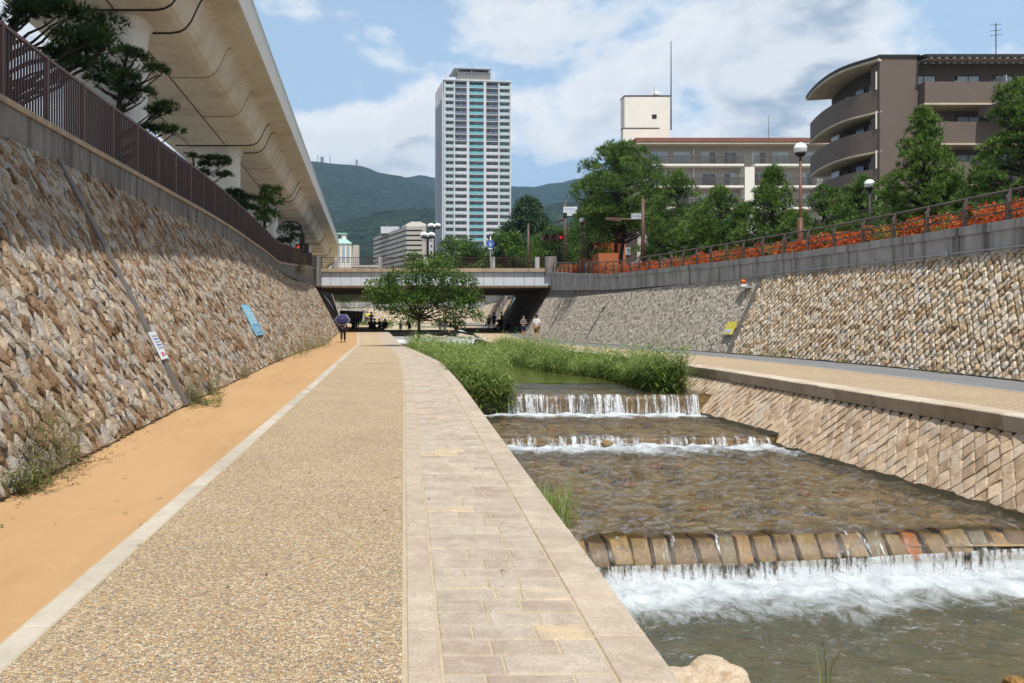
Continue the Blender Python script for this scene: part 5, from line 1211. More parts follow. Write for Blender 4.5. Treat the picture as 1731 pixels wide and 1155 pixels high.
# left hand cloud pruned pines: hand placed pads
def lp(x, D, pads, label, seed, tr=.15, bend=(.25, 0), mat='pine_l', dens=120):
    X = (x - CX) / F * D; z0 = zsl(D); out = []; rr = random.Random(seed)
    for (px_, py_, rw, rh, dd) in pads:
        c = ((px_ - CX) / F * (D + dd) - X, dd, CAM + (CY - py_) / F * (D + dd) - z0); a = rw / F * D; b = rh / F * D
        for q in range(3): out.append(((c[0] + rr.uniform(-.5, .5) * a, c[1] + rr.uniform(-.5, .5) * a, c[2] + rr.uniform(-.4, .4) * b), a * rr.uniform(.5, .8), a * rr.uniform(.5, .8), b * rr.uniform(.55, .9), rr.uniform(.2, .75)))
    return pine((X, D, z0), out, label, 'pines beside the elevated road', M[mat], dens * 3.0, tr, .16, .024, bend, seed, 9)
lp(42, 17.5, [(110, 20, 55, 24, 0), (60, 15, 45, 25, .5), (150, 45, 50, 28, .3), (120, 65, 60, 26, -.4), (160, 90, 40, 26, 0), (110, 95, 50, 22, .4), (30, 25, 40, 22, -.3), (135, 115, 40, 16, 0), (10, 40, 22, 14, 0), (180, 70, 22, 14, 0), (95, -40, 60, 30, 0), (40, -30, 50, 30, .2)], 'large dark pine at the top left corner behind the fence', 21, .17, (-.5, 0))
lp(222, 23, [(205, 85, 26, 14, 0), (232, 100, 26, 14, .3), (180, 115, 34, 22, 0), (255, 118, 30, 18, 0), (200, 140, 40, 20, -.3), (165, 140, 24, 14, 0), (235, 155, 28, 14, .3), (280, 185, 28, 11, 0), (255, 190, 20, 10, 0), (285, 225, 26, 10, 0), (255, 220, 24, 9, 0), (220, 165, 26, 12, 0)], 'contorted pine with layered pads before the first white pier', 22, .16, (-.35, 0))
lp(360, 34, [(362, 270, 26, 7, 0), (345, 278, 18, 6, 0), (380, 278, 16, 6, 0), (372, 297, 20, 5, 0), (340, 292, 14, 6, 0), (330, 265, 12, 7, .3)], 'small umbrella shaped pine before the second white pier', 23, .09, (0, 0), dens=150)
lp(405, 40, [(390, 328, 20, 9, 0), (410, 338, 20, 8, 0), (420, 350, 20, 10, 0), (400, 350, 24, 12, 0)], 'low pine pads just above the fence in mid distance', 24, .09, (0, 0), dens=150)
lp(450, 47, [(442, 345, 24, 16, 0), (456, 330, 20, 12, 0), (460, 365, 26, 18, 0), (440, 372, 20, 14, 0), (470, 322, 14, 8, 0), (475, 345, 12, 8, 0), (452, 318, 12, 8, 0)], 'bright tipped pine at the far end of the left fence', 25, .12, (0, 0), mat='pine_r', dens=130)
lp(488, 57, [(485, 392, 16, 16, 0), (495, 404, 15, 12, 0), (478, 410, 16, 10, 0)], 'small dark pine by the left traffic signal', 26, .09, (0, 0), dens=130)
# broadleaf trees
def broad(loc, pads, label, mat, dens, L, w, trunk, group=None, name='broadleaf_tree', droop=.3, tr=.12, fork=.5, barkm='bark2', cat='tree'):
    t = thing(name, label, cat, loc, group=group); loc = Vector(loc); rr = random.Random(len(label)); m = MB()
    ft = loc + Vector((trunk[0], trunk[1], trunk[2])); m.tube([loc - Vector((0, 0, .2)), loc.lerp(ft, .5) + Vector((.03, 0, 0)), ft], [tr, tr * .85, tr * .7], 8)
    for (c, rx, ry, rz, tn) in pads[::max(1, len(pads) // 26)]:
        limb(m, ft - Vector((0, 0, rr.uniform(0, .3))), loc + Vector(c), tr * .42, tr * .10, -.12 * rx, rr, 5)
    m.build('trunk', M[barkm], t, smooth=True)
    crown(t, leaves([(tuple(loc + Vector(c)), a, b, d, tn) for c, a, b, d, tn in pads], dens, L, w, droop), M[mat]); return t
D = 48.0; s = D / F; r = random.Random(12)
tx, tz = (707 - CX) * s, -.1
cl = [(700, 470, 55), (740, 462, 50), (660, 480, 40), (665, 462, 18), (640, 490, 34), (690, 500, 50), (735, 495, 55), (775, 480, 35), (790, 470, 20), (628, 500, 20), (650, 512, 36), (680, 522, 34), (715, 515, 40), (755, 512, 45), (790, 508, 36), (808, 515, 18), (770, 535, 34), (800, 532, 24), (775, 545, 22), (655, 500, 30), (700, 450, 28), (735, 448, 30), (672, 530, 20), (762, 462, 26), (800, 500, 26), (640, 505, 24), (662, 456, 10), (705, 538, 8)]
pads = []
for (x, y, w) in cl:
    for q in range(4):
        a = w * s * r.uniform(.32, .58); pads.append((((x + r.uniform(-.5, .5) * w - CX) * s - tx, r.uniform(-1.6, 1.6) * min(1, w / 40), CAM + (CY - y + r.uniform(-.35, .35) * min(w, 32)) * s - tz), a, a, a * .62, r.uniform(.25, .75)))
broad((tx, D, tz), pads, 'broad leafy tree growing among reeds in front of the bridge', 'leaf', 460, .20, .075, (0.03, 0, CAM + (CY - 533) * s - tz), None, 'riverside_tree', .35, .10)
# slanting low limbs under its crown
def blob(x, ytop, D, rx, label, mat, n=26, z0=None, L=.25, w=.13, dens=60, group=None, name='broadleaf_tree', cone_=False, droop=.25, seed=1, tr=.18):
    X = (x - CX) / F * D; z0 = (zsr(D) if D < 150 else hz(D)) if z0 is None else z0; H = CAM + (CY - ytop) / F * D - z0; rr = random.Random(seed); pads = []
    for i in range(n):
        q = rr.uniform(0, 6.283); u = (i + .5) / n; z = H * (.22 + .74 * u); R_ = rx * ((1 - u) ** .8 * 1.15 + .08 if cone_ else math.sin(math.pi * (.18 + .74 * u)) ** .6); k = math.sqrt(rr.random()) * .85; a = rx * rr.uniform(.28, .42) * (1 - .4 * u if cone_ else 1)
        pads.append(((R_ * k * math.cos(q), R_ * k * math.sin(q), z), a, a, a * (.4 if cone_ else .7), rr.uniform(.2, .75)))
    return broad((X, D, z0), pads, label, mat, dens * 3.6, L, w, (0, 0, H * (.85 if cone_ else .35)), group, name, droop, tr)
blob(893, 331, 112, 4.7, 'dark conical cedar right of the tower', 'cedar', 120, None, .5, .12, 50, None, 'cedar_tree', True, .5, 3, .3)
blob(858, 372, 118, 2.3, 'smaller dark cedar in front of the tower foot', 'cedar', 34, None, .5, .12, 50, None, 'cedar_tree', True, .5, 4, .2)
blob(852, 392, 106, 2.6, 'dark round tree left of the tall cedar', 'leaf', 30, None, .3, .16, 60, seed=51)
blob(912, 402, 102, 2.4, 'dark bushy tree at the right foot of the tall cedar', 'leaf', 30, None, .3, .16, 60, seed=52)
blob(795, 412, 108, 2.4, 'dark leafy tree between the round tree and the cedars', 'leaf', 28, None, .3, .16, 60, seed=53)
blob(770, 402, 116, 2.9, 'round leafy tree in front of the tower foot', 'leaf', 34, None, .3, .16, 60, seed=5)
blob(810, 425, 112, 2.6, 'low bright leafy tree behind the bridge railing', 'leaf2', 26, None, .3, .16, 60, seed=6)
blob(740, 432, 110, 3.0, 'low bushy tree behind the bridge centre', 'leaf', 26, None, .3, .16, 55, seed=7)
blob(705, 428, 122, 2.2, 'bushy tree beside the cluster lamp posts', 'leaf2', 22, None, .3, .16, 55, seed=71)
blob(942, 385, 84, 2.4, 'bright green tree beneath the street name sign', 'leaf2', 32, None, .25, .13, 70, seed=8)
blob(918, 398, 92, 1.9, 'green tree between cedar and traffic signal', 'leaf2', 26, None, .25, .13, 70, seed=81)
blob(975, 392, 88, 2.0, 'dark tree behind the slim lamp posts', 'leaf', 26, None, .25, .13, 70, seed=82)
blob(590, 500, 152, 2.6, 'young tree by the car park beyond the bridge', 'leaf2', 20, 4.0, .3, .15, 50, seed=9)
blob(655, 497, 158, 3.4, 'leafy tree on the far bank above the stone wall', 'leaf', 24, 4.0, .3, .15, 50, seed=10)
blob(610, 478, 166, 3.0, 'taller tree in the far car park seen under the bridge', 'leaf', 24, 5.0, .3, .15, 50, seed=101)
blob(720, 490, 160, 3.4, 'tree on the far bank hidden by the riverside tree', 'leaf', 24, 4.0, .3, .15, 50, seed=102)
blob(1012, 385, 80, 1.5, 'leafy shrub tree beside the orange brick house', 'leaf', 26, None, .22, .11, 80, seed=103)
for i, (x, y, D_, rx, lb) in enumerate(((690, 536, 102, 1.3, 'small green bush on the far terrace right of the seated group'), (708, 524, 118, 1.6, 'thin pale shrub on the far terrace behind the tree trunk'), (655, 542, 105, 1.1, 'low round bush on the far terrace'), (612, 545, 112, 1.0, 'low bush beside the culvert mouth'), (745, 540, 108, 1.0, 'low green shrub at the foot of the far wall'))):
    blob(x, y, D_, rx, lb, 'leaf2', 12, .45, .22, .1, 70, 'bushes on the far terrace', 'bush', seed=20 + i, tr=.04)
# red hedge
hp = []; r = random.Random(31)
for y in fr(17.5, 69, .16):
    for q in range(2): hp.append(((xrt(y) + r.uniform(.45, 1.15), y + r.uniform(-.1, .1), zrc(y) + r.uniform(-.05, .46)), r.uniform(.16, .26), r.uniform(.16, .26), r.uniform(.14, .22), (r.choice((.15, .3, .35, .5, .55, .7)) if mnoise.noise(Vector((y * .55, 3.0, 1.0))) < .10 else r.choice((.3, .8, .97, .97, .97)))))
hg = thing('hedge', 'long low hedge of orange red leaves behind the right handrail', 'hedge', (14.5, 40, 3.8))
V, Fc, T = leaves(hp, 1150, .085, .045, -.2); crown(hg, (V, Fc, T), M['hedge'], 'foliage')
m = MB()
for y in fr(18, 68.5, .8): m.tube([(xrt(y) + .8, y, zrc(y) - .3), (xrt(y) + .8 + r.uniform(-.1, .1), y, zrc(y) + .3)], .012, 5)
tag(m.build('stems', M['bark'], hg), kind='stuff')
for i, (x, y, D_) in enumerate(((1243, 418, 37, ), (1098, 446, 49), (1160, 440, 44), (1610, 345, 24.5), (1545, 380, 26))):
    blob(x, y - 14, D_, .28, ['pale green weed sprouting from the hedge near the bend', 'green weed growing from the hedge close to the parapet', 'green weed in the hedge below the parked car', 'yellow green shoots in the hedge near the right edge', 'green shoots in the hedge left of the yellow ones'][i], 'leaf2', 8, zrc(D_) - .2, .12, .04, 300, 'weeds in the red hedge', 'weed', seed=40 + i, tr=.01)
# reeds and grass
def blades(P, H, lean, w, tn, curl=.35):
    n = len(P); q = rs.uniform(0, 6.283, n); d = np.stack([np.cos(q), np.sin(q), np.zeros(n)], 1); s_ = np.stack([-np.sin(q), np.cos(q), np.zeros(n)], 1) * (w * .5)[:, None]
    l1 = (lean * H * .35)[:, None] * d; l2 = (lean * H)[:, None] * d; up = np.array([0, 0, 1.0])
    a = P; b = P + l1 + up * (H * .6)[:, None]; c = P + l2 + up * (H * (1 - curl * lean))[:, None]
    V = np.stack([a - s_, a + s_, b - s_ * .8, b + s_ * .8, c], 1).reshape(-1, 3); i = np.arange(n)[:, None] * 5
    Fc = np.concatenate([i + [0, 1, 3], i + [0, 3, 2], i + [2, 3, 4]], 1).reshape(-1, 3)
    return V, Fc, np.repeat(np.clip(tn, 0, 1), 5)
def stalks(P, H, k=9, L=.22, w=.016):      # upright stems carrying narrow leaves
    n = len(P); lean = rs.normal(0, .16, (n, 3)); lean[:, 2] = 0; pp = []; dd = []; tt = []
    t0 = rs.beta(2, 2.6, n)
    for j in range(k):
        f = (j + rs.uniform(.2, 1, n)) / k; pp.append(P + lean * (f * H)[:, None] + np.array([0, 0, 1]) * (f * H)[:, None]); q = rs.uniform(0, 6.283, n)
        dd.append(np.stack([np.cos(q), np.sin(q), rs.uniform(-.1, .9, n)], 1)); tt.append(np.clip(t0 + rs.normal(0, .08, n) + .15 * (f - .5), 0, 1))
    P2 = np.vstack(pp); d = unit(np.vstack(dd)); t = np.concatenate(tt); sd = unit(np.cross(d, np.array([0, 0, 1.0]))) * w * .5; ln = L * rs.uniform(.6, 1.3, (len(P2), 1))
    tip = P2 + d * ln - np.array([0, 0, .3]) * ln * (1 - d[:, 2:3]); mid = P2 + d * ln * .5
    V = np.stack([P2, mid + sd, tip, mid - sd], 1).reshape(-1, 3); Fq = np.arange(len(V)).reshape(-1, 4)
    return V, Fq, np.repeat(t, 4)
def scatter(n, fn):
    out = []
    while len(out) < n:
        p = fn()
        if p: out.append(p)
    return np.array(out)
def left_reed():
    y = 21.9 + 27 * random.random() ** 1.15; e = xo(y); wd = np.interp(y, [21.9, 25, 30, 40, 49], [1.3, 1.7, 2.3, 2.6, 2.1]); x = e + .12 + wd * random.random() ** .9
    z = np.interp(x - e, [0, .6, 2], [zg(y) - .35, -.45, -.5]); return (x, y, z)
def right_reed():
    y = 22.3 + 26 * random.random() ** 1.1; inn = np.interp(y, [22.3, 24.5, 27, 30, 33, 40, 48], [6.3, 6.2, 6.2, 5.2, 4.5, 4.1, 3.9]); out_ = np.interp(y, [22, 26, 30, 34], [7.15, 7.4, 7.6, xr(34) - .15]) if y < 34 else xr(y) - .15
    x = inn + (out_ - inn) * random.random(); return (x, y, np.interp(out_ - x, [0, .5], [-.28, -.42]))
random.seed(77)
P = scatter(4800, left_reed); H = np.clip(rs.normal(.92, .2, len(P)), .3, 1.4) * np.interp(P[:, 1], [21.5, 23, 30, 50], [.85, 1.0, 1.05, 1.0])
H *= np.array([.85 + .65 * mnoise.noise(Vector((p[0] * .9, p[1] * .45, 2.0))) for p in P])
tag(link('left_reeds', np_mesh('left_reeds', *stalks(P, H, 10, .28, .030)), M['reed']), 'tall green reeds lining the left edge of the stream', 'reeds', kind='stuff')
P = scatter(5200, right_reed); H = np.clip(rs.normal(.95, .22, len(P)), .3, 1.5)
H *= np.array([.72 + .6 * mnoise.noise(Vector((p[0] * .8, p[1] * .45, 7.0))) for p in P])
tag(link('right_reeds', np_mesh('right_reeds', *stalks(P, H, 10, .28, .030)), M['reed']), 'green reed bed on the right of the pond above the upper weir', 'reeds', kind='stuff')
P = scatter(2600, lambda: left_reed() if random.random() < .5 else right_reed()); H = np.clip(rs.normal(.75, .22, len(P)), .3, 1.2)
tag(link('grass_blades', np_mesh('grass_blades', *blades(P, H, rs.uniform(.2, .9, len(P)), rs.uniform(.014, .026, len(P)), rs.normal(.5, .2, len(P)))), M['reed']), 'long arching grass blades among the reeds', 'grass', kind='stuff')
# soil under the reeds
sheet('left_reed_bank', lambda y: xo(y) + .02, lambda y: xo(y) + np.interp(y, [21.7, 25, 32, 50], [1.5, 1.9, 2.1, 2.0]), lambda y: zg(y) - .3, lambda y: -.62 if y < 22 else -.42, fr(21.75, 62, 1.5), M['soil'])
sheet('right_reed_bank', lambda y: np.interp(y, [22, 27, 33, 48, 62], [6.3, 6.2, 4.5, 4.0, 3.0]), lambda y: xr(y) - (.75 if y < 30 else .2), lambda y: -.36, lambda y: -.30, fr(22.5, 62, 1.5), M['soil'])
def tuft(loc, n, h, spread, label, mat='reed', lean=.6, wd=.012, name='grass_tuft', cat='grass', tn=.5, group=None):
    P = np.array(loc) + rs.normal(0, 1, (n, 3)) * np.array([spread, spread, 0]); Hh = np.clip(rs.normal(h, h * .3, n), h * .3, h * 1.7)
    o = link(name, np_mesh(name, *blades(P - np.array([0, 0, .01]), Hh, rs.uniform(.1, lean * 1.5, n), np.full(n, wd), rs.normal(tn, .2, n))), M[mat]); return tag(o, label, cat, group)
P = scatter(420, lambda: (random.uniform(1.1, 2.6), random.uniform(21.35, 22.4), random.uniform(-.75, -.25))); H = rs.uniform(.3, .75, len(P))
tag(link('bank_reeds', np_mesh('bank_reeds', *stalks(P, H, 10, .26, .028)), M['reed']), 'reeds hanging over the earth bank beside the upper fall', 'reeds', kind='stuff')
tuft((1.50, 8.75, -.42), 150, .42, .10, 'grass tuft hanging over the walkway edge beside the near weir', lean=.9, wd=.008)
tuft((1.50, 9.3, -.5), 70, .35, .08, 'dry brownish grass tuft behind the green tuft on the walkway edge', 'dry', lean=.9, wd=.008)
tuft((3.28, 6.9, -1.62), 7, .55, .03, 'few thin grass blades at the bottom edge of the near pool', lean=.25, wd=.012)
def weed(y, off, h, n, label, tn=.4, mat='dry', sp=.16):
    b = Vector((xw(y) + off, y, zg(y))); t = thing('weed', label, 'weed', b, group='weeds along the foot of the left wall')
    P = np.array(b) + rs.normal(0, 1, (n, 3)) * np.array([sp * .6, sp * 1.4, 0]); Hh = np.clip(rs.normal(h, h * .3, n), h * .2, h * 1.5)
    V, Fq, T = stalks(P, Hh, 12, .10, .012); link('leaves', np_mesh('leaves', V, Fq, np.clip(T * .8 + tn - .35, 0, 1)), M[mat], t)
    m = MB(); rr = random.Random(n)
    for p, hh in zip(P[:14], Hh[:14]): m.tube([tuple(p), (p[0] + rr.uniform(-.05, .08), p[1] + rr.uniform(-.05, .05), p[2] + hh)], [.0028, .0012], 5)
    tag(m.build('stems', M['stem'], t), kind='stuff')
weed(7.6, .06, .22, 55, 'low green weed clump at the left picture edge', .3); weed(8.15, .05, .62, 42, 'tall thin weeds against the near stone wall', .35); weed(8.75, .05, .55, 30, 'tall weed with reddish stem right of the thin weeds', .5)
weed(14.55, .06, .55, 50, 'bushy weed at the foot of the drain chute', .45); weed(14.3, .30, .13, 45, 'low creeping weed spreading onto the orange lane', .35, sp=.25); weed(15.9, .05, .42, 34, 'green weed just beyond the drain chute', .25); weed(19.5, .05, .25, 22, 'small weed where the wall meets the lane', .4); weed(25.5, .05, .5, 40, 'dry weed left of and below the blue notice board', .8)
for i, y in enumerate((28, 31, 34, 37.5, 41, 45, 49)): weed(y, .08, .42, 60, ['first', 'second', 'third', 'fourth', 'fifth', 'sixth', 'farthest'][i] + ' grassy weed beyond the blue notice board along the wall foot', .45 if i % 2 else .3, sp=.5)
for i, (y, h) in enumerate(((20.6, .12), (25.3, .2), (28.8, .3), (29.6, .2), (31.2, .16))):
    tuft((xq(y) - .05, y, zr(y)), 60, h, .12, ['small weed at the foot of the pale wall near the right edge', 'small dry weed at the foot of the pale wall', 'taller weed against the pale wall', 'green weed left of the taller one at the pale wall', 'tiny weed by the drain strip foot'][i], 'dry', .5, .01, 'weed', 'weed', .3)
# brush growing from the left parapet near the bridge
X = xlt(57); t = thing('brush', 'dry twiggy brush hanging from the left parapet near the bridge', 'bush', (X, 57, 4.8)); V, Fq, T = leaves([((X + .25 + random.uniform(-.3, .4), 57 + random.uniform(-2.5, 2.5), 4.9 + random.uniform(-.5, .7)), .35, .5, .3, .6) for k in range(16)], 240, .1, .035, .2); crown(t, (V, Fq, T), M['dry'], 'foliage')
m = MB(); rr = random.Random(2)
for k in range(24): m.tube([(X, 57 + rr.uniform(-1.5, 1.5), 4.7), (X + rr.uniform(0, .7), 57 + rr.uniform(-2.5, 2.5), 4.8 + rr.uniform(-.5, .9))], [.014, .005], 5)
m.build('twigs', M['bark2'], t)
# ------------------------------------------------------------------ street furniture
M['globe'] = plain('white globe plastic', (.82, .83, .84), (.78, .79, .8), 2, .25, 0)
M['sigred'] = plain('unlit red lens', (.30, .02, .015), None, 2, .3, 0)
def lit(name, c, st):
    m, nt, out = newmat(name); e = nd(nt, 'Emission', {'Color': (*c, 1), 'Strength': st}); nt.links.new(e.outputs[0], out.inputs[0]); return m
M['redlight'] = lit('lit red lamp', (1.0, .04, .03), .55)
M['redped'] = lit('lit pedestrian lamp', (1.0, .12, .03), .6)
def at(x, y, D): return Vector(((x - CX) / F * D, D, CAM + (CY - y) / F * D))
def base_at(x, D): return Vector(((x - CX) / F * D, D, zsr(D) if x > CX else zsl(D)))
def globe_lamp(x, yg, D, d, label, pole='polebrown', rp_=.055, fat=0.0):
    b = base_at(x, D); g = at(x, yg, D); t = thing('street_lamp', label, 'lamp', b, group='globe street lamps')
    m = MB(); m.tube([b, Vector((b.x, b.y, g.z - d * .5))], [rp_ + fat, rp_], 10); m.build('pole', M[pole], t, smooth=True)
    if fat: MB().tube([b, b + Vector((0, 0, 1.9))], [rp_ + .06, rp_ + .05], 10).build('pole_base', M['polebrown'], t, smooth=True)
    MB().lathe((g.x, g.y, g.z - d * .62), [(rp_, 0), (d * .36, d * .14), (d * .44, d * .3), (d * .40, d * .34)], 14).build('lamp_holder', M['darkmetal'], t, smooth=True)
    MB().sphere(g, d / 2, 12).build('lamp_globe', M['globe'], t, smooth=True)
    MB().lathe((g.x, g.y, g.z - .015), [(d * .51, 0), (d * .51, .03)], 16).build('globe_band', M['greymetal'], t)
globe_lamp(1353, 252, 36, .52, 'tall lamp post with white globe and thick red brown base behind the right handrail', fat=.01, rp_=.055)
globe_lamp(1470, 312, 35.5, .41, 'white globe lamp among the low pines before the brown building', 'darkmetal')
globe_lamp(984, 373, 59, .40, 'white globe lamp on a slim brown post near the bridge end', 'brownmetal2')
def cluster_lamp(x, ybase, ytop, D, label, tiers):
    b = base_at(x, D); b.z = CAM + (CY - ybase) / F * D; t = thing('street_lamp', label, 'lamp', b, group='cluster globe lamps')
    top = at(x, ytop, D); MB().tube([b, top], .10, 8).build('pole', M['brownmetal'], t, smooth=True)
    MB().lathe((top.x, top.y, top.z - .12), [(.75, 0), (.8, .06), (.75, .14)], 14).build('lamp_ring', M['darkmetal'], t)
    for k in range(5):
        q = 2 * math.pi * k / 5 + .3; p = top + Vector((math.cos(q) * .62, math.sin(q) * .62, .27)); MB().sphere(p, .26, 10).build('lamp_globe', M['globe'], t, smooth=True)
        if tiers > 1: MB().sphere(top + Vector((math.cos(q) * .42, math.sin(q) * .42, -.36)), .17, 8).build('lamp_globe', M['globe'], t, smooth=True)
cluster_lamp(723, 445, 401, 100, 'near lamp post with a ring of white globes beside the pale brown block', 2)
cluster_lamp(734, 445, 385, 112, 'farther taller lamp post with a ring of white globes by the tower edge', 1)
def pole(x, y0, y1, D, r0, label, mat='brownmetal2', name='utility_pole', cat='pole', parts=None):
    b = base_at(x, D); t = thing(name, label, cat, b); top = at(x, y1, D); MB().tube([b, top], [r0, r0 * .75], 10).build('pole', M[mat], t, smooth=True); return t, b, top
t, b, top = pole(955, 440, 341, 78, .14, 'brown traffic pole carrying a red signal and a street name sign', name='signal_pole')
c = at(936, 402, 78); MB().box(c, (2.0, .22, .5)).build('signal_housing', M['brownmetal'], t)
for k, mm in enumerate((M['darkmetal'], M['darkmetal'], M['redlight'])):
    q = c + Vector((-.62 + k * .62 - .02, -.14, 0)); MB().tube([q, q - Vector((0, .04, 0))], .14, 14).build('signal_lens', mm, t); MB().tube([q - Vector((0, .0, -.02)), q - Vector((0, .22, -.05))], [.22, .21], 14, cap=False).build('signal_visor', M['brownmetal'], t)
MB().tube([at(955, 402, 78), at(945, 402, 78)], .05, 6).build('signal_arm', M['brownmetal'], t)
sgn = at(963.5, 356, 78); s_ = MB().box(sgn + Vector((0, -.12, 0)), (1.2, .05, .62)).build('name_sign', M['signwhite'], t)
for k in range(6):
    for q in range(3): MB().box(sgn + Vector((-.43 + k * .155, -.148, .08 + (q - 1) * .055)), (.11 if q != 1 else .06, .006, .025)).build('character', M['blueprint'], s_)
    MB().box(sgn + Vector((-.43 + k * .155, -.148, .08)), (.022, .006, .17)).build('character', M['blueprint'], s_)
MB().box(sgn + Vector((0, -.148, -.14)), (.95, .006, .03)).build('underline', M['blueprint'], s_)
MB().box(at(962, 363.5, 78) + Vector((0, -.1, 0)), (.45, .05, .18)).build('plate', M['signwhite'], t)
MB().tube([at(944, 365.5, 78), at(985, 366.5, 78)], .03, 6).build('cross_arm', M['brownmetal2'], t); MB().box(at(955, 364, 78), (.3, .3, .42)).build('controller', M['darkmetal'], t)
MB().tube([at(955, 370, 78), at(949, 371, 78), at(941, 378, 78)], [.04, .1, .05], 8).build('street_light', M['brownmetal2'], t, smooth=True)
t, b, top = pole(991, 440, 374, 60, .045, 'slim pale brown pole right of the globe lamp', name='slim_pole')
MB().tube([Vector((b.x, b.y, b.z)), Vector((b.x, b.y, b.z + .9))], .05, 8).build('white_sleeve', M['white'], t)
t, b, top = pole(1087, 440, 336, 49, .12, 'brown utility pole with a street light arm and grey box among the pines')
MB().tube([at(1087, 371, 49), at(1068, 371.5, 49), at(1050, 370.5, 49)], .045, 6).build('light_arm', M['brownmetal2'], t)
MB().add([at(1050, 368, 49), at(1026, 367, 49), at(1025, 371, 49), at(1050, 374, 49)] + [p + Vector((0, .35, 0)) for p in (at(1050, 368, 49), at(1026, 367, 49), at(1025, 371, 49), at(1050, 374, 49))], [(0, 1, 2, 3), (7, 6, 5, 4), (0, 4, 5, 1), (1, 5, 6, 2), (2, 6, 7, 3)]).build('light_head', M['brownmetal2'], t)
for yy_ in (363.5, 368.8): MB().box(at(1074.5, yy_, 49) + Vector((0, -.1, 0)), (.56, .1, .155)).build('sign_plate', M['greymetal'], t)
t, b, top = pole(893, 440, 378, 90, .13, 'brown pole standing in front of the cedar behind the bridge')
t, b, top = pole(829, 452, 405, 72.5, .035, 'blue round sign on a thin white post at the bridge railing', 'white', 'round_sign', 'sign'); t.location.z = 5.3
c = at(829, 412.5, 72.3); MB().tube([c, c - Vector((0, .03, 0))], .31, 20).build('disc', M['blueprint'], t); MB().box(c + Vector((-.04, -.04, -.03)), (.07, .01, .34), 0).build('figure', M['signwhite'], t); MB().box(c + Vector((.06, -.04, -.08)), (.05, .01, .22), 0).build('figure', M['signwhite'], t)
MB().box(at(829, 420.5, 72.3), (.3, .02, .12)).build('plate', M['signwhite'], t)
# left signal
D = 63.0; t = thing('traffic_signal', 'black arched signal post with a red pedestrian lamp at the left bridge end', 'signal', base_at(511, D))
MB().tube([base_at(511, D), at(511, 395, D), at(508, 381, D), at(502, 376, D), at(490, 374.5, D), at(478, 376, D)], [.09, .08, .07, .06, .05, .05], 8).build('post', M['darkmetal'], t, smooth=True)
MB().box(at(500, 386, D), (.75, .25, .32)).build('signal_head', M['darkmetal'], t); MB().box(at(511, 405, D), (.34, .28, .85)).build('signal_head', M['darkmetal'], t); MB().box(at(518, 420, D), (.3, .35, .7)).build('signal_head', M['darkmetal'], t)
c = at(504.5, 418, D); MB().box(c, (.42, .2, .42)).build('pedestrian_head', M['brownmetal'], t); MB().tube([c - Vector((0, .11, 0)), c - Vector((0, .13, 0))], .10, 12).build('red_lens', M['redped'], t)
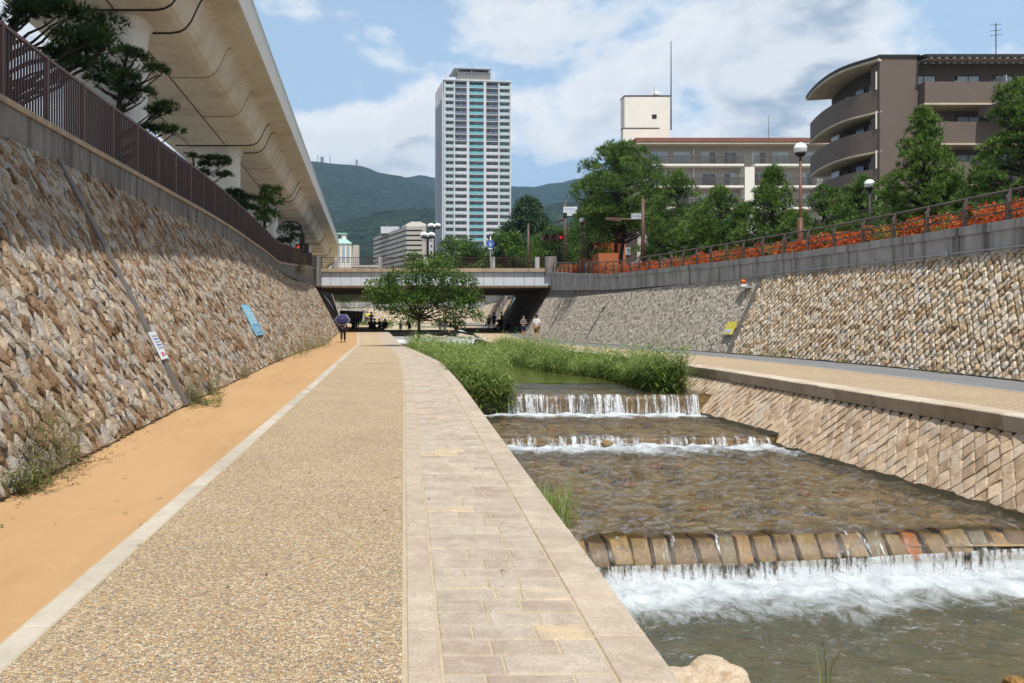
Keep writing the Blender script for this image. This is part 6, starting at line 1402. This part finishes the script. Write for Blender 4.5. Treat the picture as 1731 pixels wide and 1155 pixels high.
# ------------------------------------------------------------------ vehicles
M['tyre'] = plain('tyre rubber', (.02, .02, .02), None, 3, .8, 0); M['carwhite'] = plain('white car paint', (.75, .76, .77), (.72, .73, .74), .5, .2, 0, objc=True); M['carsilver'] = plain('silver car paint', (.45, .47, .49), (.42, .44, .46), .5, .25, 0, metal=.5, objc=True); M['headl'] = plain('lamp glass', (.7, .7, .68), None, 3, .15, 0); M['taill'] = plain('tail lamp', (.4, .02, .02), None, 3, .2, 0)
def vehicle(loc, rz, label, paint, L=4.3, Wd=1.7, H=1.5, van=False):
    t = thing('parked_car' if not van else 'parked_van', label, 'van' if van else 'car', loc, rz, 'parked vehicles'); h = Wd / 2
    def loft(st, nm, mat, n=None):
        vs = []; fs = []; 
        for (y, z0, z1, w0, w1) in st: vs += [(-w0, y, z0), (w0, y, z0), (w0 * 1.0, y, (z0 + z1) / 2), (w1, y, z1), (-w1, y, z1), (-w0, y, (z0 + z1) / 2)]
        k = 6
        for i in range(len(st) - 1):
            for j in range(k): fs.append((i * k + j, i * k + (j + 1) % k, (i + 1) * k + (j + 1) % k, (i + 1) * k + j))
        fs += [tuple(range(k - 1, -1, -1)), tuple((len(st) - 1) * k + j for j in range(k))]
        return MB().add(vs, fs).build(nm, mat, t, local=True, smooth=False)
    if van:
        bd_ = loft([(-L / 2, .35, 1.0, h * .92, h * .9), (-L / 2 + .15, .28, 1.15, h, h * .96), (L / 2 - .1, .28, 1.15, h, h * .97), (L / 2, .35, 1.1, h * .96, h * .95)], 'body', M[paint])
        loft([(-L / 2 + .2, 1.1, 1.2, h * .95, h * .93), (-L / 2 + .85, 1.1, H - .12, h * .95, h * .82), (-L / 2 + 1.4, 1.1, H, h * .95, h * .84), (L / 2 - .25, 1.1, H, h * .96, h * .86), (L / 2 - .03, 1.1, H - .15, h * .95, h * .85)], 'upper_body', M[paint])
        g0, g1, gz0, gz1 = -L / 2 + 1.0, L / 2 - .4, 1.2, H - .38
    else:
        bd_ = loft([(-L / 2, .35, .68, h * .85, h * .8), (-L / 2 + .25, .25, .82, h * .97, h * .9), (-.8, .22, .95, h, h * .93), (L / 2 - .7, .22, 1.0, h, h * .93), (L / 2 - .15, .28, .95, h * .97, h * .9), (L / 2, .4, .8, h * .88, h * .84)], 'body', M[paint])
        loft([(-.95, .9, .96, h * .9, h * .86), (-.25, .9, H - .05, h * .9, h * .72), (.5, .9, H, h * .9, h * .74), (1.25, .9, H - .1, h * .9, h * .72), (1.85, .9, .99, h * .9, h * .84)], 'roof', M[paint])
        g0, g1, gz0, gz1 = -.35, 1.35, .98, H - .18
    for sx_ in (-1, 1):
        n = 3
        for i in range(n):
            a = g0 + (g1 - g0) * i / n + .05; b = g0 + (g1 - g0) * (i + 1) / n - .05; x0 = h * .945 * sx_; x1 = h * (.80 if not van else .885) * sx_
            MB().add([(x0, a, gz0), (x0, b, gz0), (x1 + .03 * sx_, b, gz1), (x1 + .03 * sx_, a, gz1), (x0 - .1 * sx_, a, gz0), (x0 - .1 * sx_, b, gz0), (x1 - .1 * sx_, b, gz1), (x1 - .1 * sx_, a, gz1)], [(0, 1, 2, 3), (4, 5, 6, 7), (0, 4, 5, 1), (3, 2, 6, 7), (0, 3, 7, 4), (1, 2, 6, 5)]).build('side_window', M['glass_d'], t, local=True)
        for y in (-L * .31, L * .30):
            w_ = MB().tube([(sx_ * (h - .2), y, .31), (sx_ * (h + .015), y, .31)], .31, 18).build('wheel', M['tyre'], t, local=True); MB().tube([(sx_ * (h), y, .31), (sx_ * (h + .03), y, .31)], .18, 12).build('rim', M['greymetal'], w_, local=True)
        MB().box((sx_ * h * .68, -L / 2 + .06, .68), (.32, .16, .14)).build('headlight', M['headl'], t, local=True); MB().box((sx_ * h * .74, L / 2 - .03, .82), (.2, .1, .3)).build('tail_light', M['taill'], t, local=True)
    y0, y1 = (-L / 2 + .28, -L / 2 + .86) if van else (-.92, -.3)
    MB().add([(-h * .82, y0 - .03, gz0 + .04), (h * .82, y0 - .03, gz0 + .04), (h * .7, y1 - .03, H - .17), (-h * .7, y1 - .03, H - .17), (-h * .8, y0 + .1, gz0), (h * .8, y0 + .1, gz0), (h * .7, y1 + .1, H - .2), (-h * .7, y1 + .1, H - .2)], [(0, 1, 2, 3), (7, 6, 5, 4), (0, 4, 5, 1), (3, 2, 6, 7), (0, 3, 7, 4), (1, 2, 6, 5)]).build('windscreen', M['glass_d'], t, local=True)
    y2 = L / 2 + .01 if van else 1.86
    MB().add([(-h * .75, y2, gz0 + .03), (h * .75, y2, gz0 + .03), (h * .62, y2 - (.03 if van else .52), H - .2), (-h * .62, y2 - (.03 if van else .52), H - .2), (-h * .75, y2 - .15, gz0), (h * .75, y2 - .15, gz0), (h * .62, y2 - .65, H - .24), (-h * .62, y2 - .65, H - .24)], [(0, 1, 2, 3), (7, 6, 5, 4), (0, 4, 5, 1), (3, 2, 6, 7), (0, 3, 7, 4), (1, 2, 6, 5)]).build('rear_window', M['glass_d'], t, local=True)
    return t
q = at(1165, 440, 52); vehicle((q.x + .6, 52, zsr(52) + .35), R(70), 'white car passing behind the red hedge near the bridge', 'carwhite', H=1.5)
q = at(1105, 440, 64); vehicle((q.x + 1, 66, zsr(66)), R(80), 'silver car on the street behind the low pines', 'carsilver')
for i, (X, Y, H_) in enumerate(((-9.0, 29.5, 2.5), (-9.2, 35.5, 2.3), (-9.4, 41.5, 2.3), (-9.6, 48, 2.0))):
    vehicle((X, Y, zsl(Y)), R(3 + 180), ['nearest white van parked behind the left fence beside the first pier', 'second white van parked behind the left fence', 'third white van parked behind the left fence', 'farthest white van behind the left fence near the second pier'][i], 'carwhite', 4.6, 1.75, H_, True)
for i, (x, D_) in enumerate(((588, 156), (603, 158), (616, 157), (630, 160), (645, 163))):
    q = at(x, 500, D_); vehicle((q.x, D_, hz(D_)), R(20 * i), ['leftmost car in the far car park seen under the bridge', 'second car in the far car park under the bridge', 'silver car in the middle of the far car park', 'fourth car in the far car park under the bridge', 'car beside the far bank trees under the bridge'][i], 'carsilver' if i % 2 == 0 else 'carwhite')
# ------------------------------------------------------------------ people
def cloth(name, c): return plain(name, c, tuple(x * .75 for x in c), 8, .85, .2, .01)
M['skin'] = plain('skin', (.50, .30, .21), (.45, .26, .18), 8, .5, 0); M['hair'] = plain('dark hair', (.018, .014, .012), None, 30, .5, .3, .01)
CL = {k: cloth(k + ' cloth', v) for k, v in dict(black=(.02, .02, .022), white=(.75, .75, .76), grey=(.16, .15, .16), navy=(.025, .035, .11), brown=(.23, .14, .055), orange=(.62, .20, .07), yellow=(.75, .68, .05), pink=(.62, .36, .36), blue=(.14, .22, .38), teal=(.06, .14, .17), purple=(.040, .036, .11), paleg=(.5, .52, .55)).items()}
def skin_obj(name, verts, edges, mat, parent, sub=1):
    me = bpy.data.meshes.new(name); me.from_pydata([v[0] for v in verts], edges, []); o = bpy.data.objects.new(name, me); COL.objects.link(o)
    o.parent = parent; me.materials.append(mat); md = o.modifiers.new('skin', 'SKIN'); md.use_smooth_shade = True
    sv = me.skin_vertices[0].data
    for i, v in enumerate(verts):
        rr = v[1]; sv[i].radius = rr if isinstance(rr, tuple) else (rr, rr); sv[i].use_root = (i == 0)
    if sub: s = o.modifiers.new('sub', 'SUBSURF'); s.levels = sub; s.render_levels = sub
    return o
def person(loc, rz, label, top, bottom, h=1.68, pose='stand', shorts=False, skirt=False, hair=True, sleeves=True, group=None, hold=None):
    """x right, -y is the way the person faces"""
    k = h / 1.70; t = thing('person', label, 'person', loc, rz, group)
    J = dict(pel=(0, 0, .93), spi=(0, .01, 1.12), che=(0, .01, 1.32), nec=(0, .01, 1.47), chn=(0, -.01, 1.545), hed=(0, -.005, 1.63), crn=(0, .0, 1.69), nos=(0, -.085, 1.615))
    for s_, n in ((-1, 'l'), (1, 'r')):
        J['sh' + n] = (s_ * .175, .01, 1.40); J['el' + n] = (s_ * .235, .03, 1.13); J['wr' + n] = (s_ * .245, -.07, .90); J['ha' + n] = (s_ * .24, -.10, .82)
        J['hi' + n] = (s_ * .09, 0, .88); J['kn' + n] = (s_ * .10, -.02, .49); J['an' + n] = (s_ * .10, .03, .09); J['to' + n] = (s_ * .115, -.14, .035)
    def mv(n, **kw):
        for a, p in kw.items(): J[a + n] = p
    if pose == 'walk':
        mv('l', kn=(-.10, -.17, .52), an=(-.10, -.20, .10), to=(-.11, -.37, .05)); mv('r', kn=(.10, .07, .50), an=(.10, .30, .16), to=(.11, .16, .05))
    if pose == 'umbrella':
        mv('l', kn=(-.10, -.12, .51), an=(-.10, -.12, .09), to=(-.11, -.29, .04)); mv('r', kn=(.10, .05, .50), an=(.10, .20, .14), to=(.11, .06, .045), el=(.25, -.02, 1.16), wr=(.16, -.22, 1.28), ha=(.14, -.26, 1.36))
    if pose == 'arms':
        mv('l', el=(-.25, -.02, 1.12), wr=(-.08, -.26, 1.14), ha=(-.0, -.28, 1.16)); mv('r', el=(.25, -.02, 1.12), wr=(.10, -.28, 1.10), ha=(.04, -.30, 1.14))
    if pose == 'push':
        for s_, n in ((-1, 'l'), (1, 'r')): mv(n, el=(s_ * .25, -.08, 1.12), wr=(s_ * .22, -.34, 1.04), ha=(s_ * .20, -.42, 1.04))
    if pose == 'sit':
        dz = -.74
        for a in list(J): J[a] = (J[a][0], J[a][1], J[a][2] + dz)
        for s_, n in ((-1, 'l'), (1, 'r')): mv(n, kn=(s_ * .14, -.36, .42), an=(s_ * .13, -.46, .09), to=(s_ * .14, -.62, .04), el=(s_ * .25, -.06, .42), wr=(s_ * .17, -.28, .46), ha=(s_ * .13, -.35, .44))
    if pose == 'bend':
        for a in ('spi', 'che', 'nec', 'chn', 'hed', 'crn', 'nos', 'shl', 'shr'):
            x, y, z = J[a]; d = z - .9; J[a] = (x, y - d * .72, .9 + d * .66 - .1)
        J['pel'] = (0, .12, .82)
        for s_, n in ((-1, 'l'), (1, 'r')): mv(n, hi=(s_ * .09, .12, .78), kn=(s_ * .12, -.10, .45), el=(s_ * .2, -.45, .9), wr=(s_ * .16, -.62, .68), ha=(s_ * .15, -.66, .6))
    P = {a: Vector(p) * k for a, p in J.items()}; names = []; V = []; E = []
    def add(a, r, frm=None, p=None):
        names.append(a); V.append((tuple(p if p is not None else P[a]), r if isinstance(r, tuple) else r * k))
        if frm is not None: E.append((names.index(frm), len(V) - 1))
    add('pel', (.135 * k, .10 * k)); add('spi', (.125 * k, .09 * k), 'pel'); add('che', (.155 * k, .10 * k), 'spi'); add('nec', .055, 'che'); add('chn', .07, 'nec'); add('hed', (.085 * k, .10 * k), 'chn'); add('crn', .06, 'hed'); add('nos', .014, 'hed')
    for n in 'lr':
        s_ = -1 if n == 'l' else 1
        add('sh' + n, .062, 'che'); add('el' + n, .043, 'sh' + n); add('wr' + n, .028, 'el' + n); add('ha' + n, (.036 * k, .018 * k), 'wr' + n)
        d = (P['ha' + n] - P['wr' + n]).normalized(); sd = Vector((0, 1, 0)) - d * d.y; sd = sd.normalized() if sd.length > .1 else Vector((1, 0, 0))
        for q, (o, L) in enumerate(((-.027, .060), (-.009, .072), (.009, .068), (.026, .052))):
            p0 = P['ha' + n] + sd * o * k + d * .025 * k; p1 = p0 + d * L * k + Vector((-s_ * .012, -.01, 0)) * k; add('f%s%d' % (n, q), .009, 'ha' + n, p0); add('g%s%d' % (n, q), .007, 'f%s%d' % (n, q), p1)
        p0 = P['ha' + n] - sd * .035 * k - d * .03 * k; add('t' + n, .010, 'ha' + n, p0); add('u' + n, .008, 't' + n, p0 + (d * .04 - sd * .02) * k)
        add('hi' + n, .088, 'pel'); add('kn' + n, .058, 'hi' + n); add('an' + n, .038, 'kn' + n); add('to' + n, (.042 * k, .028 * k), 'an' + n)
    skin_obj('body', V, E, M['skin'], t)
    # clothing: looser skins over the same joints
    V2 = [(tuple(P['pel']), (.148 * k, .118 * k)), (tuple(P['spi']), (.148 * k, .112 * k)), (tuple(P['che']), (.172 * k, .118 * k)), (tuple(P['che'].lerp(P['nec'], .6)), .09 * k)]; E2 = [(0, 1), (1, 2), (2, 3)]
    for n in 'lr':
        i = len(V2); V2 += [(tuple(P['sh' + n]), .078 * k), (tuple(P['sh' + n].lerp(P['el' + n], .7 if not sleeves else .98)), .060 * k)]; E2 += [(2, i), (i, i + 1)]
        if sleeves == 'long': V2.append((tuple(P['wr' + n]), .042 * k)); E2.append((i + 1, i + 2))
    skin_obj('shirt', V2, E2, CL[top], t)
    if skirt:
        c = P['pel']; MB().lathe((c.x, c.y, c.z - .52 * k), [(.24 * k, 0), (.21 * k, .3 * k), (.155 * k, .56 * k)], 14).build('skirt', CL[bottom], t, smooth=True, local=True)
    else:
        V3 = [(tuple(P['pel'] - Vector((0, 0, .02))), (.150 * k, .118 * k))]; E3 = []
        for n in 'lr':
            i = len(V3); V3 += [(tuple(P['hi' + n]), .108 * k), (tuple(P['hi' + n].lerp(P['kn' + n], .9 if shorts else 1)), .085 * k)]; E3 += [(0, i), (i, i + 1)]
            if not shorts: V3.append((tuple(P['kn' + n].lerp(P['an' + n], .92)), .068 * k)); E3.append((i + 1, i + 2))
        skin_obj('trousers', V3, E3, CL[bottom], t)
    for n in 'lr': skin_obj('shoe', [(tuple(P['an' + n] + Vector((0, .03, -.04)) * k), .046 * k), (tuple(P['to' + n]), (.048 * k, .034 * k))], [(0, 1)], CL['black'], t)
    if hair:
        c = P['hed'] + Vector((0, .018, .022)) * k; bm = MB(); bm.sphere(c, .108 * k, 10, 1.08); o = bm.build('hair', M['hair'], t, smooth=True, local=True)
        for v in o.data.vertices:
            if v.co.y < c.y - .03 * k and v.co.z < c.z + .03 * k: v.co.y = c.y - .02 * k
            if v.co.z < c.z - .07 * k: v.co.z = c.z - .07 * k
    return t
pz = lambda y: zg(y)
def P_(x, D, z=None, right=False): return ((x - CX) / F * D, D, (zr(D) if right else zg(D)) if z is None else z)
person(P_(580, 56), R(180), 'person walking away on the orange lane carrying an open purple umbrella', 'black', 'black', 1.62, 'umbrella', sleeves='long')
L0 = Vector(P_(580, 56)); um = thing('umbrella', 'open dark purple umbrella with pale rim held on the orange lane', 'umbrella', (L0.x - .12, 56.2, L0.z + 1.35))
tilt = Matrix.Rotation(R(68), 4, 'X'); c = Vector((L0.x - .04, 55.75, L0.z + 1.52)); m = MB(); n = 6
rim = []
for ring, (rr, dz) in enumerate(((.02, .0), (.22, -.05), (.40, -.14), (.455, -.20), (.50, -.26))): rim.append([c + tilt @ Vector((rr * math.cos(2 * math.pi * (k + .0) / n), rr * .86 * math.sin(2 * math.pi * k / n), dz)) for k in range(n)])
V = [p for q in rim[:4] for p in q]; m.add(V, [(i * n + k, i * n + (k + 1) % n, (i + 1) * n + (k + 1) % n, (i + 1) * n + k) for i in range(3) for k in range(n)]); m.build('canopy', CL['purple'], um)
m = MB(); m.add(rim[3] + rim[4], [(k, (k + 1) % n, n + (k + 1) % n, n + k) for k in range(n)]); m.build('rim_band', CL['paleg'], um)
MB().tube([c, Vector((L0.x - .14, 56.26, L0.z + 1.30))], .008, 6).build('shaft', M['greymetal'], um)
for k in range(n): MB().tube([rim[0][k], rim[2][k], rim[4][k]], .005, 5).build('rib', M['greymetal'], um)
person(P_(885, 63, None, True), R(20), 'person in grey top and navy shorts facing the camera by the right abutment', 'grey', 'navy', 1.60, 'arms', shorts=True)
person(P_(907, 57, None, True), R(150), 'person in white T-shirt and brown shorts standing on the right path', 'white', 'brown', 1.70, 'stand', shorts=True)
person(P_(604, 92), R(180), 'person in an orange top standing under the bridge', 'orange', 'black', 1.65, 'stand')
person(P_(621, 116, .75), R(180), 'person in a bright yellow shirt far beyond the bridge', 'yellow', 'black', 1.68, 'walk')
person(P_(627.5, 93), R(160), 'person in a white top and dark trousers standing under the bridge', 'white', 'black', 1.6, 'stand')
for i, (x, D_, c, lb) in enumerate(((597, 86, 'black', 'dark clothed person sitting by the left wall under the bridge'), (626, 86, 'black', 'dark clothed person sitting below the white topped one'), (633, 85, 'grey', 'person in dark grey sitting second in the row under the bridge'), (641.5, 87, 'teal', 'person in dark teal sitting in the row under the bridge'), (651, 85, 'black', 'person in black sitting at the right end of the row under the bridge'))):
    person(P_(x, D_), R((150, 170, 200, 160, 190)[i]), lb, c, 'black', 1.7, 'sit', group='people sitting under the bridge', sleeves='long')
person(P_(677, 80, .2), R(30), 'small child in white standing in the stream under the bridge', 'white', 'white', 1.15, 'stand', shorts=True)
person(P_(692, 82, .2), R(200), 'child in dark clothes standing in the stream under the bridge', 'black', 'black', 1.35, 'bend', shorts=True)
person(P_(744, 74, .25), R(40), 'child in blue and white by the rocks right of the tree trunk', 'blue', 'white', 1.25, 'arms', shorts=True)
person(P_(752, 75, .25), R(-20), 'person in pink standing beside the child by the rocks', 'pink', 'white', 1.5, 'arms', sleeves='long')
person(P_(770, 70, .05), R(-60), 'dark clothed person bending over the stream near the rocks', 'black', 'black', 1.45, 'bend')
person(P_(826.5, 86, None, True), R(180), 'child in white and blue on the right path under the bridge', 'white', 'blue', 1.35, 'stand', shorts=True)
person(P_(835, 84, None, True), R(150), 'person in a dark top standing left of the pushchair', 'grey', 'brown', 1.62, 'stand', shorts=True)
person(P_(848, 83, None, True), R(90), 'person in grey with black trousers pushing a pushchair', 'grey', 'black', 1.68, 'push')
person(P_(857.5, 84, None, True), R(120), 'dark clothed person sitting on the right path under the bridge', 'navy', 'navy', 1.6, 'sit', sleeves='long')
px_ = Vector(P_(842, 83, None, True)); pc = thing('pushchair', 'black pushchair pushed along the right path under the bridge', 'pushchair', px_)
MB().add([px_ + Vector(v) for v in ((-.3, -.22, .4), (.25, -.22, .35), (.28, -.22, .95), (-.05, -.22, .55), (-.3, .22, .4), (.25, .22, .35), (.28, .22, .95), (-.05, .22, .55))], [(0, 1, 2, 3), (7, 6, 5, 4), (0, 4, 5, 1), (1, 5, 6, 2), (2, 6, 7, 3), (3, 7, 4, 0)]).build('seat', CL['black'], pc)
for dx in (-.28, .25):
    for dy in (-.25, .25): MB().tube([px_ + Vector((dx, dy - .02, .13)), px_ + Vector((dx, dy + .02, .13))], .13, 14).build('wheel', M['tyre'], pc)
for dy in (-.2, .2): MB().tube([px_ + Vector((-.28, dy, .13)), px_ + Vector((.2, dy, .7)), px_ + Vector((.42, dy, 1.02))], .015, 6).build('frame', M['greymetal'], pc)
MB().lathe(px_ + Vector((.1, 0, .75)), [(.26, 0), (.25, .12), (.16, .25), (.02, .3)], 10).build('hood', CL['black'], pc, smooth=True)
# ------------------------------------------------------------------ litter at the wall foot
def litter():
    n = 900; V = []; Fq = []; T = []
    for i in range(n):
        y = 5 + 34 * random.random() ** 1.4; x = xw(y) + abs(random.gauss(.0, .16)) + .03 if random.random() < .8 else random.uniform(xw(y), xo(y)); z = zg(y) + .012; a = random.uniform(0, 6.28); l = random.uniform(.008, .028); w = l * random.uniform(.25, .6)
        c, s_ = math.cos(a), math.sin(a); b = len(V)
        for (u, v, h) in ((-l, 0, 0), (0, -w, .004), (l, 0, random.uniform(.002, .012)), (0, w, .004)): V.append((x + u * c - v * s_, y + u * s_ + v * c, z + h))
        Fq.append((b, b + 1, b + 2, b + 3)); T += [random.uniform(.3, 1)] * 4
    tag(link('leaf_litter', np_mesh('leaf_litter', V, Fq, T), M['dry']), 'dry leaf litter scattered along the foot of the left wall', 'litter', kind='stuff')
litter()
# ------------------------------------------------------------------ haze
hzm = bpy.data.materials.new('haze'); hzm.use_nodes = True; nt = hzm.node_tree; nt.nodes.clear()
pv = nd(nt, 'VolumePrincipled', {'Color': (.45, .72, 1.0, 1), 'Density': .00012, 'Anisotropy': .2}); nt.links.new(pv.outputs[0], nd(nt, 'OutputMaterial').inputs['Volume'])
o = MB().span(-4200, 4200, -600, 9400, -3.2, 760).build('haze', hzm); o['kind'] = 'stuff'; o['label'] = 'pale blue air haze over the far hills'
